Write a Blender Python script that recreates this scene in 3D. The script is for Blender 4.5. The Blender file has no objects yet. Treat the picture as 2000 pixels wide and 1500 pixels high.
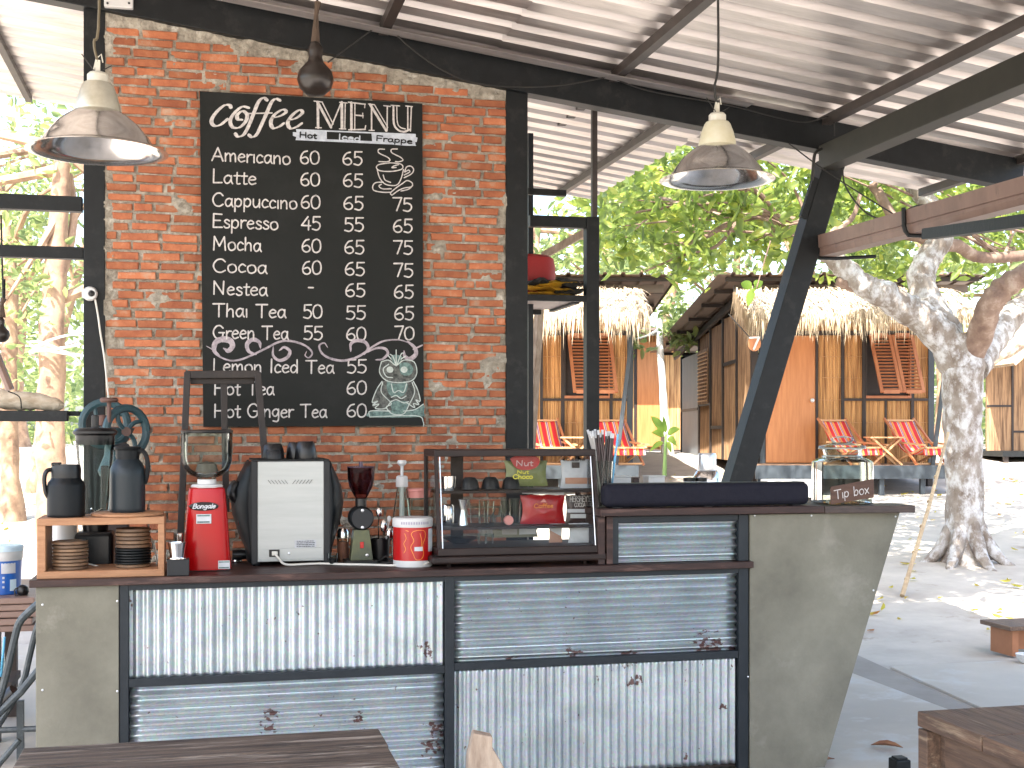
import bpy, math, random
import numpy as np
from mathutils import Vector, Matrix, noise
random.seed(7); rng = np.random.default_rng(7)
scn = bpy.context.scene; COL = scn.collection
# ---------------------------------------------------------------- camera
EYE = 1.55; F = 2500.0; HOR = 840.0
YAW = math.radians(13.7); S_, C_ = math.sin(YAW), math.cos(YAW)
cam = bpy.data.cameras.new('camera'); co = bpy.data.objects.new('camera', cam); COL.objects.link(co)
cam.sensor_width = 36; cam.lens = 45.0; cam.shift_y = 0.045; cam.clip_end = 500; cam.clip_start = 0.05
co.location = (0, 0, EYE); co.rotation_euler = (math.pi/2, 0, -YAW); scn.camera = co
# ---------------------------------------------------------------- sky, sun, exposure
SUN = Vector((-0.42, -0.62, 1.05)).normalized()
w = bpy.data.worlds.new('World'); scn.world = w; w.use_nodes = True
nt = w.node_tree; nt.nodes.clear()
sky = nt.nodes.new('ShaderNodeTexSky'); sky.sky_type = 'NISHITA'; sky.sun_disc = False
sky.sun_elevation = math.asin(SUN.z); sky.sun_rotation = math.atan2(SUN.x, SUN.y)
sky.dust_density = 3.0; sky.air_density = 1.0
bg = nt.nodes.new('ShaderNodeBackground'); bg.inputs[1].default_value = 0.15
wo = nt.nodes.new('ShaderNodeOutputWorld')
nt.links.new(sky.outputs[0], bg.inputs[0]); nt.links.new(bg.outputs[0], wo.inputs[0])
sl = bpy.data.lights.new('sun', 'SUN'); sl.energy = 3.8; sl.angle = math.radians(0.5); sl.color = (1, 0.95, 0.87)
so = bpy.data.objects.new('sun', sl); COL.objects.link(so); so.rotation_euler = SUN.to_track_quat('Z', 'Y').to_euler(); so.location = (0, 0, 30)
scn.view_settings.view_transform = 'Standard'; scn.view_settings.look = 'None'
scn.view_settings.exposure = 2.38; scn.view_settings.gamma = 1; scn.view_settings.use_curve_mapping = False
scn.cycles.max_bounces = 8; scn.cycles.diffuse_bounces = 4; scn.cycles.transparent_max_bounces = 24; scn.cycles.transmission_bounces = 8
# ---------------------------------------------------------------- pixel rays of the reference -> places in the world
def ray(px, py):
    u = (px-1000)/F; return Vector((S_+u*C_, C_-u*S_, (HOR-py)/F))
def PY(px, py, Y):
    d = ray(px, py); t = Y/d.y; return Vector((d.x*t, Y, EYE+d.z*t))
def PZ(px, py, z):
    d = ray(px, py); t = (z-EYE)/d.z; return Vector((d.x*t, d.y*t, z))
def PD(px, py, D):
    d = ray(px, py); return Vector((d.x*D, d.y*D, EYE+d.z*D))
def dep(p): return p.x*S_+p.y*C_
def gz(x, y):                                       # rising sand beyond the pavilion
    d = x*S_+y*C_
    h = 0.063*max(0, min(d, 26)-9) if d < 26 else 1.07
    return h
# ---------------------------------------------------------------- materials
MATS = {}
def N(nt, t, **k):
    n = nt.nodes.new(t)
    for a, b in k.items(): setattr(n, a, b)
    return n
def mat(name, c1, c2=None, scale=8, rough=.6, metal=0, bump=0, bscale=None, stretch=(1,1,1), rnd=0, contrast=(.35,.65), detail=5, coat=0, spec=.5, c3=None, s3=3, t3=(.55,.65), trans=0, rnoise=0):
    if name in MATS: return MATS[name]
    m = bpy.data.materials.new(name); m.use_nodes = True; t = m.node_tree; L = t.links
    b = t.nodes['Principled BSDF']; b.inputs['Roughness'].default_value = rough; b.inputs['Metallic'].default_value = metal
    b.inputs['Specular IOR Level'].default_value = spec; b.inputs['Coat Weight'].default_value = coat
    tc = N(t, 'ShaderNodeTexCoord'); mp = N(t, 'ShaderNodeMapping'); mp.inputs['Scale'].default_value = stretch
    L.new(tc.outputs['Object'], mp.inputs['Vector'])
    oi = N(t, 'ShaderNodeObjectInfo')
    ad = N(t, 'ShaderNodeVectorMath', operation='SCALE'); L.new(oi.outputs['Random'], ad.inputs['Scale']); ad.inputs[0].default_value = (37, 53, 71)
    ax = N(t, 'ShaderNodeVectorMath', operation='ADD'); L.new(mp.outputs[0], ax.inputs[0]); L.new(ad.outputs[0], ax.inputs[1])
    nz = N(t, 'ShaderNodeTexNoise'); nz.inputs['Scale'].default_value = scale; nz.inputs['Detail'].default_value = detail; nz.inputs['Roughness'].default_value = .65
    L.new(ax.outputs[0], nz.inputs['Vector'])
    c2 = c2 or tuple(min(1, x*.75) for x in c1)
    rp = N(t, 'ShaderNodeValToRGB'); rp.color_ramp.elements[0].position = contrast[0]; rp.color_ramp.elements[1].position = contrast[1]
    rp.color_ramp.elements[0].color = (*c2, 1); rp.color_ramp.elements[1].color = (*c1, 1)
    L.new(nz.outputs['Fac'], rp.inputs['Fac']); out = rp.outputs[0]
    if c3:
        n3 = N(t, 'ShaderNodeTexNoise'); n3.inputs['Scale'].default_value = s3; n3.inputs['Detail'].default_value = 6; n3.inputs['Roughness'].default_value = .7
        L.new(ax.outputs[0], n3.inputs['Vector'])
        r3 = N(t, 'ShaderNodeMapRange'); r3.inputs[1].default_value, r3.inputs[2].default_value = t3; L.new(n3.outputs['Fac'], r3.inputs[0])
        mx = N(t, 'ShaderNodeMix', data_type='RGBA'); L.new(r3.outputs[0], mx.inputs[0]); L.new(out, mx.inputs[6]); mx.inputs[7].default_value = (*c3, 1); out = mx.outputs[2]
    if rnd:
        hs = N(t, 'ShaderNodeHueSaturation'); mr = N(t, 'ShaderNodeMapRange'); mr.inputs[3].default_value = 1-rnd; mr.inputs[4].default_value = 1+rnd
        L.new(oi.outputs['Random'], mr.inputs[0]); L.new(mr.outputs[0], hs.inputs['Value']); L.new(out, hs.inputs['Color']); out = hs.outputs[0]
    L.new(out, b.inputs['Base Color'])
    if rnoise:
        mr = N(t, 'ShaderNodeMapRange'); mr.inputs[3].default_value = rough-rnoise; mr.inputs[4].default_value = rough+rnoise
        L.new(nz.outputs['Fac'], mr.inputs[0]); L.new(mr.outputs[0], b.inputs['Roughness'])
    if bump:
        bn = N(t, 'ShaderNodeTexNoise'); bn.inputs['Scale'].default_value = bscale or scale*3; bn.inputs['Detail'].default_value = 4; L.new(ax.outputs[0], bn.inputs['Vector'])
        bp = N(t, 'ShaderNodeBump'); bp.inputs['Strength'].default_value = bump; bp.inputs['Distance'].default_value = .01
        L.new(bn.outputs['Fac'], bp.inputs['Height']); L.new(bp.outputs[0], b.inputs['Normal'])
    if trans: b.inputs['Transmission Weight'].default_value = trans
    MATS[name] = m; return m
def bsdf(m): return m.node_tree.nodes['Principled BSDF']
def thin_glass(name, tint, refl=.9):
    m = bpy.data.materials.new(name); m.use_nodes = True; t = m.node_tree; t.nodes.clear()
    o = N(t, 'ShaderNodeOutputMaterial'); tr = N(t, 'ShaderNodeBsdfTransparent'); tr.inputs[0].default_value = (*tint, 1)
    g = N(t, 'ShaderNodeBsdfGlossy'); g.inputs['Roughness'].default_value = .03
    f = N(t, 'ShaderNodeLayerWeight'); f.inputs['Blend'].default_value = .16
    mr = N(t, 'ShaderNodeMapRange'); mr.inputs[3].default_value = .0; mr.inputs[4].default_value = refl
    mx = N(t, 'ShaderNodeMixShader'); t.links.new(f.outputs['Fresnel'], mr.inputs[0]); t.links.new(mr.outputs[0], mx.inputs[0])
    t.links.new(tr.outputs[0], mx.inputs[1]); t.links.new(g.outputs[0], mx.inputs[2]); t.links.new(mx.outputs[0], o.inputs[0])
    MATS[name] = m; return m
def leafmat(name, c1, c2, c3, s=9):
    m = bpy.data.materials.new(name); m.use_nodes = True; t = m.node_tree; t.nodes.clear(); L = t.links
    o = N(t, 'ShaderNodeOutputMaterial'); g = N(t, 'ShaderNodeNewGeometry'); nz = N(t, 'ShaderNodeTexNoise'); nz.inputs['Scale'].default_value = s; nz.inputs['Detail'].default_value = 2
    L.new(g.outputs['Position'], nz.inputs['Vector'])
    rp = N(t, 'ShaderNodeValToRGB'); e = rp.color_ramp.elements; e[0].position = .36; e[0].color = (*c1, 1); e[1].position = .52; e[1].color = (*c2, 1)
    x = e.new(.68); x.color = (*c3, 1); L.new(nz.outputs['Fac'], rp.inputs[0])
    d = N(t, 'ShaderNodeBsdfPrincipled'); d.inputs['Roughness'].default_value = .38; L.new(rp.outputs[0], d.inputs['Base Color'])
    tl = N(t, 'ShaderNodeBsdfTranslucent'); hs = N(t, 'ShaderNodeHueSaturation'); hs.inputs['Saturation'].default_value = 1.1; hs.inputs['Value'].default_value = 1.7; L.new(rp.outputs[0], hs.inputs['Color']); L.new(hs.outputs[0], tl.inputs[0])
    mx = N(t, 'ShaderNodeMixShader'); mx.inputs[0].default_value = .6; L.new(d.outputs[0], mx.inputs[1]); L.new(tl.outputs[0], mx.inputs[2]); L.new(mx.outputs[0], o.inputs[0])
    MATS[name] = m; return m
black_steel = mat('black painted steel', (.008,.010,.011), (.005,.006,.007), 14, spec=.3, rough=.5, bump=.08, bscale=60, c3=(.016,.017,.017), s3=9)
slate_steel = mat('slate painted steel', (.014,.019,.024), (.009,.013,.017), 10, spec=.35, rough=.45, bump=.06, bscale=60)
grey_beam = mat('olive grey painted steel', (.036,.034,.027), (.025,.025,.02), 5, rough=.55, spec=.3, bump=.05)
roof_under = mat('galvanised roof underside', (.66,.61,.585), (.42,.39,.375), 2.2, rough=.33, metal=.6, stretch=(.35,4,4), c3=(.26,.19,.14), s3=1.6, t3=(.55,.85), bump=.05, bscale=20)
purlin_m = mat('purlin steel', (.05,.038,.033), (.03,.024,.021), 8, rough=.5)
brick_m = mat('fired brick', (.47,.17,.075), (.31,.095,.045), 9, rough=.85, bump=.5, bscale=55, rnd=.24, c3=(.40,.29,.21), s3=9, t3=(.56,.74))
mortar_m = mat('cement mortar', (.42,.38,.31), (.23,.205,.165), 22, rough=.95, bump=.9, bscale=70, c3=(.6,.57,.5), s3=12, t3=(.55,.7))
chalkboard = mat('blackboard paint', (.0075,.009,.0082), (.010,.0115,.0105), 3, spec=.25, rough=.6, c3=(.018,.019,.018), s3=2, t3=(.55,.8))
chalk = mat('white paint strokes', (.66,.63,.60), (.42,.39,.38), 60, rough=.8)
chalk_pink = mat('pinkish chalk strokes', (.50,.43,.46), (.24,.21,.23), 45, rough=.85)
chalk_teal = mat('teal chalk', (.20,.31,.28), (.06,.10,.095), 45, rough=.85)
chalk_grey = mat('grey chalk', (.16,.165,.15), (.03,.035,.033), 50, rough=.85)
band_m = mat('pale blue chalk band', (.55,.6,.66), (.4,.44,.5), 40, rough=.8)
dark_wood = mat('dark stained wood', (.05,.024,.019), (.026,.013,.011), 6, rough=.5, spec=.35, stretch=(1,8,8), bump=.1, bscale=20, c3=(.10,.055,.045), s3=3)
cab_wood = mat('cabinet brown wood', (.028,.017,.014), (.016,.010,.009), 8, rough=.5, spec=.3, stretch=(1,8,8), bump=.08)
pine = mat('pine wood', (.42,.22,.11), (.30,.14,.065), 5, rough=.6, stretch=(1,9,9), bump=.12, bscale=25)
oak = mat('coaster wood', (.22,.13,.07), (.12,.07,.04), 10, rough=.6, stretch=(1,6,1))
weather = mat('weathered table planks', (.13,.095,.07), (.035,.024,.019), 3.5, rough=.7, stretch=(1,14,14), bump=.5, bscale=10, c3=(.34,.29,.24), s3=2.4, t3=(.54,.66))
weather2 = mat('weathered brown planks', (.16,.095,.06), (.07,.042,.028), 3.5, rough=.65, stretch=(14,1,14), bump=.4, bscale=10, c3=(.35,.26,.17), s3=3, t3=(.56,.75))
driftwood = mat('driftwood', (.42,.33,.25), (.24,.17,.12), 5, rough=.85, stretch=(6,6,1.5), bump=.5, bscale=12)
concrete = mat('olive concrete board', (.215,.205,.158), (.115,.108,.082), 2.6, rough=.75, bump=.15, bscale=90, contrast=(.3,.7), detail=9, c3=(.28,.265,.22), s3=3.2, t3=(.58,.8))
galv = None
sand = mat('pale sand', (.48,.43,.37), (.34,.30,.26), 1.3, rough=.95, bump=.6, bscale=9, detail=10, c3=(.25,.2,.16), s3=2.2, t3=(.6,.72))
slab_m = mat('cement floor', (.45,.405,.35), (.35,.315,.275), 1.1, rough=.5, bump=.05, detail=8, c3=(.45,.44,.42), s3=2)
strip_m = mat('dusty floor joint', (.30,.265,.23), (.24,.21,.18), 2.5, rough=.85)
bark = mat('mottled bark', (.27,.235,.20), (.14,.105,.08), 7, rough=.9, bump=.9, bscale=14, stretch=(1,1,.7), c3=(.46,.45,.44), s3=9, t3=(.46,.62))
bark_red = mat('reddish bark', (.25,.17,.125), (.13,.08,.06), 6, rough=.9, bump=.8, bscale=16, c3=(.32,.25,.2), s3=6, t3=(.55,.7))
bark_back = mat('pale orange bark', (.42,.28,.18), (.2,.12,.08), 4, rough=.9, bump=.6)
thatch = mat('dry thatch', (.54,.43,.30), (.30,.22,.14), 12, rough=.9, stretch=(1,1,.3))
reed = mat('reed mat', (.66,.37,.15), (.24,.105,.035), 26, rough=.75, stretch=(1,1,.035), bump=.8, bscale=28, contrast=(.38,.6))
reed_dk = mat('shaded reed mat', (.38,.23,.12), (.13,.07,.035), 26, rough=.8, stretch=(1,1,.05), bump=.8, bscale=28, contrast=(.38,.6))  # darker copy of the reed mat, with shade put into its colour
door_m = mat('orange varnished door', (.58,.235,.085), (.46,.17,.055), 3, rough=.45, stretch=(6,6,.5))
shutter_m = mat('red brown shutter', (.48,.19,.08), (.38,.13,.055), 4, rough=.5)
timber = mat('dark timber', (.035,.022,.018), (.02,.014,.012), 8, rough=.6)
cottage_roof = mat('brown ribbed roof', (.17,.125,.10), (.12,.09,.075), 3, rough=.5, metal=.2)
red_enamel = mat('red enamel', (.42,.004,.006), (.40,.004,.005), 2, rough=.22, coat=.12, spec=.25)
silver = mat('brushed silver paint', (.40,.415,.405), (.36,.375,.365), 3, rough=.38, metal=.35, stretch=(1,1,10))
chrome = mat('polished steel', (.72,.72,.72), (.66,.66,.66), 4, rough=.14, metal=1)
alu = mat('aluminium lamp shade', (.80,.78,.74), (.66,.64,.60), 6, rough=.16, metal=.95, stretch=(4,4,.4), rnoise=.05)
cream = mat('yellowed cream paint', (.52,.47,.30), (.60,.57,.45), 9, rough=.5)
porcelain = mat('old white porcelain', (.62,.6,.52), (.5,.47,.38), 14, rough=.4)
black_pl = mat('black plastic', (.006,.006,.007), (.008,.008,.009), 4, spec=.4, rough=.32)
matte_black = mat('matte black enamel', (.006,.0075,.009), (.008,.010,.011), 5, spec=.22, rough=.45)
grey_pl = mat('charcoal plastic', (.016,.017,.019), (.012,.013,.015), 5, spec=.35, rough=.5, bump=.05)
bar_cloth = mat('dark navy grille cloth', (.011,.011,.019), (.014,.014,.022), 40, spec=.2, rough=.8, bump=.1)
white_pl = mat('white plastic', (.62,.62,.61), (.55,.55,.54), 6, rough=.4)
paper = mat('white paper label', (.6,.61,.63), (.5,.52,.54), 20, rough=.7)
ink = mat('dark ink', (.02,.02,.022), (.03,.03,.032), 20, rough=.7)
red_tin = mat('red printed tin', (.42,.006,.008), (.36,.005,.006), 6, rough=.28)
gold = mat('orange gold print', (.85,.30,.05), (.7,.2,.03), 10, rough=.4)
yellow_pr = mat('yellow print', (.75,.68,.08), (.65,.58,.06), 10, rough=.5)
tin_m = mat('tin', (.68,.69,.70), (.6,.61,.62), 8, rough=.3, metal=.8)
pink_pl = mat('pink plastic lid', (.66,.27,.24), (.6,.24,.21), 6, rough=.5)
purple_gl = thin_glass('smoky purple hopper', (.52,.38,.42))
glass = thin_glass('clear glass', (.90,.93,.91))
pane_gl = thin_glass('window pane glass', (.95,.955,.945), .7)
teal_iron = mat('teal cast iron', (.03,.075,.09), (.02,.05,.06), 6, rough=.5)
rust_wood = mat('rusty brown', (.13,.06,.045), (.08,.04,.03), 10, rough=.6)
wire_m = mat('black cable', (.012,.012,.012), (.02,.018,.015), 10, rough=.6)
cable_w = mat('white cable', (.68,.66,.6), (.6,.58,.52), 10, rough=.5)
gutter_m = mat('brown gutter', (.25,.16,.125), (.19,.12,.095), 3, rough=.45, stretch=(1,3,1), c3=(.12,.08,.065), s3=4, t3=(.6,.75))
red_cloth = mat('red bag', (.40,.02,.02), (.3,.015,.015), 4, rough=.6)
yel_cloth = mat('yellow cloth', (.68,.40,.02), (.5,.28,.01), 5, rough=.8)
grey_cloth = mat('dark grey cloth', (.04,.04,.035), (.03,.03,.028), 6, rough=.9)
blue_pl = mat('blue bucket print', (.03,.16,.55), (.02,.1,.4), 6, rough=.35)
pale_lid = mat('pale blue lid', (.6,.76,.85), (.55,.7,.8), 6, rough=.4)
bamboo = mat('bamboo pole', (.40,.30,.18), (.28,.2,.12), 6, rough=.6, stretch=(1,1,3))
chairwood = mat('pale chair wood', (.58,.34,.17), (.48,.26,.12), 6, rough=.6)
gourd_m = mat('dark polished gourd', (.018,.015,.013), (.03,.022,.018), 5, rough=.28)
green_bag = mat('olive packet foil', (.12,.14,.05), (.2,.22,.08), 5, rough=.3, bump=.5, bscale=10)
red_bag = mat('red packet foil', (.42,.012,.014), (.3,.008,.01), 5, rough=.28, bump=.5, bscale=12)
choc_bag = mat('chocolate packet', (.045,.025,.025), (.035,.02,.02), 5, rough=.3, bump=.3, bscale=12)
grey_bag = mat('pale grey packet', (.55,.56,.6), (.48,.5,.54), 5, rough=.35, bump=.4, bscale=10)
tan_print = mat('tan print', (.45,.25,.17), (.4,.2,.13), 9, rough=.5)
steel_wall = mat('grey metal sheet', (.17,.19,.21), (.13,.15,.17), 2, rough=.5)
leaf_near = leafmat('big green leaves', (.10,.14,.045), (.18,.24,.06), (.32,.34,.09), 7)
leaf_far = leafmat('far foliage', (.12,.16,.07), (.20,.25,.10), (.32,.34,.14), 3)
leaf_plant = leafmat('plant leaves', (.10,.17,.035), (.16,.25,.05), (.24,.32,.07), 4)
leaf_dry = leafmat('fallen leaves', (.38,.28,.06), (.45,.42,.08), (.34,.15,.06), 5)
grey_trans = mat('brown cup', (.1,.07,.05), None, 8, rough=.4)
def striped():
    m = mat('striped canvas', (.62,.02,.03), (.55,.015,.02), 3, rough=.8); t = m.node_tree; L = t.links
    tc = [n for n in t.nodes if n.type == 'TEX_COORD'][0]; sp = N(t, 'ShaderNodeSeparateXYZ'); L.new(tc.outputs['Object'], sp.inputs[0])
    mu = N(t, 'ShaderNodeMath', operation='MULTIPLY'); mu.inputs[1].default_value = 6.3; L.new(sp.outputs[0], mu.inputs[0])
    fr = N(t, 'ShaderNodeMath', operation='FRACT'); L.new(mu.outputs[0], fr.inputs[0])
    rp = N(t, 'ShaderNodeValToRGB'); rp.color_ramp.interpolation = 'CONSTANT'; e = rp.color_ramp.elements
    e[0].color = (.60,.02,.03,1); e[1].position = .42; e[1].color = (.7,.25,.05,1)
    for p, c in ((.5,(.65,.6,.5)),(.55,(.25,.08,.22)),(.66,(.6,.55,.5)),(.7,(.65,.12,.04)),(.82,(.7,.3,.06))): x = e.new(p); x.color = (*c, 1)
    L.new(fr.outputs[0], rp.inputs[0]); L.new(rp.outputs[0], bsdf(m).inputs['Base Color']); return m
canvas = striped()
def make_galv():
    m = bpy.data.materials.new('galvanised corrugated iron'); m.use_nodes = True; t = m.node_tree; L = t.links; b = bsdf(m)
    g = N(t, 'ShaderNodeNewGeometry')
    vo = N(t, 'ShaderNodeTexVoronoi'); vo.inputs['Scale'].default_value = 90; L.new(g.outputs['Position'], vo.inputs['Vector'])
    nz = N(t, 'ShaderNodeTexNoise'); nz.inputs['Scale'].default_value = 5; nz.inputs['Detail'].default_value = 8; L.new(g.outputs['Position'], nz.inputs['Vector'])
    rp = N(t, 'ShaderNodeValToRGB'); rp.color_ramp.elements[0].position = .3; rp.color_ramp.elements[0].color = (.40,.45,.475,1); rp.color_ramp.elements[1].position = .7; rp.color_ramp.elements[1].color = (.54,.59,.61,1)
    L.new(nz.outputs['Fac'], rp.inputs[0])
    vm = N(t, 'ShaderNodeMix', data_type='RGBA', blend_type='MULTIPLY'); vm.inputs[0].default_value = .18; L.new(rp.outputs[0], vm.inputs[6]); L.new(vo.outputs['Color'], vm.inputs[7])
    out = vm.outputs[2]; tot = None
    spots = [(833,1270,.055),(1240,1330,.05),(1430,1265,.05),(1230,1280,.06),(1120,1280,.05),(530,1395,.055),(520,1420,.05),(850,1425,.07),(840,1460,.06),(1380,1262,.10),(1410,1380,.03),(290,1395,.012),(250,1165,.05),(1340,1475,.02),(1000,1292,.05),(700,1400,.03)]
    for x, y, r in spots:
        c = PY(x, y, 5.37); ds = N(t, 'ShaderNodeVectorMath', operation='DISTANCE'); L.new(g.outputs['Position'], ds.inputs[0]); ds.inputs[1].default_value = c
        mr = N(t, 'ShaderNodeMapRange'); mr.inputs[1].default_value = r*1.15; mr.inputs[2].default_value = r*.3; mr.inputs[3].default_value = 0; mr.inputs[4].default_value = 1; L.new(ds.outputs['Value'], mr.inputs[0])
        if tot is None: tot = mr.outputs[0]
        else:
            mm = N(t, 'ShaderNodeMath', operation='MAXIMUM'); L.new(tot, mm.inputs[0]); L.new(mr.outputs[0], mm.inputs[1]); tot = mm.outputs[0]
    n2 = N(t, 'ShaderNodeTexNoise'); n2.inputs['Scale'].default_value = 42; n2.inputs['Detail'].default_value = 6; L.new(g.outputs['Position'], n2.inputs['Vector'])
    a = N(t, 'ShaderNodeMath', operation='MULTIPLY_ADD'); L.new(tot, a.inputs[0]); a.inputs[1].default_value = .22; L.new(n2.outputs['Fac'], a.inputs[2])
    r = N(t, 'ShaderNodeMapRange'); r.inputs[1].default_value = .69; r.inputs[2].default_value = .73; L.new(a.outputs[0], r.inputs[0])
    mx = N(t, 'ShaderNodeMix', data_type='RGBA'); L.new(r.outputs[0], mx.inputs[0]); L.new(out, mx.inputs[6]); mx.inputs[7].default_value = (.09,.045,.04,1)
    L.new(mx.outputs[2], b.inputs['Base Color'])
    iv = N(t, 'ShaderNodeMath', operation='MULTIPLY_ADD'); iv.inputs[1].default_value = -.75; iv.inputs[2].default_value = .75; L.new(r.outputs[0], iv.inputs[0]); L.new(iv.outputs[0], b.inputs['Metallic'])
    ro = N(t, 'ShaderNodeMapRange'); ro.inputs[3].default_value = .3; ro.inputs[4].default_value = .48; L.new(nz.outputs['Fac'], ro.inputs[0]); L.new(ro.outputs[0], b.inputs['Roughness'])
    bp = N(t, 'ShaderNodeBump'); bp.inputs['Strength'].default_value = .08; bp.inputs['Distance'].default_value = .003; L.new(n2.outputs['Fac'], bp.inputs['Height']); L.new(bp.outputs[0], b.inputs['Normal'])
    return m
galv = make_galv()
# ---------------------------------------------------------------- mesh helpers
BASE = {}
def tag(o, label=None, cat=None, group=None, kind=None):
    if label: o['label'] = label
    if cat: o['category'] = cat
    if group: o['group'] = group
    if kind: o['kind'] = kind
    return o
def thing(name, label, cat, loc, rz=0, group=None, local=False):
    o = bpy.data.objects.new(name, None); COL.objects.link(o); o.location = loc; o.rotation_euler = (0, 0, rz); o.empty_display_size = .1
    BASE[o.name] = Vector((0,0,0)) if local else Vector(loc)
    return tag(o, label, cat, group)
class MB:
    def __init__(s): s.v = []; s.f = []
    def add(s, vs, fs):
        n = len(s.v); s.v += [tuple(v) for v in vs]; s.f += [tuple(i+n for i in f) for f in fs]; return s
    def box(s, a, b, ang=0, ax='Z', c=None):
        x0,y0,z0 = a; x1,y1,z1 = b
        vs = [Vector(p) for p in ((x0,y0,z0),(x1,y0,z0),(x1,y1,z0),(x0,y1,z0),(x0,y0,z1),(x1,y0,z1),(x1,y1,z1),(x0,y1,z1))]
        if ang:
            c = Vector(c) if c is not None else (Vector(a)+Vector(b))/2; R = Matrix.Rotation(ang, 3, ax); vs = [R@(v-c)+c for v in vs]
        return s.add(vs, ((0,3,2,1),(4,5,6,7),(0,1,5,4),(1,2,6,5),(2,3,7,6),(3,0,4,7)))
    def cbox(s, c, d, ang=0, ax='Z'):
        c = Vector(c); h = Vector(d)/2; return s.box(c-h, c+h, ang, ax, c)
    def beam(s, a, b, w, h, up=(0,0,1)):
        a = Vector(a); b = Vector(b); d = (b-a).normalized(); r = d.cross(Vector(up))
        if r.length < 1e-4: r = d.cross(Vector((0,1,0)))
        r.normalize(); u = r.cross(d).normalized(); r *= w/2; u *= h/2
        vs = [a-r-u, a+r-u, a+r+u, a-r+u, b-r-u, b+r-u, b+r+u, b-r+u]
        return s.add(vs, ((0,1,2,3),(7,6,5,4),(4,5,1,0),(5,6,2,1),(6,7,3,2),(7,4,0,3)))
    def tube(s, pts, r, n=10, cap=True, jit=0):
        pts = [Vector(p) for p in pts]; m = len(pts)
        if not hasattr(r, '__len__'): r = [r]*m
        ref = None; rings = []
        for i, p in enumerate(pts):
            d = (pts[min(i+1,m-1)]-pts[max(i-1,0)]).normalized()
            if ref is None: ref = d.cross(Vector((0,0,1)) if abs(d.z) < .9 else Vector((1,0,0))).normalized()
            ref = (ref-d*ref.dot(d)).normalized(); q = d.cross(ref)
            ring = []
            for k in range(n):
                a = 2*math.pi*k/n; v = ref*math.cos(a)+q*math.sin(a); rr = r[i]
                if jit: rr *= 1+jit*noise.noise((p+v*rr*1.5)*(1.2/max(rr,.02)*.5))
                ring.append(p+v*rr)
            rings.append(ring)
        vs = [v for g in rings for v in g]; fs = []
        for i in range(m-1):
            for k in range(n):
                k2 = (k+1) % n; fs.append((i*n+k, i*n+k2, (i+1)*n+k2, (i+1)*n+k))
        if cap: fs.append(tuple(range(n-1,-1,-1))); fs.append(tuple((m-1)*n+k for k in range(n)))
        return s.add(vs, fs)
    def lathe(s, prof, c=(0,0,0), n=28, sx=1, sy=1, tilt=None):
        c = Vector(c); vs = []; fs = []; m = len(prof)
        for r, z in prof:
            for k in range(n):
                a = 2*math.pi*k/n; v = Vector((r*math.cos(a)*sx, r*math.sin(a)*sy, z))
                if tilt: v = tilt@v
                vs.append(c+v)
        for i in range(m-1):
            for k in range(n):
                k2 = (k+1) % n; fs.append((i*n+k, i*n+k2, (i+1)*n+k2, (i+1)*n+k))
        if prof[0][0] > 1e-5: fs.append(tuple(range(n-1,-1,-1)))
        if prof[-1][0] > 1e-5: fs.append(tuple((m-1)*n+k for k in range(n)))
        return s.add(vs, fs)
    def open_lathe(s, prof, c=(0,0,0), n=28, sx=1, sy=1):
        k = len(s.f); s.lathe(prof, c, n, sx, sy); cut = (1 if prof[0][0] > 1e-5 else 0)+(1 if prof[-1][0] > 1e-5 else 0)
        if cut: s.f = s.f[:-cut]
        return s
    def prism(s, poly, d):                                # poly: 3-D loop, d: extrusion vector
        d = Vector(d); n = len(poly); vs = [Vector(p) for p in poly]; vs += [p+d for p in vs[:n]]
        fs = [tuple(range(n)), tuple(range(2*n-1, n-1, -1))]+[(i, i+n, (i+1) % n+n, (i+1) % n) for i in range(n)]
        return s.add(vs, fs)
    def build(s, name, m, parent=None, smooth=False, bevel=0, solid=0, seg=2):
        me = bpy.data.meshes.new(name); vs = [Vector(v) for v in s.v]
        if parent is not None: base = BASE[parent.name]
        else:
            a = np.array(s.v); base = Vector(((a[:,0].min()+a[:,0].max())/2, (a[:,1].min()+a[:,1].max())/2, a[:,2].min()))
        me.from_pydata([v-base for v in vs], [], s.f); me.update(); me.materials.append(m)
        o = bpy.data.objects.new(name, me); COL.objects.link(o)
        if parent is not None: o.parent = parent
        else: o.location = base
        BASE[o.name] = base
        bm_fix(me)
        if smooth:
            me.polygons.foreach_set('use_smooth', [True]*len(me.polygons))
            me.set_sharp_from_angle(angle=math.radians(38))
        if solid: x = o.modifiers.new('solid', 'SOLIDIFY'); x.thickness = solid; x.offset = 0
        if bevel: x = o.modifiers.new('bevel', 'BEVEL'); x.width = bevel; x.segments = seg; x.limit_method = 'ANGLE'
        return o
def bm_fix(me):
    import bmesh
    if len(me.polygons) > 6000: return
    b = bmesh.new(); b.from_mesh(me); bmesh.ops.recalc_face_normals(b, faces=b.faces); b.to_mesh(me); b.free()
def smoothp(pts, k=5, closed=False):
    pts = [Vector(p) for p in pts]
    if len(pts) < 3: return pts
    out = []; n = len(pts)
    for i in range(n-1):
        p0 = pts[i-1] if i else pts[0]*2-pts[1]; p1 = pts[i]; p2 = pts[i+1]; p3 = pts[i+2] if i+2 < n else p2*2-p1
        for j in range(k):
            t = j/k; out.append(.5*((2*p1)+(p2-p0)*t+(2*p0-5*p1+4*p2-p3)*t*t+(3*p1-p0-3*p2+p3)*t**3))
    out.append(pts[-1]); return out
def copy_tree(o, parent=None):
    c = o.copy(); COL.objects.link(c)
    if parent is not None: c.parent = parent
    BASE[c.name] = BASE.get(o.name, Vector((0,0,0)))
    for ch in list(o.children): copy_tree(ch, c)
    return c
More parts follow.
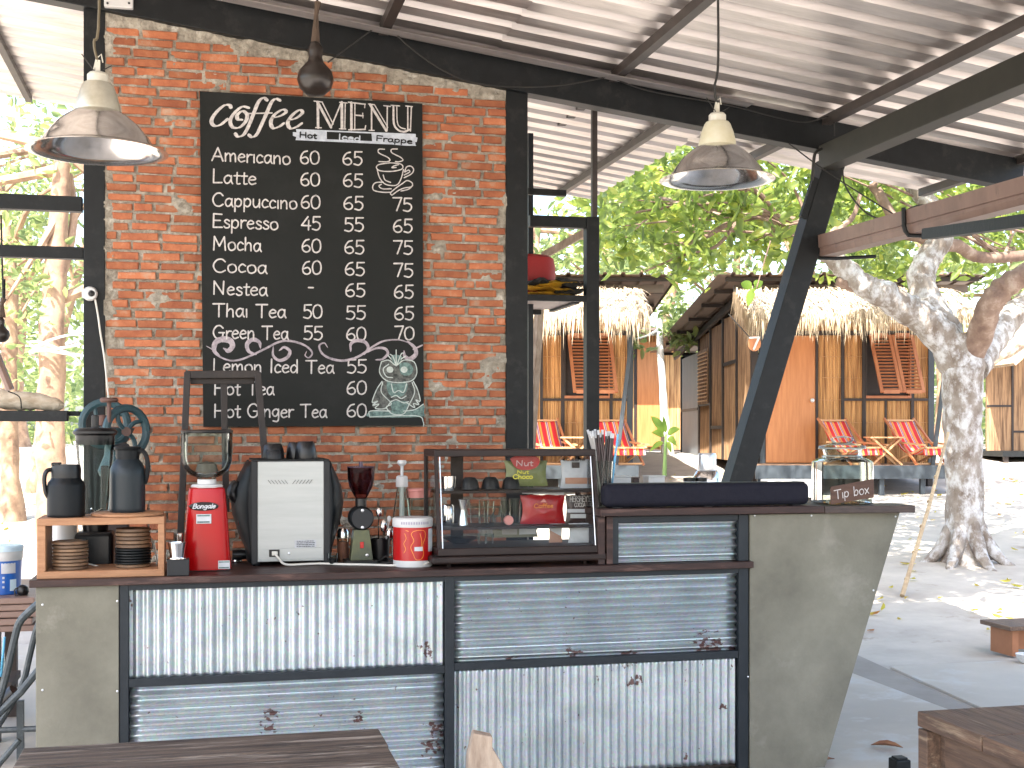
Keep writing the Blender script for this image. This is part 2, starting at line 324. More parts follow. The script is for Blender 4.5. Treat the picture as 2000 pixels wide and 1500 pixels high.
# ---- painted strokes: flat ribbons lying on a surface
class Ink(MB):
    cnt = 0
    def stroke(s, pts, wid, fmap, lift, smooth=True, call=0, taper=0):   # pts 2-D, fmap(x,y)->3-D, lift: unit normal
        P = [Vector((p[0], p[1], 0)) for p in pts]
        if smooth and len(P) > 2: P = smoothp(P, 5)
        n = len(P); s.cnt += 1; off = Vector(lift)*(.0012+.00012*(s.cnt % 12)); vs = []
        T = [(P[min(i+1,n-1)]-P[max(i-1,0)]).normalized() for i in range(n)]
        P = [P[0]-T[0]*wid*.45]+P+[P[-1]+T[-1]*wid*.45]; T = [T[0]]+T+[T[-1]]; n += 2
        for i in range(n):
            t = T[i]; q = Vector((-t.y, t.x, 0)); ww = wid
            if call: ww = wid*(.42+.95*abs(t.y*.9+t.x*-.25 if call > 0 else t.y))
            if taper: ww *= (.25+.75*math.sin(math.pi*i/(n-1))**.7)
            if i in (0, n-1): ww *= .55
            ww *= .92+.16*random.random()
            a = P[i]+q*ww/2; b = P[i]-q*ww/2
            vs += [fmap(a.x, a.y)+off, fmap(b.x, b.y)+off]
        return s.add(vs, [(2*i, 2*i+1, 2*i+3, 2*i+2) for i in range(n-1)])
    def fill(s, pts, fmap, lift, smooth=True):
        P = [Vector((p[0], p[1], 0)) for p in pts]
        if smooth: P = smoothp(P+[P[0]], 4)[:-1]
        s.cnt += 1; off = Vector(lift)*(.0005+.00004*(s.cnt % 12))
        return s.add([fmap(p.x, p.y)+off for p in P], [tuple(range(len(P)))])
FONT = {}
for ln in '''A .8|0,0 .38,1|.38,1 .7,0|.1,.33 .6,.33
B .7|.08,1 .06,0|.08,1 .4,1 .5,.8 .4,.58 .08,.54|.08,.54 .5,.5 .6,.25 .45,.02 .06,0
Q .85|.38,1 .13,.85 .04,.5 .14,.1 .38,0 .64,.15 .72,.5 .64,.87 .38,1|.45,.25 .72,-.08
C .8|.68,.8 .5,.98 .25,.93 .06,.65 .04,.35 .2,.06 .45,0 .68,.15
E .7|.08,1 .06,0|.08,1 .6,.98|.07,.52 .5,.52|.06,0 .62,.02
F .65|.08,1 .06,0|.08,1 .6,.98|.07,.52 .5,.52
G .9|.7,.8 .5,.98 .25,.93 .06,.65 .04,.35 .2,.06 .45,0 .66,.15 .7,.45|.42,.45 .8,.45
H .85|.08,1 .06,0|.66,1 .66,0|.07,.5 .66,.5
I .3|.12,1 .1,0
L .65|.08,1 .06,0|.06,0 .55,.03
M .98|.05,0 .1,1|.1,1 .42,.3|.42,.3 .75,1|.75,1 .82,0
N .85|.06,0 .08,1|.08,1 .62,.02|.62,.02 .66,1
O .85|.38,1 .13,.85 .04,.5 .14,.1 .38,0 .64,.15 .72,.5 .64,.87 .38,1
P .7|.08,1 .06,0|.08,1 .4,1 .58,.8 .45,.55 .08,.5
R .75|.08,1 .06,0|.08,1 .4,1 .58,.8 .45,.55 .08,.5|.3,.5 .62,0
S .65|.55,.85 .35,1 .1,.88 .1,.65 .35,.5 .55,.35 .5,.08 .25,0 .04,.12
T .8|0,.98 .72,1|.37,1 .36,0
Y .75|0,1 .36,.5|.7,1 .36,.5|.36,.5 .34,0
a .6|.45,.5 .3,.62 .1,.5 .04,.25 .15,.02 .32,.08 .45,.35|.46,.6 .45,.2 .53,0
b .6|.07,1 .06,0|.06,.3 .25,.6 .45,.5 .45,.2 .28,.02 .07,.1
c .5|.42,.5 .25,.62 .08,.45 .05,.2 .18,.02 .42,.1
d .6|.44,.45 .28,.6 .1,.48 .04,.22 .16,.02 .34,.1 .44,.3|.46,1 .46,0
e .55|.06,.33 .4,.38 .42,.52 .25,.62 .08,.45 .05,.2 .2,.01 .45,.1
f .42|.42,.92 .3,1 .19,.82 .17,0|.02,.6 .36,.61
y .55|.05,.6 .25,.1|.48,.6 .1,-.35
g .6|.44,.5 .3,.62 .1,.5 .04,.28 .16,.08 .32,.12 .44,.35|.46,.6 .46,-.1 .35,-.32 .08,-.28
h .6|.08,1 .06,0|.06,.35 .25,.6 .42,.5 .44,0
i .22|.08,.6 .08,0
k .5|.08,1 .06,0|.4,.6 .08,.3|.15,.35 .42,0
l .22|.1,1 .08,0
m .85|.06,.6 .06,0|.06,.38 .22,.6 .36,.5 .38,0|.38,.38 .54,.6 .68,.5 .7,0
n .6|.06,.6 .06,0|.06,.35 .25,.6 .42,.5 .44,0
o .6|.27,.62 .08,.5 .04,.28 .12,.05 .28,0 .46,.12 .5,.33 .42,.55 .27,.62
p .6|.07,.6 .05,-.36|.07,.42 .25,.62 .45,.5 .45,.2 .28,.02 .07,.12
r .42|.06,.6 .06,0|.06,.35 .2,.57 .38,.58
s .48|.38,.52 .22,.62 .08,.5 .2,.34 .38,.22 .34,.04 .15,0 .04,.1
t .42|.2,.85 .18,.1 .26,0 .36,.03|.02,.6 .38,.62
u .6|.06,.6 .06,.2 .18,0 .36,.1 .44,.3|.46,.6 .46,0
x .5|.04,.6 .44,0|.44,.6 .04,0
0 .7|.35,1 .12,.85 .03,.5 .12,.1 .33,0 .55,.15 .62,.5 .55,.85 .35,1
4 .7|.45,1 .02,.32|.02,.32 .62,.32|.5,.72 .48,0
5 .65|.12,.98 .56,1|.12,.98 .1,.55|.1,.55 .3,.62 .52,.48 .54,.22 .35,0 .05,.06
6 .68|.5,.95 .25,.85 .06,.5 .08,.15 .3,0 .52,.1 .56,.32 .38,.5 .12,.4
7 .62|.02,.97 .56,1|.56,1 .4,.5 .25,0
- .5|.1,.4 .45,.4
' .2|.1,1 .08,.8'''.split('\n'):
    h, *st = ln.split('|'); ch, adv = h[0], float(h[1:].strip())
    FONT[ch] = (adv, [[tuple(map(float, p.split(','))) for p in q.split()] for q in st])
def text(inkm, txt, o, ux, uz, nrm, width, cap, wid, shear=0, jit=.02):
    tot = sum(FONT[c][0] if c != ' ' else .45 for c in txt)-.08; sx = width/tot; x = 0; o = Vector(o); ux = Vector(ux); uz = Vector(uz)
    for c in txt:
        if c == ' ': x += .45; continue
        adv, st = FONT[c]; dy = random.uniform(-jit, jit); ds = 1+random.uniform(-jit, jit)
        for q in st:
            P = [((x+p[0])*sx+shear*p[1]*cap, (p[1]*ds+dy)*cap) for p in q]
            inkm.stroke(P, wid, lambda a, b: o+ux*a+uz*b, nrm)
        x += adv
# ================================================================ GROUND
def ground():
    xs = np.concatenate([np.linspace(-60,-8,14), np.linspace(-7.5,16,95), np.linspace(18,80,16)])
    ys = np.concatenate([np.linspace(-25,4,12), np.linspace(4.5,30,105), np.linspace(32,120,18)])
    vs = []; fs = []
    for y in ys:
        for x in xs:
            z = gz(x, y)-.012
            d = x*S_+y*C_
            if d > 8.9: z += .03*noise.noise(Vector((x*.6, y*.6, 0)))+.012*noise.noise(Vector((x*2.5, y*2.5, 3)))
            vs.append((x, y, z))
    n = len(xs)
    for j in range(len(ys)-1):
        for i in range(n-1): fs.append((j*n+i, j*n+i+1, (j+1)*n+i+1, (j+1)*n+i))
    m = MB(); m.add(vs, fs); o = m.build('sandy_ground', sand, smooth=True); tag(o, kind='structure')
ground()
def sheet(name, pts, z0, z1, m):
    q = MB(); q.prism([Vector((p[0], p[1], z0)) for p in pts], (0,0,z1-z0)); o = q.build(name, m, bevel=.004); tag(o, kind='structure'); return o
a = PZ(1625,1283,0); b = PZ(1955,1500,0)
# floor slab of the pavilion, the dusty joint and the path slab to the right
e1 = PZ(1668,1313,.01); e2 = PZ(1860,1385,.01); ed = (e2-e1).normalized()
L0 = e1-ed*11; L1 = e1+ed*5
sheet('cement_floor', [(-7,-3),(L1.x+2,-3),(L1.x,L1.y),(L0.x,L0.y),(-7,L0.y)], -.1, .002, slab_m)
f1 = PZ(1690,1283,.006); f2 = PZ(1915,1385,.006); fd = (f2-f1).normalized(); G1 = f1+fd*5
sheet('dusty_joint', [(L0.x,L0.y+.02),(L1.x,L1.y+.02),(G1.x,G1.y),(f1.x-fd.x*1.2,f1.y-fd.y*1.2)], -.08, -.003, strip_m)
g0 = PZ(1735,1296,.005); g1 = PZ(2100,1282,.005)
fq = f1+fd*.35
sheet('path_slab', [(fq.x+.03,fq.y),(G1.x+.03,G1.y),(g1.x+3,G1.y),(g1.x+3,g1.y),(g1.x,g1.y)], -.1, .004, slab_m)
# fallen leaves -------------------------------------------------
def leaf_quads(cs, size, tilt=.5, k=1, aspect=.45, flat=False, seed=0):
    r = np.random.default_rng(seed); n = len(cs)
    d = r.normal(size=(n,3)); d[:,2] *= .15 if flat else .7; d /= np.linalg.norm(d,axis=1)[:,None]
    u = r.normal(size=(n,3))
    if flat: u[:,2] *= .25
    s = np.cross(d, u); s /= np.linalg.norm(s,axis=1)[:,None]
    if flat: s = np.cross(d, np.array([0,0,1.])+r.normal(size=(n,3))*.25); s /= np.linalg.norm(s,axis=1)[:,None]
    nn = np.cross(d, s)
    sz = (size*(.6+.8*r.random(n)))[:,None]
    V = np.empty((n,6,3))
    V[:,0] = cs; V[:,1] = cs+d*sz*.4+s*sz*aspect*.5+nn*sz*.08; V[:,2] = cs+d*sz*.8+s*sz*aspect*.36+nn*sz*.04
    V[:,3] = cs+d*sz*1.05-nn*sz*.1; V[:,4] = cs+d*sz*.8-s*sz*aspect*.36+nn*sz*.04; V[:,5] = cs+d*sz*.4-s*sz*aspect*.5+nn*sz*.08
    return V.reshape(-1,3), n
def leaf_mesh(name, cs, size, m, parent=None, base=None, **k):
    V, n = leaf_quads(np.asarray(cs, float), size, **k)
    b = BASE[parent.name] if parent is not None else Vector(base if base is not None else V.mean(0))
    V = V-np.array(b); me = bpy.data.meshes.new(name)
    me.vertices.add(n*6); me.vertices.foreach_set('co', V.astype(np.float32).ravel())
    idx = np.arange(n)[:,None]*6
    F_ = np.stack([idx+0, idx+1, idx+2, idx+3, idx+0, idx+3, idx+4, idx+5], axis=1).reshape(-1)
    me.loops.add(n*8); me.loops.foreach_set('vertex_index', F_.astype(np.int32)); me.polygons.add(n*2)
    me.polygons.foreach_set('loop_start', (np.arange(n*2)*4).astype(np.int32)); me.update(calc_edges=True); me.materials.append(m)
    o = bpy.data.objects.new(name, me); COL.objects.link(o)
    if parent is not None: o.parent = parent
    else: o.location = b
    BASE[o.name] = b; return o
cs = []
for i in range(420):
    D = random.uniform(9.6, 22); px = random.uniform(1280, 2150) if i % 4 else random.uniform(-150, 160)
    d = ray(px, 840); x, y = d.x*D, d.y*D; cs.append((x, y, gz(x, y)+.012))
tag(leaf_mesh('leaf_litter', cs, .085, leaf_dry, flat=True, seed=4, aspect=.5), 'yellow and brown fallen leaves scattered over the sand under the tree', 'fallen leaves', kind='stuff')
def one_leaf(px, py, size, lab, m, ang):
    p = PZ(px, py, .012); mb = MB(); pts = []
    for t in (0,.25,.5,.75,1):
        wd = size*.25*math.sin(math.pi*min(.98,t+.02))**.8; pts.append((t*size, wd, .035*size*4*t*(1-t)))
    for i in range(4):
        x0,w0,z0 = pts[i]; x1,w1,z1 = pts[i+1]
        mb.add([(x0,-w0,z0+w0*.5),(x0,0,z0),(x0,w0,z0+w0*.5),(x1,-w1,z1+w1*.5),(x1,0,z1),(x1,w1,z1+w1*.5)], ((0,1,4,3),(1,2,5,4)))
    o = mb.build('fallen_leaf', m); c, s = math.cos(ang), math.sin(ang); o.rotation_euler = (0,0,ang); o.location = p; tag(o, lab, 'leaf', 'fallen leaves')
brown_leaf = mat('brown leaf', (.33,.16,.07), (.25,.10,.05), 20, rough=.6)
yel_leaf = mat('yellow leaf', (.5,.45,.12), (.42,.34,.08), 20, rough=.6)
one_leaf(1732,1458,.15,'curled orange brown leaf on the cement floor left of the right table',brown_leaf,-.6)
one_leaf(1612,1486,.12,'small brown leaf on the cement floor beside the slanted concrete panel',brown_leaf,.3)
one_leaf(1840,1096,.22,'pale green yellow leaf at the left foot of the mottled tree',yel_leaf,.2)
one_leaf(1950,1104,.26,'orange yellow leaf on the sand right of the mottled tree foot',yel_leaf,-.2)
one_leaf(1860,1192,.2,'yellow green leaf lying flat on the sand midway to the path slab',yel_leaf,.1)
one_leaf(1776,1172,.13,'small brown leaf on the sand near the slanted panel edge',brown_leaf,.1)

# ================================================================ PAVILION: roof, beams, posts
YW = 6.7
pav = thing('cafe_pavilion', 'open steel framed cafe shelter with corrugated sheet roof and black beams', 'shelter', (1.6, YW, 0))
def roof_sheet(name, x0, x1, y0, y1, A, pitch=.21, rib=.055, h=.05, m=roof_under):
    mb = MB(); prof = []; y = y0
    while y < y1:
        prof += [(y, 0), (y+pitch-rib-.05, 0), (y+pitch-rib-.03, h), (y+pitch-.03, h), (y+pitch-.01, 0)]; y += pitch
        # fine crease in the middle of each pan
    prof.append((y, 0)); X = np.linspace(x0, x1, 5); vs = []
    for x in X: vs += [(x, a, A-.1285*x+b) for a, b in prof]
    n = len(prof); fs = [(i*n+j, i*n+j+1, (i+1)*n+j+1, (i+1)*n+j) for i in range(4) for j in range(n-1)]
    mb.add(vs, fs); return mb.build(name, m, pav, solid=.0015)
roof_sheet('roof_sheet', -3.2, 1.6, -1.6, 7.75, 3.81)
roof_sheet('roof_sheet', 1.55, 4.85, -1.6, 7.75, 3.805)
roof_sheet('roof_sheet', -4.2, 2.95, 6.5, 9.42, 3.72, pitch=.2)
for X in (-2.86, -1.6, -.33, .93, 2.19, 3.46, 4.72):
    z = 3.81-.1285*X-.031; MB().box((X-.025, -1.5, z-.05), (X+.025, 7.72, z)).build('purlin', purlin_m, pav)
for X in (-2.4, -1.15, .12, 1.4, 2.66):
    z = 3.72-.1285*X-.004; MB().box((X-.02, 6.95, z-.045), (X+.02, 9.4, z)).build('purlin', purlin_m, pav)
# long sloping beam in the wall plane
def pl(px, py, Y=YW): return PY(px, py, Y)
t0, t1 = pl(420, 0), pl(1975, 312); b0, b1 = pl(300, 22), pl(985, 166)
dirx = (t1-t0).normalized(); h = .175
A0 = t0-dirx*3.6; A1 = t1+dirx*.05; mid = Vector((0,0,-h/2))
MB().beam(A0+mid, A1+mid, .1, h).build('main_beam', black_steel, pav, bevel=.004)
# front-to-back beam over the leaning post, its end face to the camera at the post
zc = PY(1620, 311, YW).z
X0 = PY(1620, 311, YW-.08).x
MB().box((X0-.055, -1.2, zc-.075), (X0+.055, YW-.055, zc+.06)).build('side_beam', grey_beam, pav, bevel=.004)
# leaning post
p0 = pl(1622, 330); q0 = pl(1440, 940); dv = (q0-p0).normalized(); foot = p0+dv*(p0.z/-dv.z)
MB().beam(p0+Vector((0,0,.03)), foot, .13, .12, up=(0,1,0)).build('leaning_post', black_steel, pav, bevel=.004)
MB().beam(pl(1588,352)+Vector((0,-.04,0)), pl(1563,428)+Vector((0,-.04,0)), .05, .03, up=(0,1,0)).build('cleat', black_steel, pav)
# left and right posts
def vpost(px0, px1, ztop, name='post', Y=YW, py=800, dy=.13, m=black_steel):
    a, b = PY(px0, py, Y-.01), PY(px1, py, Y-.01)
    return MB().box((a.x, Y-.01, 0), (b.x, Y-.01+dy, ztop)).build(name, m, pav, bevel=.004)
vpost(163, 205, 3.8); vpost(989, 1031, 3.45)
for (ya, yb, xe) in ((383, 412, 158), (482, 505, 160)):
    a = PY(xe, yb, YW); b = PY(xe, ya, YW); MB().box((a.x-3.2, YW+.01, a.z), (a.x+.005, YW+.07, b.z)).build('side_rail', black_steel, pav, bevel=.003)
a = PY(1030, 374, 7.1); b = PY(1105, 378, 7.1); MB().beam(a, b, .03, .035).build('bracket', black_steel, pav)
# rusty white column end at the far right
a = PY(1975,315,YW+.05); MB().box((a.x, YW-.02, a.z-.25), (a.x+.14, YW+.1, a.z+.02)).build('beam_end_plate', mat('rust stained white', (.5,.5,.5), (.25,.12,.07), 9, rough=.7), pav)
# light strip roof edge seen behind the frame: sloping rafter end
# cables along the beam
def cable(name, pts, r, m, lab, cat='cable', k=8, parent=None):
    mb = MB(); mb.tube(smoothp(pts, k), r, 6); o = mb.build(name, m, parent, smooth=True)
    if parent is None: tag(o, lab, cat, 'cables')
    return o
Q = lambda px, py, d=-.12: PY(px, py, YW+d)
cable('cable', [Q(640,122),Q(690,85),Q(735,55),Q(765,60),Q(800,92),Q(870,140),Q(950,166),Q(1080,168),Q(1190,150)], .004, wire_m, 'black cable drooping across the main beam above the menu board')
cable('cable', [Q(1190,150),Q(1270,178),Q(1420,205),Q(1560,238),Q(1622,228),Q(1630,265)], .004, wire_m, 'black cable running along the beam behind the right lamp')
cable('cable', [Q(1031,190,.3),Q(1130,205,.3),Q(1260,232,.3),Q(1400,256,.3),Q(1500,262,.3)], .004, wire_m, 'thin cable hanging under the far roof strip between the posts')
cable('cable', [Q(1540,280),Q(1600,325),Q(1660,365),Q(1745,418),PD(1752,420,7.1)], .004, wire_m, 'straight black cable from the post head down to the gutter')
cable('cable', [Q(1645,325),Q(1652,365),Q(1685,410),Q(1720,427),Q(1755,418),Q(1790,402),Q(1830,400)], .0045, wire_m, 'black cable looping below the post head to the gutter clip')
cable('cable', [Q(1605,290),Q(1592,300),Q(1588,330),Q(1586,352)], .009, wire_m, 'short thick cable curled at the top of the leaning post')

# ================================================================ BRICK WALL
xl, xr = PY(203, 500, YW).x+.0, PY(990, 500, YW).x-.002
def ztop(x): return (A0.z-h)+(x-A0.x)*(dirx.z/dirx.x)
wall = thing('brick_wall', 'orange brick wall with rough grey mortar behind the counter', 'wall', ((xl+xr)/2, YW, 0))
def mortar():
    nx, nz_ = 190, 330; vs = []; fs = []; Y0 = YW+.012
    for j in range(nz_+1):
        for i in range(nx+1):
            x = xl+(xr-xl)*i/nx; z = ztop(x)*j/nz_
            v = Vector((x*26, z*34, 1)); d = noise.noise(v)*.006+noise.noise(v*2.7)*.004+max(0, noise.noise(Vector((x*5,z*7,9)))-.05)*.032+.016*max(0, noise.noise(Vector((x*11,z*19,4)))-.05)+.012*max(0,noise.noise(Vector((x*28,z*40,8)))-.1)
            d += .022*max(0, 1-(x-xl)/.06)*(.6+.6*noise.noise(Vector((3,z*20,0))))+.02*max(0, 1-(ztop(x)-z)/.07)*(.8+noise.noise(Vector((x*18,5,0))))
            vs.append((x, Y0-d, z))
    n = nx+1
    for j in range(nz_):
        for i in range(nx): fs.append((j*n+i, j*n+i+1, (j+1)*n+i+1, (j+1)*n+i))
    m = MB(); m.add(vs, fs); m.build('mortar', mortar_m, wall, smooth=False)
    MB().prism([Vector((xl,YW+.03,0)), Vector((xr,YW+.03,0)), Vector((xr,YW+.03,ztop(xr))), Vector((xl,YW+.03,ztop(xl)))], (0,.09,0)).build('wall_core', mortar_m, wall)
mortar()
CH = .0487; variants = []
def brick_mesh(L, H, k):
    rj = lambda s=.0022: random.uniform(-s, s); me = bpy.data.meshes.new('brick'); vs = []
    for y, ins in ((.05, 0), (-.001, 0), (-.0045, .0035)):
        for (x, z) in ((0,0),(.5,0),(1,0),(1,1),(.5,1),(0,1)):
            X = x*L+(ins if x == 0 else -ins if x == 1 else 0)+rj(.003); Z = z*H+(ins if z == 0 else -ins)+rj(.002)
            vs.append((X-L/2, y+(rj(.0018) if y < 0 else 0), Z))
    fs = []
    for r in (0, 6):
        for i in range(6): fs.append((r+i, r+(i+1) % 6, r+6+(i+1) % 6, r+6+i))
    fs += [(12,13,16,17), (13,14,15,16)]
    me.from_pydata(vs, [], fs); me.update(); me.materials.append(brick_m); bm_fix(me); return me
VAR = {}
def bmesh_for(L):
    q = max(.04, round(L/.012)*.012); l = VAR.setdefault(q, [])
    if len(l) < 4: l.append(brick_mesh(q, CH-.0135, len(l))); return l[-1]
    return random.choice(l)
bd = dict(x0=PY(391,500,YW).x, x1=PY(826,500,YW).x, z0=PY(600,833,YW).z, z1=PY(600,191,YW).z)
bricks = []; row = 0; z = .6
rows = []
while z < ztop(xl): rows.append(z); z += CH
for ri, z in enumerate(reversed(rows)):
    x = xl-random.uniform(-.01, .15) if ri % 2 else xl-random.uniform(0, .06)
    while x < xr-.03:
        L = random.choice((.165,.172,.178,.182)) if random.random() > .2 else random.uniform(.07,.14)
        x0, x1 = max(x, xl+.012+.03*(random.random() < .5)), min(x+L, xr-.006)
        if x1-x0 > .04 and z+CH < ztop(x1)-.012:
            cx = (x0+x1)/2
            hid = x0 > bd['x0']+.02 and x1 < bd['x1']-.02 and z > bd['z0']+.01 and z+CH < bd['z1']-.01
            if not hid: bricks.append((cx, z+.007+random.uniform(-.003,.003), x1-x0, ri))
        x += L+random.uniform(.012,.02)
# single bricks: the 300 topmost ones in view; the lowest courses behind the counter are one part
for i, (cx, z, L, ri) in enumerate(bricks[:300]):
    o = bpy.data.objects.new('brick', bmesh_for(L)); COL.objects.link(o); o.parent = wall; o.location = (cx-(xl+xr)/2, random.uniform(-.004,.003), z); o.rotation_euler = (random.uniform(-.02,.02), random.uniform(-.008,.008), random.uniform(-.02,.02))
def joined(lst, name, m, parent):
    mb = MB()
    for cx, z, L, ri in lst:
        me = bmesh_for(L); off = Vector((cx, YW+random.uniform(-.004,.003), z)); mb.add([v.co+off for v in me.vertices], [tuple(p.vertices) for p in me.polygons])
    o = mb.build(name, m, parent); tag(o, kind='stuff'); return o
brick_low = mat('fired brick course', (.44,.155,.068), (.25,.08,.04), 7, rough=.85, bump=.5, bscale=55, contrast=(.4,.6), c3=(.5,.36,.27), s3=7, t3=(.6,.78))
joined(bricks[300:], 'lower_bricks', brick_low, wall)

# ================================================================ MENU BOARD
YB = YW-.035
board = thing('menu_board', 'large blackboard coffee menu with white hand lettering on the brick wall', 'menu board', (PY(610,500,YB).x, YB, PY(610,833,YB).z))
cor = [PY(x, y, YB) for x, y in ((397,834),(828,831),(825,202),(390,178))]
cor = [Vector((c.x, YB, c.z)) for c in cor]
MB().prism(cor, (0,.012,0)).build('board', chalkboard, board, bevel=.001)
fm = lambda x, y: PY(x, y, YB); NB = (0,-1,0)
I = Ink()
def tline(txt, x0, x1, bl, cap, w=2.9):
    a = PY(x0, bl, YB); b = PY(x1, bl, YB); k = dep(a)/F
    wd = lambda s: sum(FONT[c][0] for c in s); tot = wd(txt.replace(' ',''))+.45*txt.count(' ')-.08; x = 0
    for s in txt.split(' '):
        I = Ink(); text(I, s, a+Vector((x*(b.x-a.x)/tot,0,0)), (1,0,0), (0,0,1), NB, (wd(s)-.08)*(b.x-a.x)/tot, cap*k, w*k); I.build('lettering', chalk, board); x += wd(s)+.45
names = [('Americano',414,567,314),('Latte',415,500,357),('Cappuccino',415,580,402),('Espresso',415,543,444),('Mocha',416,510,488),('Cocoa',416,521,531),('Nestea',416,522,575),('Thai Tea',416,558,618),('Green Tea',416,563,661),('Lemon Iced Tea',416,652,727),('Hot Tea',418,535,771),('Hot Ginger Tea',418,638,815)]
for t, a_, b_, y in names: tline(t, a_, b_, y, 26)
for i, (t, y) in enumerate(zip('60 60 60 45 60 60 - 50 55'.split(), (319,362,406,448,492,535,572,621,663))): tline(t, 586+i*.8 if t != '-' else 600, 623+i*.8 if t != '-' else 611, y, 26)
for i, (t, y) in enumerate(zip('65 65 65 55 65 65 65 55 60 55 60 60'.split(), (321,364,409,451,495,537,579,623,664,728,770,814))): tline(t, 669+min(i,9)*.9, 707+min(i,9)*.9, y, 26)
for i, (t, y) in enumerate(zip('75 65 75 75 65 65 70'.split(), (411,453,496,540,582,624,663))): tline(t, 767+i*.6, 804+i*.7, y, 26)
Z1 = lambda L: [(380+x/4.1667, 150+y/4.1667) for x, y in L]
Z2 = lambda L: [(380+x/4.1667, 500+y/4.1667) for x, y in L]
kpx = 6.7/F
def fmP(s, L, w, call=0, taper=0, smooth=True):                  # strokes given in photo pixels, width in zoomed pixels
    # work in board metres so ribbon width is true
    P = [(fm(x, y).x, fm(x, y).z) for x, y in L]
    s.stroke(P, w/4.1667*kpx, lambda a, b: Vector((a, YB, b)), NB, smooth, call, taper)
for L in ([(295,250),(285,232),(245,232),(190,275),(145,335),(140,378),(170,400),(215,388),(268,345)],
          [(440,252),(385,245),(320,300),(290,360),(310,410),(365,412),(415,365),(428,310),(390,280),(348,310),(352,345),(385,350)],
          [(590,190),(560,172),(520,205),(480,300),(440,400),(400,470),(355,487),(332,465)],
          [(695,192),(660,180),(625,210),(585,300),(540,400),(505,470),(470,490),(442,475)],
          [(635,335),(700,318),(745,285),(715,268),(650,310),(620,370),(640,418),(690,405),(725,380)],
          [(765,355),(830,335),(878,292),(850,272),(790,318),(758,375),(780,420),(830,408),(872,380)]): fmP(I, Z1(L), 24, call=1)
fmP(I, Z1([(435,300),(630,295)]), 11, smooth=False); I.build('heading_lettering', chalk, board); I = Ink()
for L, w in (([(1003,205),(1005,415)],20),([(1000,205),(1110,412)],20),([(1038,208),(1128,385)],9),([(1110,412),(1195,208)],11),([(1198,208),(1200,420)],22),([(1226,215),(1222,425)],9),([(972,198),(1040,206)],9),([(1180,208),(1240,214)],9),([(985,414),(1032,416)],9),([(1178,424),(1230,426)],9),
    ([(1276,210),(1276,430)],20),([(1305,215),(1303,430)],9),([(1252,207),(1388,224)],11),([(1386,222),(1384,252)],9),([(1303,312),(1372,318)],11),([(1368,296),(1370,335)],8),([(1255,432),(1388,428)],12),([(1386,430),(1392,398)],9),
    ([(1440,228),(1440,435)],12),([(1428,226),(1560,440)],20),([(1466,232),(1572,412)],9),([(1568,240),(1566,440)],11),([(1415,222),(1462,228)],9),([(1540,235),(1595,242)],9),([(1420,436),(1462,437)],9),
    ([(1618,238),(1622,380),(1655,432),(1705,448),(1745,430)],16),([(1645,240),(1650,370),(1675,412),(1715,425)],9),([(1735,242),(1735,440)],11),([(1764,246),(1756,442)],11),([(1598,232),(1668,238)],9),([(1718,238),(1772,244)],9)): fmP(I, Z1(L), w, smooth=len(L) > 2)
I.build('heading_lettering', chalk, board); I = Ink()
for L in ([(1545,590),(1500,590),(1500,620),(1570,655),(1590,680),(1560,692),(1500,690)], [(1650,588),(1605,590),(1605,618),(1675,655),(1695,680),(1660,692),(1635,690)],
    [(1590,700),(1500,715),(1480,740),(1510,765),(1600,770),(1680,755),(1695,730),(1670,708),(1590,700)], [(1660,715),(1625,725),(1605,740),(1640,738)], [(1487,758),(1505,820),(1545,870),(1600,885),(1650,878),(1680,830),(1700,755)],
    [(1535,800),(1550,840),(1595,860)], [(1708,775),(1725,735),(1760,728),(1782,755),(1765,790),(1705,822)], [(1712,775),(1740,760),(1750,775),(1705,800)],
    [(1535,858),(1475,862),(1450,890),(1460,925),(1530,940),(1600,940)], [(1520,875),(1500,890),(1530,912),(1600,912)], [(1605,965),(1595,945),(1640,905),(1690,870),(1730,845),(1770,865),(1765,895),(1710,905),(1660,925),(1605,965)], [(1680,930),(1740,915),(1775,885)]): fmP(I, Z1(L), 9)
I.build('cup_drawing', chalk, board)
I = Ink(); 
for s_ in ([(800,450),(830,452),(825,425),(1800,465),(1800,492),(1815,495),(1808,530),(1795,532),(1798,560),(822,515),(828,490),(800,480)],):
    I.fill(Z1(s_), fm, NB, smooth=False)
I.build('header_band', band_m, board)
I = Ink(); I.cnt = 3; I.fill([(x, y) for x, y in Z1([(1076,447),(1440,462),(1445,524),(1076,508)])], lambda x, y: fm(x, y)+Vector((0,-.0006,0)), NB, smooth=False)
def bt(I, txt, x0, x1, y, cap, w):
    (a0, y0), (a1, y1) = Z1([(x0,y),(x1,y)]); a = PY(a0, y0, YB-.0012); b = PY(a1, y1, YB-.0012); text(I, txt, a, (1,0,-.035), (0,0,1), NB, b.x-a.x, cap/4.1667*kpx, w/4.1667*kpx)
bt(I, 'Hot', 855, 990, 492, 42, 11); bt(I, 'Frappe', 1478, 1770, 520, 42, 10)
I.build('header_print', chalkboard, board)
I = Ink(); bt(I, 'Iced', 1170, 1350, 508, 42, 10); fmP(I, Z1([(1440,532),(1680,556),(1800,560)]), 5); I.build('header_print', band_m, board)
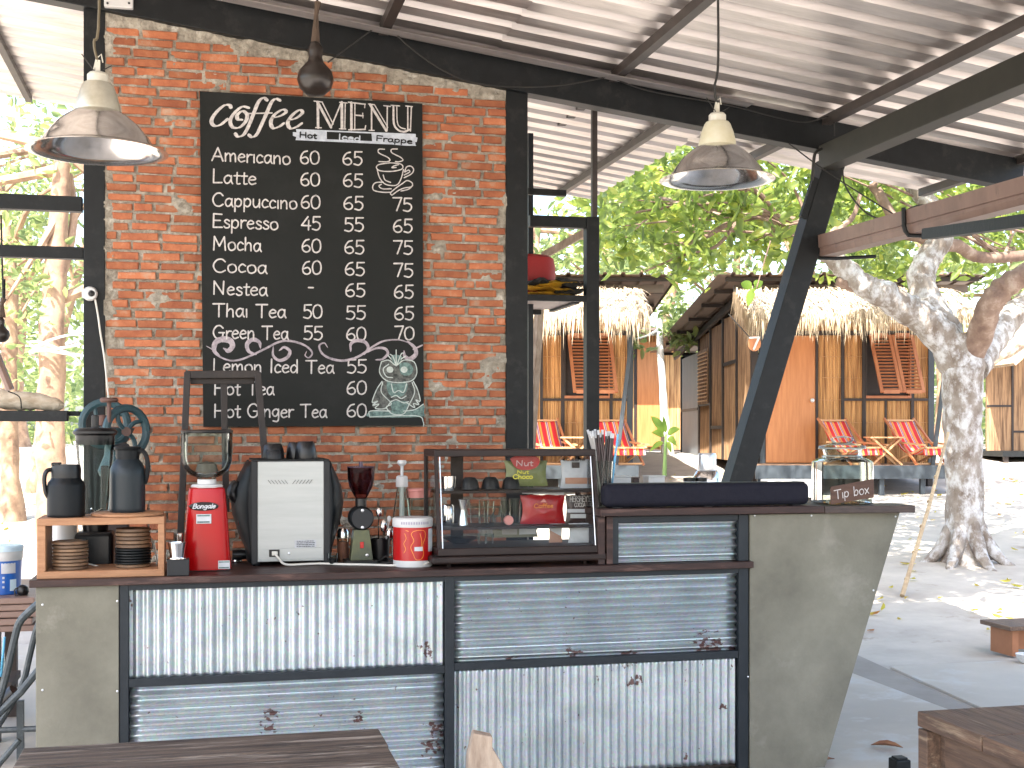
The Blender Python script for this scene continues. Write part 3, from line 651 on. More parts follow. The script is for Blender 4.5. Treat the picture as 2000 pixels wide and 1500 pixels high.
# scrollwork
I = Ink()
for L, w in (([(100,735),(150,765),(210,822),(300,852),(390,838),(480,800),(580,752),(680,702),(760,690),(850,708),(920,742),(958,790),(930,828),(900,810),(910,780)],17),
    ([(200,815),(160,770),(170,705),(225,678),(290,690),(308,735),(275,772),(250,760)],46), ([(490,798),(440,775),(428,715),(475,680),(525,700),(535,738)],34),
    ([(640,745),(640,810),(690,850),(755,825),(775,775),(730,742),(695,765)],26), ([(1080,740),(1055,708),(1015,730),(1035,790),(1100,832),(1200,852),(1300,832),(1380,790),(1450,738),(1540,692),(1660,682),(1750,708)],19),
    ([(1740,700),(1790,745),(1800,800),(1750,838),(1710,815),(1705,785)],36), ([(1385,795),(1412,745),(1385,700),(1320,688),(1272,715),(1270,768)],28), ([(1400,785),(1480,750),(1550,755),(1572,795),(1530,838),(1478,845)],22), ([(1780,760),(1855,725)],14)): fmP(I, Z2(L), w, taper=1)
I.build('scroll_ornament', chalk_pink, board)
# a chalk owl on a branch
I = Ink(); bz = lambda L: Z2(L)
I.fill(bz([(1520,860),(1600,845),(1640,870),(1700,845),(1790,870),(1805,960),(1760,1015),(1660,1025),(1550,1010),(1505,940)]), fm, NB)
I.fill(bz([(1520,1020),(1600,1010),(1740,1010),(1790,1040),(1835,1180),(1780,1240),(1700,1285),(1600,1285),(1500,1240),(1445,1220),(1480,1090)]), fm, NB)
I.build('owl_shading', chalk_grey, board)
I = Ink(); I.cnt = 8
up = lambda x, y: fm(x, y)+Vector((0,-.0005,0))
I.fill(bz([(1565,1020),(1640,1040),(1720,1020),(1730,1080),(1690,1140),(1600,1140),(1565,1080)]), up, NB); I.fill(bz([(1665,870),(1740,870),(1780,920),(1750,970),(1680,960)]), up, NB)
I.fill(bz([(1590,1190),(1640,1180),(1740,1190),(1700,1280),(1620,1280)]), up, NB); I.fill(bz([(1425,1260),(1780,1250),(1860,1205),(1868,1270),(1830,1310),(1425,1310)]), up, NB)
I.fill(bz([(1640,800),(1600,820),(1640,895),(1690,825)]), up, NB)
I.build('owl_colouring', chalk_teal, board)
I = Ink()
I.cnt = 0
up2 = lambda x, y: Vector((x, YB-.0012, y))
def ow(L, w=8, **k):
    P = [(fm(x, y).x, fm(x, y).z) for x, y in bz(L)]; I.stroke(P, w/4.1667*kpx, up2, NB, **k)
for L in ([(1520,860),(1580,848),(1640,890),(1700,848),(1785,862),(1808,950),(1765,1015),(1650,1030),(1555,1010),(1505,945),(1520,860)], [(1580,880),(1535,920),(1560,980),(1610,990)], [(1525,1020),(1480,1090),(1445,1190),(1490,1180),(1450,1215),(1500,1205),(1470,1240),(1550,1240),(1600,1180)],
    [(1780,1020),(1815,1090),(1835,1180),(1800,1170),(1825,1210),(1780,1200),(1790,1235),(1720,1190)], [(1530,1030),(1520,1110),(1600,1200),(1560,1230),(1610,1285),(1700,1285),(1745,1210),(1790,1110),(1770,1030)],
    [(1600,1040),(1620,1110),(1660,1095),(1700,1110),(1725,1040)], [(1600,1150),(1640,1135),(1680,1160),(1720,1140)], [(1590,1190),(1640,1170),(1700,1195),(1740,1185)], [(1425,1310),(1430,1262),(1590,1262)], [(1425,1310),(1800,1300),(1860,1350),(1862,1385)], [(1700,1262),(1790,1250),(1862,1205)],
    [(1640,895),(1615,820),(1590,800)], [(1640,880),(1640,765)], [(1645,890),(1680,800),(1700,790)], [(1600,840),(1575,810)], [(1680,840),(1715,815)]): ow(L)
for cx, cy in ((1590,925),(1705,925)):
    I.fill(bz([(cx+28*math.cos(a*.785), cy+26*math.sin(a*.785)) for a in range(8)]), lambda x, y: fm(x, y)+Vector((0,-.001,0)), NB)
I.build('owl_outline', mat('soft white chalk', (.6,.66,.62), (.4,.45,.42), 50, rough=.9), board)

# gourd hanging from a cord over the board, in front of the wall
def gourd(px, py, r, top, lab, Y):
    c = PY(px, py, Y); k = dep(c)/F
    g = thing('hanging_gourd', lab, 'gourd', c-Vector((0,0,r*k)))
    prof = [(0,-1),(.5,-.93),(.85,-.6),(1,-.15),(.9,.3),(.62,.62),(.42,.85),(.36,1.1),(.42,1.35),(.4,1.6),(.25,1.85),(.1,2.0),(0,2.02)]
    MB().lathe([(a*r*k, b*r*k) for a, b in prof], c, 24).build('bottle_gourd', gourd_m, g, smooth=True)
    MB().tube([c+Vector((0,0,1.9*r*k)), c+Vector((.004,0,3.4*r*k)), c+Vector((.012,0,4.1*r*k))], [.022,.01,.016], 8).build('stem', mat('twine', (.10,.07,.05), None, 20, rough=.9), g, smooth=True)
    t = PY(px, top, Y); MB().tube([c+Vector((.01,0,4*r*k)), Vector((c.x, Y, t.z))], .005, 6).build('cord', wire_m, g)
gourd(616,151,36,-75,'black bottle gourd hanging on a cord above the coffee menu board',6.3)
gourd(2,652,17,420,'dark gourd hanging at the left edge beside the rail',6.9)
# round camera on the left post with its white cord, white box at the beam
c = PY(176, 574, YW-.04)
wc = thing('security_camera', 'small round white camera fixed to the left black post', 'camera', c)
MB().lathe([(0,-.012),(.03,-.012),(.036,0),(.036,.012),(.03,.022),(0,.024)], c, 24, tilt=Matrix.Rotation(math.radians(90), 3, 'X')).build('housing', white_pl, wc, smooth=True)
MB().lathe([(0,.02),(.016,.024),(.012,.033),(0,.036)], c+Vector((.008,0,0)), 16, tilt=Matrix.Rotation(math.radians(90), 3, 'X')).build('lens', black_pl, wc, smooth=True)
MB().cbox(c+Vector((-.03,.022,0)), (.02,.03,.04)).build('bracket', white_pl, wc, bevel=.004)
q = lambda x, y: PY(x, y, YW-.045)
MB().tube(smoothp([q(186,585),q(192,620),q(196,650),q(204,700),q(210,760),q(213,800),q(208,860)],6), .005, 6).build('cord', cable_w, wc, smooth=True)
bx = thing('junction_box', 'white plastic junction box at the top left corner of the brick wall', 'junction box', PY(230,12,YW-.06))
a, b = PY(203,12,YW-.08), PY(260,-20,YW-.08); MB().box((a.x,YW-.08,a.z),(b.x,YW-.04,b.z)).build('box', white_pl, bx, bevel=.006)
for x in (210,252): p = PY(x,6,YW-.083); MB().lathe([(0,0),(.006,0),(.005,.003),(0,.004)], p, 8, tilt=Matrix.Rotation(math.radians(90),3,'X')).build('screw', grey_pl, bx)

# ================================================================ LAMPS
def lamp(px, py, wpx, D, top, lab, neckm, s=1):
    c = PD(px, py, D); k = D/F; R = wpx/2*k
    l = thing('pendant_lamp', lab, 'pendant lamp', c, group='industrial pendant lamps')
    out = [(1,0),(.985,.012),(.86,.06),(.80,.10),(.72,.26),(.60,.44),(.46,.58),(.36,.66),(.30,.70)]
    inn = [(.28,.69),(.44,.565),(.58,.425),(.70,.245),(.78,.09),(.85,.048),(.97,.0)]
    MB().open_lathe([(a*R, b*R*.86) for a, b in out+inn+[out[0]]], c, 56).build('shade', alu, l, smooth=True)
    MB().lathe([(a*R, b*R*.86) for a, b in ((.325,.68),(.325,.72),(.28,.95),(.225,1.12),(.2,1.16),(.15,1.165))], c, 40).build('neck', neckm, l, smooth=True)
    MB().lathe([(a*R, b*R*.86) for a, b in ((.15,1.16),(.15,1.3),(.12,1.34),(.05,1.35))], c, 24).build('lamp_holder', porcelain, l, smooth=True)
    MB().cbox(c+Vector((0,0,1.24*R)), (.07*R,.04*R,.2*R)).tube([c+Vector((-.06*R,0,1.18*R)), c+Vector((-.02*R,0,1.36*R)), c+Vector((.05*R,0,1.43*R)), c+Vector((.07*R,0,1.31*R))], .012*R, 6).build('hook', porcelain, l, bevel=.003)
    zt = 3.81-.1285*c.x-.04
    MB().tube(smoothp([c+Vector((0,0,1.31*R)), c+Vector((-.012,0,1.6*R)), c+Vector((.004,0,2.1*R)), Vector((c.x,c.y,zt))]), .005, 6).build('cord', wire_m if neckm is cream else mat('old brass tube', (.14,.11,.06), None, 9, rough=.5), l, smooth=True)
    MB().lathe([(0,.42*R),(.1*R,.44*R),(.13*R,.5*R),(.13*R,.66*R),(0,.67*R)], c, 16).build('bulb_socket', black_pl, l, smooth=True)
    MB().tube([c+Vector((-.05*R,-.05*R,1.17*R)),c+Vector((-.22*R,-.05*R,1.4*R))], .008*R, 5).tube([c+Vector((.05*R,-.05*R,1.17*R)),c+Vector((.2*R,-.05*R,1.26*R))], .008*R, 5).build('wire_end', wire_m, l)
lamp(191, 297, 268, 4.3, 0, 'aluminium pendant lamp at the left in front of the brick wall', mat('worn silver neck', (.62,.6,.5), (.45,.42,.32), 9, rough=.35, metal=.6))
lamp(1401, 352, 226, 5.1, 0, 'aluminium pendant lamp with yellowed neck hanging over the bar at the right', cream)
# ================================================================ COUNTER
YC = 5.33; ZL = .962; ZU = PY(1400,990,YC).z
ctr = thing('coffee_counter', 'long coffee counter clad in corrugated iron and olive concrete board with raised bar', 'counter', (1.2, YC, 0))
cx = lambda px, py=1120, Y=YC: PY(px, py, Y).x
def rect(mb, px0, px1, py0, py1, y0, y1):
    a = PY(px0, (py0+py1)/2, YC); b = PY(px1, (py0+py1)/2, YC); z1 = PY((px0+px1)/2, py0, YC).z; z0 = PY((px0+px1)/2, py1, YC).z
    return mb.box((a.x, y0, z0), (b.x, y1, z1))
# lower top: three planks
xl0, xl1 = cx(58), cx(1468)
y = YC-.025
for i, wd in enumerate((.15, .22, .22)):
    MB().box((xl0, y, ZL-.029-.0006*i), (xl1, y+wd-.004, ZL-.0006*i)).build('worktop_plank', dark_wood, ctr, bevel=.003); y += wd
# steel frame
fr = lambda n, *a, m=slate_steel: rect(MB(), *a).build(n, m, ctr, bevel=.002)
zt = ZL-.030; zb = .03
def vbar(px0, px1, z0=zb, z1=zt, y0=YC+.005, y1=YC+.05):
    MB().box((cx(px0,1300), y0, z0), (cx(px1,1300), y1, z1)).build('upright', slate_steel, ctr, bevel=.002)
vbar(233,251); vbar(870,888); vbar(1444,1463)
def hbar(px0, px1, pyc0, pyc1, hpx, ang=True):
    z = PY((px0+px1)/2, (pyc0+pyc1)/2, YC).z; h = hpx*5.5/F
    MB().box((cx(px0,1300), YC+.008, z-h/2), (cx(px1,1300), YC+.045, z+h/2)).build('rail', slate_steel, ctr, bevel=.002)
hbar(251,870,1337,1307,15); hbar(888,1444,1302,1280,15)
MB().box((cx(251,1300), YC+.008, zt-.024), (cx(870,1300), YC+.045, zt-.002)).build('rail', slate_steel, ctr); MB().box((cx(888,1300), YC+.008, zt-.024), (cx(1444,1300), YC+.045, zt-.002)).build('rail', slate_steel, ctr)
hbar(251,870,1600,1560,16); hbar(888,1444,1558,1520,16)
# corrugated sheets
def corr(x0, x1, z0, z1, Y, pitch, amp, horiz):
    mb = MB(); L = (z1-z0) if horiz else (x1-x0); n = int(L/pitch*10); vs = []; M_ = 24
    for i in range(n+1):
        t = L*i/n; d = amp*math.sin(2*math.pi*t/pitch)
        for j in range(M_+1):
            s = j/M_; wob = .0014*noise.noise(Vector((t*9, s*7, Y*3+x0)))
            e = 0
            if j in (0, M_): e = .003*noise.noise(Vector((t*60, j, 1)))
            vs.append((x0+(x1-x0)*s+e, Y+d+wob, z0+t) if horiz else (x0+t, Y+d+wob, z0+(z1-z0)*s+e))
    m = M_+1; fs = [(i*m+j, i*m+j+1, (i+1)*m+j+1, (i+1)*m+j) for i in range(n) for j in range(M_)]
    mb.add(vs, fs); return mb.build('corrugated_sheet', galv, ctr, smooth=True, solid=.0008)
zm1 = PY(560,1322,YC).z; zm2 = PY(1166,1291,YC).z
P = .0415
corr(cx(252,1300), cx(869,1300), zm1+.012, zt-.012, YC+.035, P, .007, False)
corr(cx(889,1300), cx(1443,1300), zm2+.01, zt-.022, YC+.035, .036, .0105, True)
corr(cx(252,1300), cx(869,1300), .05, zm1-.018, YC+.035, .04, .0105, True)
corr(cx(889,1300), cx(1443,1300), .05, zm2-.012, YC+.035, .037, .007, False)
a = PY(1207,1016,YC); b = PY(1445,1101,YC)
corr(a.x, b.x, ZL+.004, a.z-.01, YC+.04, .036, .0105, True)
MB().box((a.x-.03, YC+.06, .03), (xl1-.05, YC+.075, ZU-.04)).build('back_board', timber, ctr)
MB().box((xl0+.05, YC+.06, .03), (a.x-.03, YC+.075, zt-.002)).build('back_board', timber, ctr)
MB().box((xl0+.02, 5.86, .03), (xl1+.5, 5.9, zt-.002)).build('rear_panel', timber, ctr)
# small upper box frame
MB().box((cx(1170,1050), YC+.01, ZL), (cx(1183,1050), YC+.3, ZU-.036)).build('bar_side', dark_wood, ctr, bevel=.002)
MB().box((cx(1186,1050), YC+.004, ZL+.001), (cx(1198,1050), YC+.04, ZU-.036)).build('bar_upright', dark_wood, ctr, bevel=.002)
MB().box((cx(1198,1050), YC+.012, ZL+.001), (cx(1210,1050), YC+.05, ZU-.036)).build('upright', slate_steel, ctr, bevel=.002)
MB().box((cx(1444,1050), YC+.006, ZL+.001), (cx(1463,1050), YC+.05, ZU-.036)).build('upright', slate_steel, ctr, bevel=.002)
MB().box((cx(1210,1050), YC+.012, ZU-.066), (cx(1444,1050), YC+.05, ZU-.036)).build('rail', slate_steel, ctr, bevel=.002)
# bar top planks
xb0, xb1, xb2 = cx(1168,995), cx(1603,995), cx(1775,998)
MB().box((xb0, YC-.04, ZU-.032), (xb1-.001, YC+.2, ZU)).build('bar_plank', dark_wood, ctr, bevel=.003)
MB().box((xb0, YC+.203, ZU-.033), (xb1-.001, YC+.45, ZU-.001)).build('bar_plank', dark_wood, ctr, bevel=.003)
pc = [PZ(1603,988,ZU), PZ(1800,990,ZU)]
MB().prism([Vector((xb1+.001, YC-.04, ZU-.034)), Vector((xb1+.42, YC-.10, ZU-.034)), Vector((xb1+.44, YC+.1, ZU-.034)), Vector((xb1+.001, YC+.2, ZU-.034))], (0,0,.033)).build('bar_plank', mat('aged end plank', (.07,.045,.036), (.035,.023,.02), 6, rough=.5, stretch=(1,8,8), bump=.2), ctr, bevel=.003)
MB().box((xb1+.001, YC+.203, ZU-.034), (xb1+.36, YC+.45, ZU-.001)).build('bar_plank', dark_wood, ctr, bevel=.003)
# concrete boards
rect(MB(), 70, 232, 1148, 1600, YC, YC+.014)
a = PY(70,1300,YC); b = PY(232,1300,YC)
MB().box((a.x, YC, .012), (b.x, YC+.014, zt)).build('concrete_panel', concrete, ctr, bevel=.002)
MB().box((a.x+.004, YC+.016, .012), (a.x+.03, 5.86, zt-.002)).build('concrete_side', concrete, ctr)
tl, tr = PY(1465,1004,YC), PY(1758,1006,YC); br = PY(1611,1500,YC); kk = (tr.z-.012)/(tr.z-br.z); brx = tr.x+(br.x-tr.x)*kk
ztp = ZU-.037
poly = [Vector((tl.x, YC, .012)), Vector((brx, YC, .012)), Vector((tr.x, YC, ztp)), Vector((tl.x, YC, ztp))]
MB().prism(poly, (0,.014,0)).build('concrete_panel', concrete, ctr, bevel=.002)
poly2 = [Vector((tl.x+.01, YC+.016, .012)), Vector((brx-.02, YC+.016, .012)), Vector((tr.x-.02, YC+.016, ztp)), Vector((tl.x+.01, YC+.016, ztp))]
MB().prism(poly2, (0,.40,0)).build('end_block', concrete, ctr)
for x, y in ((83,1181),(229,1174),(83,1348),(229,1350),(1474,1007),(1585,1007),(1749,1009),(1706,1153),(1461,1322)):
    p = PY(x, y, YC-.001); MB().lathe([(0,0),(.005,0),(.004,.002),(0,.003)], p, 8, tilt=Matrix.Rotation(math.radians(90),3,'X')).build('screw', tin_m, ctr)
for x, y in ((1215,1010),(1215,1096)): pass

# ================================================================ THINGS ON THE COUNTER
def on(px, py, z=ZL):
    p = PZ(px, py, z); return p, dep(p)/F
def prof(pairs, k): return [(a*k, b*k) for a, b in pairs]
RX = Matrix.Rotation(math.radians(90), 3, 'X')
# crate riser
pl0 = PY(72,1130,YC+.02); pr0 = PY(321,1122,YC+.02); k = dep(pl0)/F
rx0, rx1 = pl0.x, pr0.x; y0, y1 = YC+.015, YC+.27; zr = ZL; H = 118*k; tk = 14*k
rs = thing('wooden_riser', 'open pine shelf box standing on the left end of the counter', 'shelf', ((rx0+rx1)/2, y0, ZL))
MB().box((rx0, y0, zr), (rx1, y1, zr+tk)).build('bottom_board', pine, rs, bevel=.002)
MB().box((rx0, y0, zr+H-tk), (rx1, y1, zr+H)).build('top_board', pine, rs, bevel=.002)
MB().box((rx0, y0+.002, zr+tk), (rx0+16*k, y1-.002, zr+H-tk)).build('side_board', pine, rs, bevel=.002)
MB().box((rx1-12*k, y0+.002, zr+tk), (rx1, y1-.002, zr+H-tk)).build('side_board', pine, rs, bevel=.002)
ZR = zr+H
# thermoses
p = Vector((PY(129,1005,YC+.12).x, YC+.12, ZR)); k = dep(p)/F
t = thing('thermos_jug', 'short black thermos with loop handle standing on the left of the pine shelf box', 'thermos', p)
MB().lathe(prof([(34,0),(35.5,2),(35.5,6),(35.5,60),(34,67),(29,73),(28,76)],k), p, 36).build('body', matte_black, t, smooth=True)
MB().lathe(prof([(28,75),(28.5,92),(27,99),(27,102),(0,103)],k), p, 36).build('lid', black_pl, t, smooth=True)
MB().tube(smoothp([p+Vector(q)*k for q in ((-24,-6,92),(-34,-9,90),(-39,-10,76),(-37,-9,50),(-32,-6,38))],5), 4.2*k, 8).build('handle', black_pl, t, smooth=True)
MB().box(tuple(p+Vector((-26,-18,100))*k), tuple(p+Vector((-10,18,106))*k)).build('spout_button', black_pl, t, bevel=.003)
pw = Vector((PY(249,1005,YC+.14).x, YC+.145, ZR)); k = dep(pw)/F
t = thing('round_board', 'round thin wooden board on the pine shelf box under the tall thermos', 'board', pw)
MB().lathe(prof([(66,0),(69,1.5),(69,5),(67,6.5),(0,6.5)],k), pw, 40).build('disc', pine, t, smooth=True)
p = pw+Vector((0,0,6.6*k)); t = thing('thermos_jug', 'tall charcoal blue thermos with side handle on a round wooden board', 'thermos', p)
MB().lathe(prof([(32,0),(33.5,2),(33.5,8),(33.5,70),(33,84),(28,95),(24,100),(22,103)],k), p, 36).build('body', mat('charcoal blue enamel', (.014,.021,.026), (.012,.018,.022), 5, spec=.3, rough=.36), t, smooth=True)
MB().lathe(prof([(22,102),(23,120),(25,122),(26,126),(24,128),(0,128)],k), p, 36).build('lid', matte_black, t, smooth=True)
MB().tube(smoothp([p+Vector(q)*k for q in ((18,-8,122),(32,-10,116),(38,-10,96),(36,-9,68),(32,-6,56))],5), 4.5*k, 8).build('handle', matte_black, t, smooth=True)
# blender behind
p, k = on(186, 1092); p = Vector((PY(186,1060,5.74).x, 5.74, ZL)); k = dep(p)/F
t = thing('blender', 'bar blender with clear jug and black lid behind the pine shelf box', 'blender', p)
MB().box(tuple(p+Vector((-36,-32,0))*k), tuple(p+Vector((36,32,72))*k)).build('motor_base', black_pl, t, bevel=.02, seg=3)
MB().lathe(prof([(24,72),(26,100),(24,104),(0,104)],k), p, 24).build('coupling', black_pl, t, smooth=True)
MB().open_lathe(prof([(24,104),(26,112),(30,170),(37,245),(38,248),(36,248),(29,170),(24,112)],k), p, 36).build('jug', glass, t, smooth=True)
MB().lathe(prof([(36,240),(37,258),(42,262),(42,266),(36,272),(0,274)],k), p, 32).build('lid', black_pl, t, smooth=True)
MB().lathe(prof([(7,272),(7,296),(5,298),(0,298)],k), p, 14).build('tamper', black_pl, t, smooth=True)
MB().tube(smoothp([p+Vector(q)*k for q in ((34,0,232),(56,0,238),(62,0,215),(56,0,150),(34,0,128))],5), 6*k, 8).build('handle', grey_pl, t, smooth=True)
for a in (0,2.1,4.2): MB().tube([p+Vector((0,0,108))*k, p+Vector((14*math.cos(a),14*math.sin(a),116))*k], 1.5*k, 5).build('blade', chrome, t)
# hand-cranked mill with two flywheels, on a back ledge
p = Vector((PY(232,1000,6.2).x, 6.2, .0)); k = dep(p)/F
t = thing('hand_coffee_mill', 'antique coffee mill with large teal flywheels and brown knob behind the thermoses', 'coffee mill', (p.x,p.y,0))
zc = PY(232,842,6.2).z
def wheel(cxp, cyp, rp, Y, ry=.55):
    c = PY(cxp, cyp, Y); r = rp*dep(c)/F; mb = MB(); pts = []
    A = Matrix.Rotation(math.radians(38 if ry < .8 else 8), 3, 'Z')
    ring = [c+A@Vector((r*math.cos(i*math.tau/28), 0, r*math.sin(i*math.tau/28))) for i in range(29)]
    mb.tube(ring, 8*k, 8, cap=False)
    mb.build('flywheel', teal_iron, t, smooth=True)
    for i in range(4):
        a = i*math.pi/2+.5; m = MB(); m.tube(smoothp([c, c+A@Vector((r*.5*math.cos(a+.3),0,r*.5*math.sin(a+.3))), c+A@Vector((r*.97*math.cos(a),0,r*.97*math.sin(a)))],4), 4.5*k, 6).build('spoke', teal_iron, t, smooth=True)
    MB().lathe(prof([(0,-8),(9,-8),(9,8),(0,8)],k), c, 14, tilt=RX).build('hub', rust_wood, t, smooth=True)
wheel(247,843,46,6.12,.6); wheel(205,828,42,6.34,1)
c = PY(213,786,6.05); MB().lathe(prof([(0,0),(14,0),(17,3),(17,6),(14,9),(0,9)],k), c, 20).build('knob', rust_wood, t, smooth=True)
MB().tube([c, c-Vector((0,0,38))*k], 4*k, 8).build('knob_stem', rust_wood, t, smooth=True)
MB().lathe(prof([(0,0),(10,2),(13,10),(10,20),(0,22)],k), PY(200,832,6.1), 14).build('wing_nut', rust_wood, t, smooth=True)
MB().lathe(prof([(30,-70),(34,-60),(22,-30),(20,-5),(30,10),(36,24),(0,26)],k), PY(226,860,6.25), 20).build('mill_body', teal_iron, t, smooth=True)
c = PY(226,900,6.25); MB().box((c.x-.06,6.15,0), (c.x+.06,6.3,c.z-.02)).build('mill_stand', timber, t, bevel=.005)
# coasters
def coaster(px, py, rpx, hpx, m, lab, grp, Yc_):
    p = Vector((PY(px,py,Yc_).x+random.uniform(-.002,.002), Yc_+random.uniform(-.003,.003), coaster.z)); k = dep(p)/F
    t = MB().lathe(prof([(rpx-4,0),(rpx,1.2),(rpx,hpx-1.6),(rpx-3,hpx-.4),(rpx-9,hpx-.4),(rpx-11,hpx-2),(0,hpx-2)],k), p, 32).build('coaster', m, smooth=True)
    tag(t, lab, 'coaster', grp); coaster.z += hpx*k
ordn = ['bottom','second from the bottom','third from the bottom','fourth from the bottom','fourth from the top','third from the top','second from the top','top']
coaster.z = ZL+14*rs_k if (rs_k := k) else 0
coaster.z = ZL+tk+.0005
oak2 = mat('darker coaster wood', (.15,.09,.05), (.09,.05,.03), 10, rough=.6)
for i in range(8): coaster(137, 1110, 34, 6.9, oak if i % 3 else oak2, 'wooden coaster, %s of the left stack in the pine shelf box' % ordn[i], 'left coaster stack', YC+.11)
coaster.z = ZL+tk+.0005
coaster(260, 1110, 33, 6.5, oak, 'light wooden coaster under the black ones in the right stack', 'right coaster stack', YC+.14)
for i in range(6): coaster(260, 1110, 34.5, 5.2, matte_black, 'black coaster, %s of the six black ones in the right stack' % ['lowest','second lowest','third lowest','third highest','second highest','highest'][i], 'right coaster stack', YC+.14)
for i in range(5): coaster(260, 1110, 33, 7.6, oak if i % 2 else oak2, 'wooden coaster above the black ones, %s of five in the right stack' % ['lowest','second lowest','middle','second highest','topmost'][i], 'right coaster stack', YC+.14)
# white mug and glass behind the left coasters
p = Vector((PY(122,1080,5.72).x, 5.72, ZL)); k = dep(p)/F
t = thing('white_canister', 'plain white canister behind the left stack of coasters', 'canister', p)
MB().lathe(prof([(26,0),(27,3),(27,88),(25,92),(0,92)],k), p, 28).build('body', white_pl, t, smooth=True)
p = Vector((PY(150,1080,5.6).x, 5.6, ZL)); k = dep(p)/F
t = thing('drinking_glass', 'clear drinking glass behind the left stack of coasters', 'glass', p)
MB().open_lathe(prof([(16,0),(21,62),(20,62),(15,3)],k), p, 24).build('glass_wall', glass, t, smooth=True)
zz = ZL+tk+.006; yy = YC+.2
q = lambda px, py, Y=yy: PY(px, py, Y)
cable('power_cable', [q(166,1068),q(171,1078),q(170,1098),q(180,1103),q(210,1110),q(222,1108),q(235,1110),q(285,1108),q(306,1106)], .0035, cable_w, 'white power cable lying inside the pine shelf box between the coaster stacks')
cable('power_cable', [q(288,1046),q(298,1056),q(301,1072),q(306,1090),q(306,1104)], .0035, cable_w, 'white cable hanging behind the right coaster stack')
# knock box with steel cup
p, k = on(348, 1124)
t = thing('knock_box', 'small charcoal block with a steel cup on it left of the red grinder', 'knock box', p)
MB().box(tuple(p+Vector((-21,-10,0))*k), tuple(p+Vector((21,26,32))*k)).build('base', grey_pl, t, bevel=.003)
MB().open_lathe(prof([(13,33),(17,60),(18,64),(16,64),(12,35)],k), p+Vector((-2,8,0))*k, 28).build('cup', chrome, t, smooth=True)
MB().lathe(prof([(0,32.5),(18,32.5),(18,34.5),(0,35)],k), p+Vector((-2,8,0))*k, 24).build('cup_base', chrome, t, smooth=True)
# red grinder
p, k = on(404, 1112)
t = thing('coffee_grinder', 'glossy red coffee grinder with clear hopper beside the espresso machine', 'coffee grinder', p)
R8 = math.pi/4
def oct_body(z0, z1, r0, r1, mb, d=.72, n=16, p=p, k=k):
    ring = lambda r, z: [p+Vector((r*math.copysign(abs(math.cos(a))**.7, math.cos(a)), r*d*math.copysign(abs(math.sin(a))**.7, math.sin(a)), z))*k for a in [i*math.tau/n+math.pi/n for i in range(n)]]
    a, b = ring(r0, z0), ring(r1, z1); mb.add(a+b, [(i, (i+1) % n, n+(i+1) % n, n+i) for i in range(n)]+[tuple(range(n)), tuple(range(2*n-1,n-1,-1))]); return mb
mb = MB(); n = 24; RR = [(47,2),(47,8),(44,40),(41.5,80),(38.5,120),(36,150),(34.5,158),(30,161)]; vs = []
for r, z in RR:
    for i in range(n):
        a = i*math.tau/n+math.pi/n; vs.append(p+Vector((r*math.copysign(abs(math.cos(a))**.62, math.cos(a)), r*.8*math.copysign(abs(math.sin(a))**.62, math.sin(a)), z))*k)
m_ = len(RR); fs = [(i*n+j, i*n+(j+1)%n, (i+1)*n+(j+1)%n, (i+1)*n+j) for i in range(m_-1) for j in range(n)]+[tuple(range(n)), tuple(range(m_*n-1,(m_-1)*n-1,-1))]
mb.add(vs, fs); mb.build('body', red_enamel, t, smooth=True)
MB().box(tuple(p+Vector((-44,-30,0))*k), tuple(p+Vector((44,32,2.5))*k)).build('foot_plate', black_pl, t)
MB().lathe(prof([(0,160),(29,160),(31,163),(28,166),(18,167),(18,176),(0,176)],k), p, 32).build('collar', mat('white cast metal',(.7,.7,.69),None,8,rough=.35), t, smooth=True)
MB().open_lathe(prof([(14,174),(18,179),(31,184),(43,196),(48,212),(49,230),(49.5,268),(48,268),(47.5,230),(46.5,213),(42,198),(30,186),(16,181)],k), p, 40).build('hopper', glass, t, smooth=True)
MB().lathe(prof([(49,266),(50,268),(50,271),(46,273),(0,273)],k), p, 40).build('hopper_lid', black_pl, t, smooth=True)
MB().lathe(prof([(0,178),(20,182),(28,190),(22,206),(0,212)],k), p, 16, sx=.8, sy=.6).build('inner_cone', mat('coffee residue', (.16,.13,.11), (.1,.08,.06), 8, rough=.6), t, smooth=True)
MB().box(tuple(p+Vector((-56,-6,40))*k), tuple(p+Vector((-45,12,72))*k)).build('side_bracket', chrome, t, bevel=.006)
yf = p.y-.8*39*k
bc = p+Vector((-6,-31.5,125))*k
MB().lathe([(0,0),(1,0),(1,.1),(.9,.16),(0,.18)], bc, 32, sx=1, sy=1, tilt=Matrix.Diagonal((28*k,28*k,28*k))@(Matrix.Rotation(math.radians(96),3,'X')@Matrix.Diagonal((1,.30,.6)))).build('badge', black_pl, t, smooth=True)
I = Ink(); nn = Vector((0,-1,.12)).normalized(); text(I, 'Bongale', bc+Vector((-21,-5.6,-3.5))*k, (1,0,0), (0,.1,1), nn, 42*k, 8.5*k, 1.7*k, shear=.3); I.build('badge_script', paper, t)
def label_plate(c, w, h, m, parent, name='sticker', lines=0, tilt=0.1, im=None):
    a = Vector(c); ux = Vector((1,0,0)); uz = Vector((0,tilt,1)); nn = Vector((0,-1,tilt)).normalized()
    MB().prism([a-ux*w/2-uz*h/2, a+ux*w/2-uz*h/2, a+ux*w/2+uz*h/2, a-ux*w/2+uz*h/2], nn*.0008).build(name, m, parent)
    if lines:
        I = Ink()
        for i in range(lines):
            zz = h*(.34-.68*i/max(1,lines-1)); x = -w*.4
            while x < w*.38:
                l = random.uniform(.04,.14)*w; I.stroke([(x,zz),(min(x+l,w*.42),zz)], h/lines*.3, lambda u, v: a+ux*u+uz*v+nn*.001, nn, smooth=False); x += l+w*.04
        I.build('small_print', im or ink, parent)
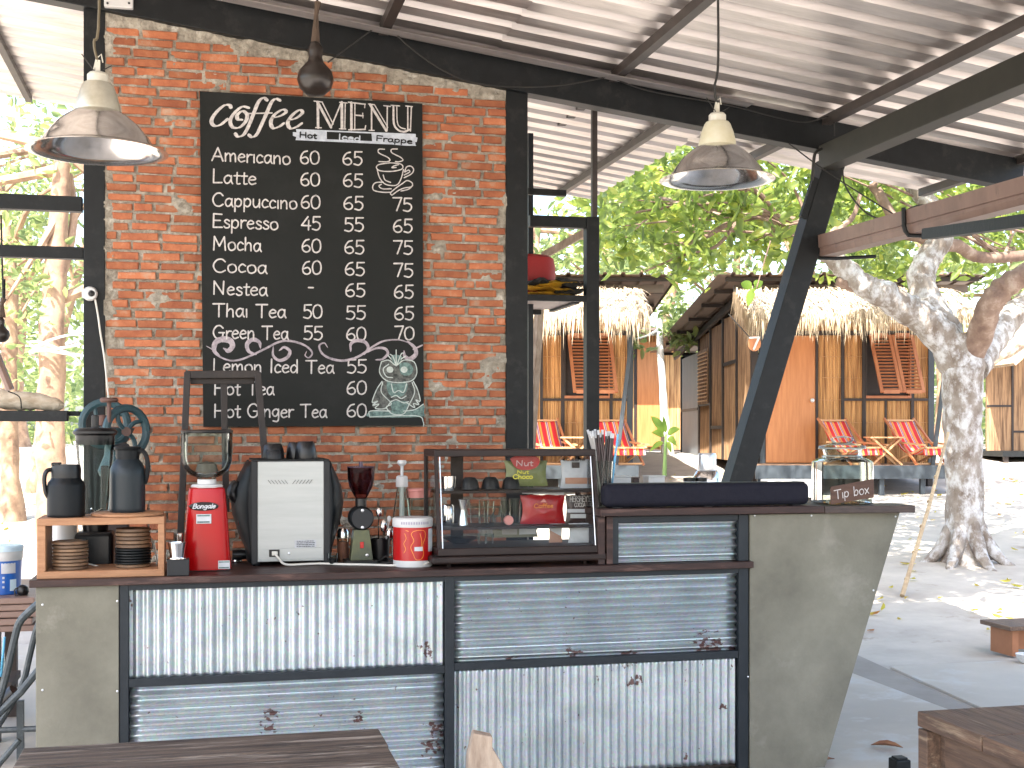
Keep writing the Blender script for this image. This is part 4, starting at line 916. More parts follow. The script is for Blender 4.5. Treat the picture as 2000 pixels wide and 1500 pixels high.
label_plate(p+Vector((-6,-33.8,101))*k, 28*k, 18*k, paper, t, lines=2, im=chalk_teal, tilt=.09); label_plate(p+Vector((32,-37.5,12))*k, 22*k, 16*k, paper, t, lines=2, im=chalk_teal, tilt=.05)
# dark wooden easel frame leaning behind the grinder
e = thing('wooden_frame_stand', 'tall dark wooden frame stand leaning behind the red grinder and the menu board edge', 'stand', PY(430,1100,6.25))
q = lambda x, y, Y=6.1: PY(x, y, Y)
rt = mat('worn dark timber', (.028,.019,.015), (.014,.010,.009), 8, rough=.6, stretch=(4,4,1))
MB().beam(q(366,728), q(352,1060,6.0), .03, .04, up=(0,1,0)).build('leg', rt, e, bevel=.003)
MB().beam(q(503,728), q(532,1060,6.0), .03, .04, up=(0,1,0)).build('leg', rt, e, bevel=.003)
MB().beam(q(362,732), q(507,731), .034, .036).build('top_rail', rt, e, bevel=.003)
MB().beam(q(372,744,6.13), q(497,744,6.13), .02, .03).build('lower_rail', rt, e, bevel=.003)
MB().beam(q(437,745,6.14), q(442,1000,6.14), .03, .032, up=(0,1,0)).build('slat', rt, e, bevel=.003)
for x in (350,534): a = q(x,1058,6.0); MB().box((a.x-.02,5.98,0),(a.x+.02,6.02,a.z+.02)).build('leg', rt, e)
# espresso machine (seen from the back)
p, k = on(570, 1104); p.y += .0
t = thing('espresso_machine', 'espresso machine with silver back panel and bulging black sides', 'espresso machine', p)
MB().box(tuple(p+Vector((-66,-4,8))*k), tuple(p+Vector((62,0,203))*k)).build('back_panel', silver, t, bevel=.003)
MB().box(tuple(p+Vector((-65,-5.5,12))*k), tuple(p+Vector((61,-3.9,34))*k)).build('lower_strip', silver, t, bevel=.001)
def sidep(sg, x0, bulge):
    mb = MB(); Zs = [6,30,60,95,120,150,180,203]; bl = [8,12,28,42,46,40,24,6]; out = []
    front = [p+Vector((x0, -5, z))*k for z in Zs]
    vs = []; cols = 7
    for j in range(cols):
        y = [-5,0,25,70,120,150,158][j]; am = [.0,.25,.75,1,.9,.6,0][j]
        for z, b_ in zip(Zs, bl): vs.append(p+Vector((x0+sg*(11+b_*bulge*am), y, z))*k)
    m = len(Zs); fs = [(j*m+i, j*m+i+1, (j+1)*m+i+1, (j+1)*m+i) for j in range(cols-1) for i in range(m-1)]
    mb.add(vs, fs); mb.build('side_shell', matte_black, t, smooth=True, solid=.004)
    MB().box(tuple(p+Vector((min(x0,x0+sg*12),-6,4))*k), tuple(p+Vector((max(x0,x0+sg*12),6,204))*k)).build('side_frame', grey_pl, t, bevel=.004)
sidep(-1, -66, .8); sidep(1, 62, .75)
MB().box(tuple(p+Vector((-64,2,6))*k), tuple(p+Vector((60,150,196))*k)).build('body', grey_pl, t, bevel=.006)
MB().box(tuple(p+Vector((-76,-4,203))*k), tuple(p+Vector((72,155,207))*k)).build('cup_tray', black_steel, t, bevel=.002)
for x in (-68,64): MB().lathe(prof([(7,0),(8,2),(8,8),(0,8)],k), p+Vector((x,6,0))*k, 14).build('foot', black_pl, t, smooth=True)
MB().tube(smoothp([p+Vector(v)*k for v in ((-88,60,150),(-102,50,158),(-112,45,145),(-108,42,130),(-92,50,122))],5), [6*k]*6+[11*k]*8+[9*k]*6+[8*k], 10).build('steam_knob', black_pl, t, smooth=True)
MB().lathe(prof([(0,-10),(8,-10),(11,0),(8,10),(0,10)],k), p+Vector((88,45,82))*k, 14, tilt=Matrix.Rotation(math.radians(90),3,'Y')).build('side_knob', black_pl, t, smooth=True)
MB().tube(smoothp([p+Vector(v)*k for v in ((-84,30,95),(-98,30,92),(-100,30,80),(-92,30,72))],5), 2.2*k, 8).build('steam_wand', chrome, t, smooth=True)
for sx_, sl_ in ((-45,1),(2,-1)):
    for i in range(6):
        c = p+Vector((sx_+i*6.4+2,-4.6,163))*k; MB().beam(c+Vector((-sl_*3,0,4))*k, c+Vector((sl_*3,0,-4))*k, 2.3*k, .7*k, up=(1,0,0)).build('vent_slot', black_pl, t)
label_plate(p+Vector((26,-4.4,42))*k, 42*k, 15*k, mat('silver label',(.48,.5,.53),None,20,rough=.5), t, name='rating_plate', lines=4, tilt=0)
MB().box(tuple(p+Vector((-44,-9,18))*k), tuple(p+Vector((-24,-5.4,32))*k)).build('power_socket', black_pl, t, bevel=.002)
MB().box(tuple(p+Vector((-39,-14,21))*k), tuple(p+Vector((-28,-8.5,29))*k)).build('plug', cable_w, t, bevel=.002)
MB().lathe(prof([(0,0),(2.6,0),(2,1.5),(0,2)],k), p+Vector((-6,-5.6,24))*k, 10, tilt=RX).build('screw', tin_m, t, smooth=True)
o = cable('power_lead', [p+Vector(v)*k for v in ((-34,-13,25),(-28,-16,18),(-18,-16,6),(-5,-15,2.5),(20,-14,3),(45,-12,3),(62,-14,3),(100,-32,2.5),(140,-48,2.5),(190,-76,2.5),(225,-98,3),(258,-92,10),(276,-66,22),(282,-30,34))], 2.3*k, cable_w, 'white power lead running from the espresso machine along the counter to the red tin')
# cups on the machine
def cup(px, py, r, h, Y, lab, m=black_pl, z=None, hd=None):
    c = PY(px, py, Y); c.z = z if z is not None else c.z; k = dep(c)/F; t = thing('coffee_cup', lab, 'cup', c, group='cups upside down')
    MB().lathe(prof([(r,0),(r*1.02,h*.1),(r*.95,h*.55),(r*.82,h*.88),(r*.7,h),(0,h)],k), c, 28).build('bowl', m, t, smooth=True)
    if hd: MB().tube(smoothp([c+Vector((hd*r*.85,-r*.3,h*.25))*k, c+Vector((hd*r*1.35,-r*.4,h*.3))*k, c+Vector((hd*r*1.35,-r*.4,h*.65))*k, c+Vector((hd*r*.8,-r*.3,h*.8))*k],4), 2.2*k, 7).build('handle', m, t, smooth=True)
zt_ = p.z+207.3*k
cup(533,900,22,30,p.y+.07,'upside down black cup at the left on top of the espresso machine',z=zt_)
cup(535,900,16,17,p.y+.012,'small dark grey cup in front at the left on the espresso machine',m=grey_pl,z=zt_)
cup(577,900,18,32,p.y+.09,'upside down black cup between the two others on the espresso machine',z=zt_)
cup(597,900,21,34,p.y+.05,'tall upside down black cup at the right on top of the espresso machine',z=zt_)
# dark things between grinder and machine
pq = Vector((PY(474,1080,5.85).x, 5.85, ZL)); kq = dep(pq)/F
t = thing('portafilter', 'black portafilter handle lying between the red grinder and the espresso machine', 'portafilter', pq)
MB().tube([pq+Vector(v)*kq for v in ((-20,0,14),(-4,0,14),(20,0,12))], [9*kq,10*kq,8*kq], 12).build('handle', black_pl, t, smooth=True)
MB().lathe(prof([(14,0),(15,3),(14,6),(0,6)],kq), pq+Vector((-16,-12,0))*kq, 20).build('basket', chrome, t, smooth=True)
# small grinder with smoky hopper
p, k = on(706, 1102)
t = thing('small_coffee_grinder', 'small dark coffee grinder with smoky purple hopper and round face', 'coffee grinder', p)
MB().box(tuple(p+Vector((-30,-8,0))*k), tuple(p+Vector((32,40,8))*k)).build('base', black_pl, t, bevel=.003)
oliv = mat('olive scuffed metal', (.05,.06,.045), (.09,.10,.05), 14, rough=.35, metal=.4)
MB().prism([p+Vector(v)*k for v in ((-22,-6,8),(22,-6,8),(15,-6,68),(-15,-6,68))], (0,34*k,0)).build('lower_body', oliv, t, bevel=.002)
MB().lathe(prof([(0,-9),(20,-9),(23,-6),(24,0),(24,30),(0,30)],k), p+Vector((0,-2,90))*k, 32, tilt=RX@Matrix.Diagonal((1,1,-1))).build('burr_housing', matte_black, t, smooth=True)
MB().lathe(prof([(0,0),(20,0),(20,3),(0,3)],k), p+Vector((0,-12,90))*k, 32, tilt=RX).build('face_plate', grey_pl, t, smooth=True)
for z in (106,73): MB().lathe(prof([(0,0),(3,0),(3,2),(0,3)],k), p+Vector((0,-15,z))*k, 12, tilt=RX).build('thumb_screw', tin_m, t, smooth=True)
MB().lathe(prof([(11,112),(11,128),(0,128)],k), p+Vector((0,8,0))*k, 20).build('throat', black_pl, t, smooth=True)
MB().open_lathe(prof([(10,128),(14,134),(23,152),(26,166),(27,190),(26,190),(25,166),(13,136)],k), p+Vector((0,8,0))*k, 28).build('hopper', purple_gl, t, smooth=True)
MB().lathe(prof([(27,189),(27.5,191),(0,193)],k), p+Vector((0,8,0))*k, 28).lathe(prof([(4,192),(4,200),(0,201)],k), p+Vector((0,8,0))*k, 12).build('hopper_lid', mat('smoky lid',(.06,.04,.07),None,8,rough=.2), t, smooth=True)
MB().box(tuple(p+Vector((-3.5,-8,32))*k), tuple(p+Vector((3.5,-5.8,44))*k)).build('red_switch', red_enamel, t, bevel=.001)
MB().lathe(prof([(0,0),(3,0),(3,2),(0,3)],k), p+Vector((10,-6.5,18))*k, 12, tilt=RX).build('screw', tin_m, t, smooth=True)
cable('power_lead', [p+Vector(v)*k for v in ((36,10,4),(48,4,14),(54,2,10),(62,0,3),(54,4,1.5),(40,6,2))], 1.8*k, wire_m, 'short black lead curled at the right foot of the small grinder')
# shaker
pq = Vector((PY(670,1090,5.72).x, 5.72, ZL)); kq = dep(pq)/F
t = thing('spice_shaker', 'small glass shaker with steel top and dark contents by the espresso machine', 'shaker', pq)
MB().lathe(prof([(10,0),(11,2),(11,40),(0,40)],kq), pq, 20).build('contents', mat('cinnamon', (.2,.08,.05), None, 20, rough=.9), t, smooth=True)
MB().open_lathe(prof([(11.5,0),(11.5,50),(10.5,50),(11.1,0)],kq), pq, 20).build('jar', glass, t, smooth=True)
MB().lathe(prof([(11.5,48),(11.5,60),(8,66),(0,67)],kq), pq, 20).build('top', chrome, t, smooth=True)
pq = Vector((PY(650,1100,5.6).x, 5.6, ZL)); kq = dep(pq)/F
t = thing('espresso_glass', 'small glass with dark contents right of the espresso machine foot', 'glass', pq)
MB().open_lathe(prof([(7,0),(10,24),(9,24),(6,2)],kq), pq, 20).build('wall', glass, t, smooth=True)
MB().lathe(prof([(0,3),(7,3),(8,14),(0,14)],kq), pq, 16).build('coffee', black_pl, t, smooth=True)
# spoon cup
p2 = Vector((PY(742,1085,5.68).x, 5.68, ZL)); k2 = dep(p2)/F
t = thing('spoon_holder', 'black cup holding bar spoons behind the small grinder', 'cup', p2)
MB().open_lathe(prof([(17,0),(20,46),(18.5,46),(16,2)],k2), p2, 24).lathe(prof([(0,0),(16.5,0),(16.5,2),(0,2)],k2), p2, 20).build('cup', black_pl, t, smooth=True)
def spoon(dx0, dx1, h, r, lab, m):
    s = thing('bar_spoon', lab, 'spoon', p2+Vector((dx0,0,3))*k2)
    MB().tube([p2+Vector((dx0,0,4))*k2, p2+Vector((dx1,0,h))*k2], 1.2*k2, 6).build('handle', m, s, smooth=True)
    MB().lathe([(0,-1),(.7,-.7),(1,0),(.75,.75),(0,1)], p2+Vector((dx1,0,h+r))*k2, 16, tilt=Matrix.Diagonal((r*.65*k2, r*.25*k2, r*1.1*k2))).build('bowl', m, s, smooth=True)
spoon(-4,-2,88,9,'upright steel spoon standing highest in the black cup',chrome); spoon(4,8,58,12,'steel spoon with large shiny bowl leaning in the black cup',chrome)
spoon(6,18,78,6,'white tipped spoon leaning right in the black cup',white_pl); spoon(8,20,42,12,'wide steel spoon leaning lowest over the rim of the black cup',chrome)
# red tin, pump bottle, pink-lid jar
p, k = on(806, 1105)
t = thing('red_tin', 'round red printed tin with a white plastic lid beside the glass cabinet', 'tin', p)
MB().lathe(prof([(37,0),(38,1),(38,14)],k), p, 44).build('base_band', white_pl, t, smooth=True)
MB().lathe(prof([(38.2,13),(38.2,78)],k), p, 44).build('body', red_tin, t, smooth=True)
MB().lathe(prof([(38.4,77),(39.5,79),(39.5,92),(37,95),(0,94)],k), p, 44).build('lid', white_pl, t, smooth=True)
def cylmap(R): return lambda u, v: p+Vector((R*math.sin(u/R), -R*math.cos(u/R), v))*k
def cyl_patch(u0, u1, v0, v1, R, m, name, par, pp=None, kk_=None):
    pp = pp or p; kk_ = kk_ or k; n = 8; vs = []
    for i in range(n+1):
        u = u0+(u1-u0)*i/n
        for v in (v0, v1): vs.append(pp+Vector((R*math.sin(u/R), -R*math.cos(u/R), v))*kk_)
    MB().add(vs, [(2*i, 2*i+2, 2*i+3, 2*i+1) for i in range(n)]).build(name, m, par, smooth=True)
cyl_patch(28, 48, 30, 74, 38.6, paper, 'side_label', t); cyl_patch(-3, 14, 32, 40, 38.9, paper, 'price_sticker', t)
I = Ink(); cm = cylmap(38.8)
for L in ([(-5,70),(-9,64),(-4,52),(-10,40),(-5,26),(0,16),(10,16),(16,26),(14,44),(20,58),(18,70),(6,72),(-5,70)], [(-22,66),(-19,56),(-24,46),(-20,36),(-24,28)], [(-14,70),(-20,72)], [(8,66),(12,50),(9,34)]):
    L = smoothp([(a_, b_, 0) for a_, b_ in L], 4)
    for i in range(len(L)-1):
        a_, b_ = L[i], L[i+1]; tt = (b_-a_).normalized(); nq = Vector((-tt.y, tt.x, 0))*.6
        I.add([cm(a_.x+nq.x,a_.y+nq.y), cm(a_.x-nq.x,a_.y-nq.y), cm(b_.x-nq.x,b_.y-nq.y), cm(b_.x+nq.x,b_.y+nq.y)], [(0,1,2,3)])
I.build('gold_figure', gold, t)
I = Ink(); cm2 = cylmap(39.8)
for u in range(-30, 26, 5): I.add([cm2(u,83), cm2(u+3,83), cm2(u+3,88), cm2(u,88)], [(0,1,2,3)])
I.build('lid_print', mat('grey lilac print', (.35,.33,.42), None, 9, rough=.5), t)
p3 = Vector((PY(785,1085,5.86).x, 5.86, ZL)); k3 = dep(p3)/F
t = thing('pump_bottle', 'clear syrup bottle with tall white plastic pump behind the red tin', 'bottle', p3)
MB().open_lathe(prof([(19,0),(20,4),(20,60),(17,90),(9,140),(9,146),(8,146),(8,140),(16,90),(19,60)],k3), p3, 28).build('bottle', glass, t, smooth=True)
MB().lathe(prof([(12,138),(12,150),(11,158),(8,160),(0,160)],k3), p3, 20).build('pump_collar', white_pl, t, smooth=True)
MB().lathe(prof([(3,158),(3,178),(8,182),(9,186),(8,190),(0,190)],k3), p3, 16).build('pump_head', white_pl, t, smooth=True)
MB().tube([p3+Vector((0,0,10))*k3, p3+Vector((0,0,140))*k3], 5*k3, 10).build('pump_tube', white_pl, t, smooth=True)
p3 = Vector((PY(815,1085,5.87).x, 5.87, ZL)); k3 = dep(p3)/F
t = thing('glass_jar', 'slim glass jar with pink lid behind the red tin', 'jar', p3)
MB().open_lathe(prof([(17,0),(18,2),(18,122),(16.5,122),(16.5,2)],k3), p3, 24).build('jar', glass, t, smooth=True)
MB().lathe(prof([(18.5,116),(18.5,128),(20,129),(20,134),(0,135)],k3), p3, 24).build('lid', pink_pl, t, smooth=True)

# ================================================================ GLASS CABINET
yb, yk = YC+.02, YC+.36; ytop = YC+.10
xL, xR = PY(858,1090,yb).x, PY(1170,1085,yb).x; zb0 = ZL
cabn = thing('display_cabinet', 'dark wooden glass fronted display cabinet full of packets and glasses on the counter', 'display cabinet', ((xL+xR)/2, yb, ZL))
kb = 5.5/F; zt0 = PY(1000,878,ytop).z; xTL, xTR = PY(857,885,ytop).x, PY(1155,880,ytop).x
xTR = xR-.0
for x in (xL+.05, xR-.05):
    for y in (yb+.05, yk-.04): MB().lathe([(.008,0),(.012,.018),(0,.018)], (x,y,ZL), 8).build('foot', cab_wood, cabn)
MB().box((xL-.035, yb-.012, ZL+.018), (xR+.035, yk+.01, ZL+.05)).build('plinth', cab_wood, cabn, bevel=.01, seg=3)
MB().box((xL-.005, yb, ZL+.052), (xR+.012, yk, ZL+.084)).build('bottom_rail', cab_wood, cabn, bevel=.004)
MB().box((xL-.008, ytop-.008, zt0-.03), (xR+.008, yk, zt0)).build('top_board', cab_wood, cabn, bevel=.004)
fb, ft = Vector((0, yb+.006, ZL+.084)), Vector((0, ytop, zt0-.03))
for x in (xL, xR):
    MB().beam(fb+Vector((x,0,0)), ft+Vector((x,0,0)), .014, .016, up=(0,1,0)).build('front_stile', cab_wood, cabn)
    MB().box((x-.008, yk-.02, ZL+.066), (x+.008, yk, zt0-.03)).build('rear_stile', cab_wood, cabn)
    MB().prism([Vector((x-.001,yb+.02,ZL+.067)), Vector((x-.001,yk-.02,ZL+.067)), Vector((x-.001,yk-.02,zt0-.031)), Vector((x-.001,ytop+.015,zt0-.031))], (.002,0,0)).build('side_pane', pane_gl, cabn)
a, b = fb+Vector((0,.004,0)), ft+Vector((0,.004,0))
MB().prism([Vector((xL+.008,a.y,a.z)), Vector((xR-.008,a.y,a.z)), Vector((xR-.008,b.y,b.z)), Vector((xL+.008,b.y,b.z))], (0,.002,0)).build('front_pane', pane_gl, cabn)
zs1 = PY(1000,1024,yb+.2).z; zs2 = PY(1000,955,yb+.2).z
for z in (zs1, zs2): MB().box((xL+.006, ytop+.0, z-.012), (xR-.006, yk-.004, z)).build('shelf', cab_wood, cabn, bevel=.001)
MB().box((xL+.16*(xR-xL), yk-.012, ZL+.066), (xL+.24*(xR-xL), yk-.003, zt0-.03)).build('back_slat', cab_wood, cabn)
for x_ in (xL+.016, xR-.014): MB().tube([Vector((x_,a.y-.004,a.z)), Vector((x_,b.y-.004,b.z))], .0025, 6).build('edge_bead', tin_m, cabn, smooth=True)
I = Ink()
# contents
yi = ytop+.12
def bag(name, px0, px1, py0, py1, Y, m, lab, cat='packet', tilt=0, zbase=None, th=.5):
    a = PY(px0, py1, Y); b = PY(px1, py0, Y); w, h = b.x-a.x, b.z-a.z; c = Vector(((a.x+b.x)/2, Y, zbase if zbase is not None else a.z))
    t = thing(name, lab, cat, c); n, mm = 14, 12; vs = []
    for s in (-1, 1):
        for j in range(mm+1):
            for i in range(n+1):
                u, v = i/n*2-1, j/mm
                puff = (1-u**4)*(math.sin(math.pi*min(1,v*.9+.08)))**.6*w*.16*th+.002
                pin = 1-.10*math.sin(math.pi*v)+.04*noise.noise(Vector((u*3,v*4,Y*9+px0)))
                x = u*w/2*pin; z = v*h*(1+.05*noise.noise(Vector((u*2.5,2,Y+px0)))+.03*abs(u)**3)
                cr = .4*puff*noise.noise(Vector((u*4,v*4,px0)))+.15*puff*noise.noise(Vector((u*11,v*9,px0)))
                vs.append((c.x+x*math.cos(tilt)-(z-h/2)*math.sin(tilt)*0, Y+s*(puff+cr), c.z+z+x*math.sin(tilt)))
    q = n+1; off = q*(mm+1); fs = [(j*q+i, j*q+i+1, (j+1)*q+i+1, (j+1)*q+i) for j in range(mm) for i in range(n)]; fs += [tuple(off+i_ for i_ in reversed(f)) for f in fs[:]]
    MB().add(vs, fs).build('pouch', m, t, smooth=True); return t, c, w, h, w*.16*th*1.2
def flat(parent, name, m, pts, y):                      # flat print on the bag front, pts in photo pixels
    I = Ink(); I.cnt = 2; I.fill(pts, lambda a_, b_: Vector((PY(a_,b_,y).x, y, PY(a_,b_,y).z)), (0,-1,0), smooth=len(pts) > 4); I.build(name, m, parent)
def words(parent, txt, x0, x1, bl, cap, wd, y, m, name='lettering'):
    I = Ink(); a_ = PY(x0, bl, y); b_ = PY(x1, bl, y); kk = dep(a_)/F; text(I, txt, a_, (1,0,0), (0,0,1), (0,-1,0), b_.x-a_.x, cap*kk, wd*kk); I.build(name, m, parent)
t, c, w_, h_, pf = bag('snack_packet', 984, 1070, 889, 938, yi, green_bag, 'olive green packet with a red patch on the top shelf of the cabinet', zbase=zs2+.012)
yF = c.y-pf-.006
flat(t, 'red_patch', red_bag, [(996,896),(1008,891),(1045,891),(1054,900),(1048,912),(1030,918),(1008,914)], yF); words(t, 'Nut', 1008, 1040, 910, 10, 1.8, yF-.002, mat('pale pink ink',(.7,.5,.5),None,9,rough=.6)); words(t, 'Choco', 1002, 1040, 935, 8, 2, yF-.002, yellow_pr); words(t, 'Nut', 1010, 1032, 925, 6, 1.6, yF-.002, yellow_pr)
t, c, w_, h_, pf = bag('milk_powder_packet', 1094, 1149, 890, 945, yi-.01, grey_bag, 'pale grey packet with a dark emblem at the right of the top cabinet shelf', zbase=zs2+.001)
yF = c.y-pf-.004
flat(t, 'emblem', choc_bag, [(1117,903),(1132,903),(1132,914),(1117,914)], yF); flat(t, 'tan_band', tan_print, [(1104,933),(1147,933),(1147,945),(1104,945)], yF); words(t, 'Quaterhill', 1106, 1142, 900, 6, 1.2, yF-.001, choc_bag)
t, c, w_, h_, pf = bag('coffee_packet', 1016, 1104, 956, 1013, yi-.01, red_bag, 'shiny red packet with pale top edge on the middle cabinet shelf', zbase=zs1+.001)
yF = c.y-pf-.004
flat(t, 'pale_edge', grey_bag, [(1018,957),(1103,959),(1101,967),(1020,964)], yF); flat(t, 'pink_seal', pink_pl, [(1062,974),(1068,981),(1055,981)], yF); words(t, 'Coffee', 1043, 1080, 992, 8, 1.5, yF-.001, gold)
t, c, w_, h_, pf = bag('cocoa_packet', 1104, 1158, 958, 1014, yi-.01, choc_bag, 'dark brown cocoa packet lettered in white on the middle cabinet shelf', zbase=zs1+.001, th=.35)
yF = c.y-pf-.005
words(t, "HERSHEY'S", 1113, 1152, 980, 11, 1.3, yF, chalk); words(t, 'COCOA', 1122, 1143, 990, 8, 1.2, yF, chalk); flat(t, 'silver_band', grey_bag, [(1108,994),(1156,994),(1156,1001),(1108,1001)], yF); flat(t, 'white_sticker', paper, [(1114,1004),(1156,1004),(1156,1012),(1114,1012)], yF)
zc0 = ZL+.085
t, c, w_, h_, pf = bag('paper_packet', 1110, 1161, 1026, 1064, yi-.06, paper, 'white packet standing at the bottom right of the glass cabinet', zbase=zc0, th=.4)
t, c, w_, h_, pf = bag('brown_carton', 1072, 1098, 1022, 1058, yi-.03, tan_print, 'brown and white carton on the cabinet floor left of the white packet', cat='carton', zbase=zc0, th=.25)
flat(t, 'white_flap', paper, [(1073,1023),(1098,1023),(1097,1048),(1075,1036)], c.y-pf-.006)
t, c, w_, h_, pf = bag('clear_tray', 958, 1052, 1026, 1047, yi+.05, mat('olive clear plastic',(.25,.24,.17),(.2,.19,.14),6,rough=.25), 'clear olive plastic box lying on the cabinet floor', cat='plastic box', zbase=zc0+.02, th=.3)
flat(t, 'tray_label', mat('faded label',(.45,.42,.38),None,9,rough=.5), [(980,1026),(1010,1026),(1010,1044),(980,1044)], c.y-pf-.006)
flat(t, 'tray_label', paper, [(1014,1026),(1048,1026),(1046,1043),(1014,1044)], c.y-pf-.007)
def ccup(px, r, h, z, lab, m, Y=yi, name='small_cup', cat='cup', grp=None, pf_=None, glassy=False):
    c = Vector((PY(px, 1000, Y).x, Y, z+.0005)); k = dep(c)/F; t = thing(name, lab, cat, c, group=grp)
    pp_ = pf_ or [(r,0),(r,h*.15),(r*.85,h*.7),(r*.55,h*.97),(0,h)]
    (MB().open_lathe if glassy else MB().lathe)(prof(pp_, k), c, 24).build('body', m, t, smooth=True); return t
for i, (x, l) in enumerate(((918,'left'),(958,'middle'),(998,'right'))): ccup(x, 18, 24, zs2, 'dark grey upside down bowl cup, %s of three on the top cabinet shelf' % l, grey_pl, grp='grey bowl cups')
ccup(876, 14, 26, zs2, 'steel tumbler at the left end of the top cabinet shelf', chrome, name='steel_tumbler', pf_=[(13,0),(14,26),(13,26),(12,24),(0,24)])
ccup(875, 12, 40, zs1, 'ribbed steel canister on the middle cabinet shelf at the left', chrome, name='steel_canister', cat='canister', pf_=[(11,0),(12,2),(12,38),(10,41),(0,42)])
ccup(904, 10, 50, zs1, 'hourglass shaped steel jigger on the middle cabinet shelf', chrome, name='jigger', cat='jigger', pf_=[(10,0),(5,28),(5,31),(10,50),(9,50),(4,32),(0,31)])
ccup(945, 10, 48, zs1, 'ribbed clear glass standing on the middle cabinet shelf', glass, name='tall_glass', cat='glass', glassy=True, pf_=[(8,0),(10,48),(9,48),(7,2)])
ccup(1006, 11, 50, zs1, 'tall clear tumbler beside the red packet in the cabinet', glass, name='tall_glass', cat='glass', glassy=True, pf_=[(9,0),(12,50),(11,50),(8,2)])
ccup(972, 10, 36, zs1, 'clear milk jug in the middle of the cabinet shelf', glass, name='glass_jug', cat='jug', glassy=True, pf_=[(16,0),(15,14),(6,30),(8,36),(7,36),(5,30),(14,14)])
ccup(900, 34, 12, zc0, 'shallow glass bowl on the cabinet floor at the left', glass, name='glass_bowl', cat='bowl', glassy=True, pf_=[(14,0),(36,12),(35,13),(13,1)])
for x_, h_, l_ in ((928,40,'plain clear glass between the jigger and the ribbed glass in the cabinet'),(988,44,'wide clear tumbler behind the pink reel in the cabinet'),(955,44,'slim clear glass next to the ribbed glass in the cabinet')): ccup(x_, 9, h_, zs1, l_, glass, Y=yi+.06, name='tall_glass', cat='glass', glassy=True, pf_=[(9,0),(11,h_),(10,h_),(8,2)])
for x, l in ((942,'left'),(956,'right')): ccup(x, 8, 20, zc0, 'small shot glass, %s one of two on the cabinet floor' % l, glass, Y=yi-.03, name='shot_glass', cat='glass', glassy=True, grp='shot glasses', pf_=[(7,0),(9,20),(8,20),(6,2)])
c = Vector((PY(988,1000,yi).x, yi-.05, zs1)); MB().lathe([(0,-.012),(.02,-.012),(.022,0),(.02,.012),(0,.012)], c+Vector((0,0,.022)), 20, tilt=RX).build('pink_reel', pink_pl); tag(bpy.data.objects['pink_reel'], 'small pink round tape reel on the middle cabinet shelf beside the red packet', 'tape')
bpy.data.objects['pink_reel'].name = 'tape_reel'

# ================================================================ ON THE BAR
# straws in a glass
p = Vector((PY(1180,945,YC+.12).x, YC+.12, ZU)); k = dep(p)/F
t = thing('straw_glass', 'clear glass holding drinking straws at the left end of the bar', 'glass', p)
MB().open_lathe(prof([(15,0),(20,90),(19,90),(14,2)],k), p, 24).build('glass_wall', glass, t, smooth=True)
st_m = [mat('dark brown straw',(.06,.035,.035),None,9,rough=.4), mat('black straw',(.02,.018,.02),None,9,rough=.4), mat('clear straw',(.4,.38,.36),None,9,rough=.3), mat('sky blue straw',(.12,.42,.68),None,9,rough=.4)]
for i in range(26):
    a = random.uniform(0, 6.28); r0 = random.uniform(2,12); u = i/25*2-1; r1 = random.uniform(0,14)
    b0 = p+Vector((r0*math.cos(a), r0*math.sin(a), 2))*k; L = random.uniform(136,148)
    if i == 25: tp = p+Vector((26,-6,L-6))*k; b0 = p+Vector((8,-8,2))*k; mm = st_m[3]; lab = 'sky blue drinking straw at the right in the glass'; g_ = None
    elif i == 24: tp = p+Vector((29,4,L-10))*k; mm = st_m[3]; lab = 'light blue drinking straw leaning farthest right in the glass'; g_ = None
    else: tp = p+Vector((-30+i*2.1, random.uniform(-10,10), L))*k; mm = st_m[2] if i < 6 else st_m[i % 2]; lab = ['dark brown drinking straw among the bundle in the glass','black drinking straw among the bundle in the glass','clear drinking straw at the left of the bundle in the glass'][2 if i < 6 else i % 2]; g_ = 'drinking straws'
    s = thing('drinking_straw', lab, 'straw', b0, group=g_)
    MB().tube([b0, tp], 2.1*k, 6).build('tube', mm, s, smooth=True)
    if i < 24: MB().tube([tp-(tp-b0).normalized()*5*k, tp+(tp-b0).normalized()*4*k], [2.3*k, 2.5*k], 6).build('paper_tip', paper, s, smooth=True)
# long dark sound bar
p, k = on(1384, 991, ZU); a, b = PZ(1171,991,ZU), PZ(1598,989,ZU)
t = thing('sound_bar', 'long dark cloth covered sound bar with rounded ends lying on the bar top', 'speaker', ((a.x+b.x)/2, YC+.02, ZU))
hh = 45*k; y0_ = YC-.0
MB().box((a.x, y0_, ZU+.003), (b.x, y0_+.09, ZU+.003+hh)).build('grille', bar_cloth, t, bevel=.028, seg=5)
MB().box((a.x+.015, y0_+.02, ZU+.004+hh-.002), (b.x-.015, y0_+.085, ZU+.004+hh+.002)).build('top_strip', grey_pl, t, bevel=.001)
for x in (a.x+.06, b.x-.06, (a.x+b.x)/2): MB().box((x-.02,y0_+.02,ZU),(x+.02,y0_+.07,ZU+.004)).build('foot', black_pl, t)
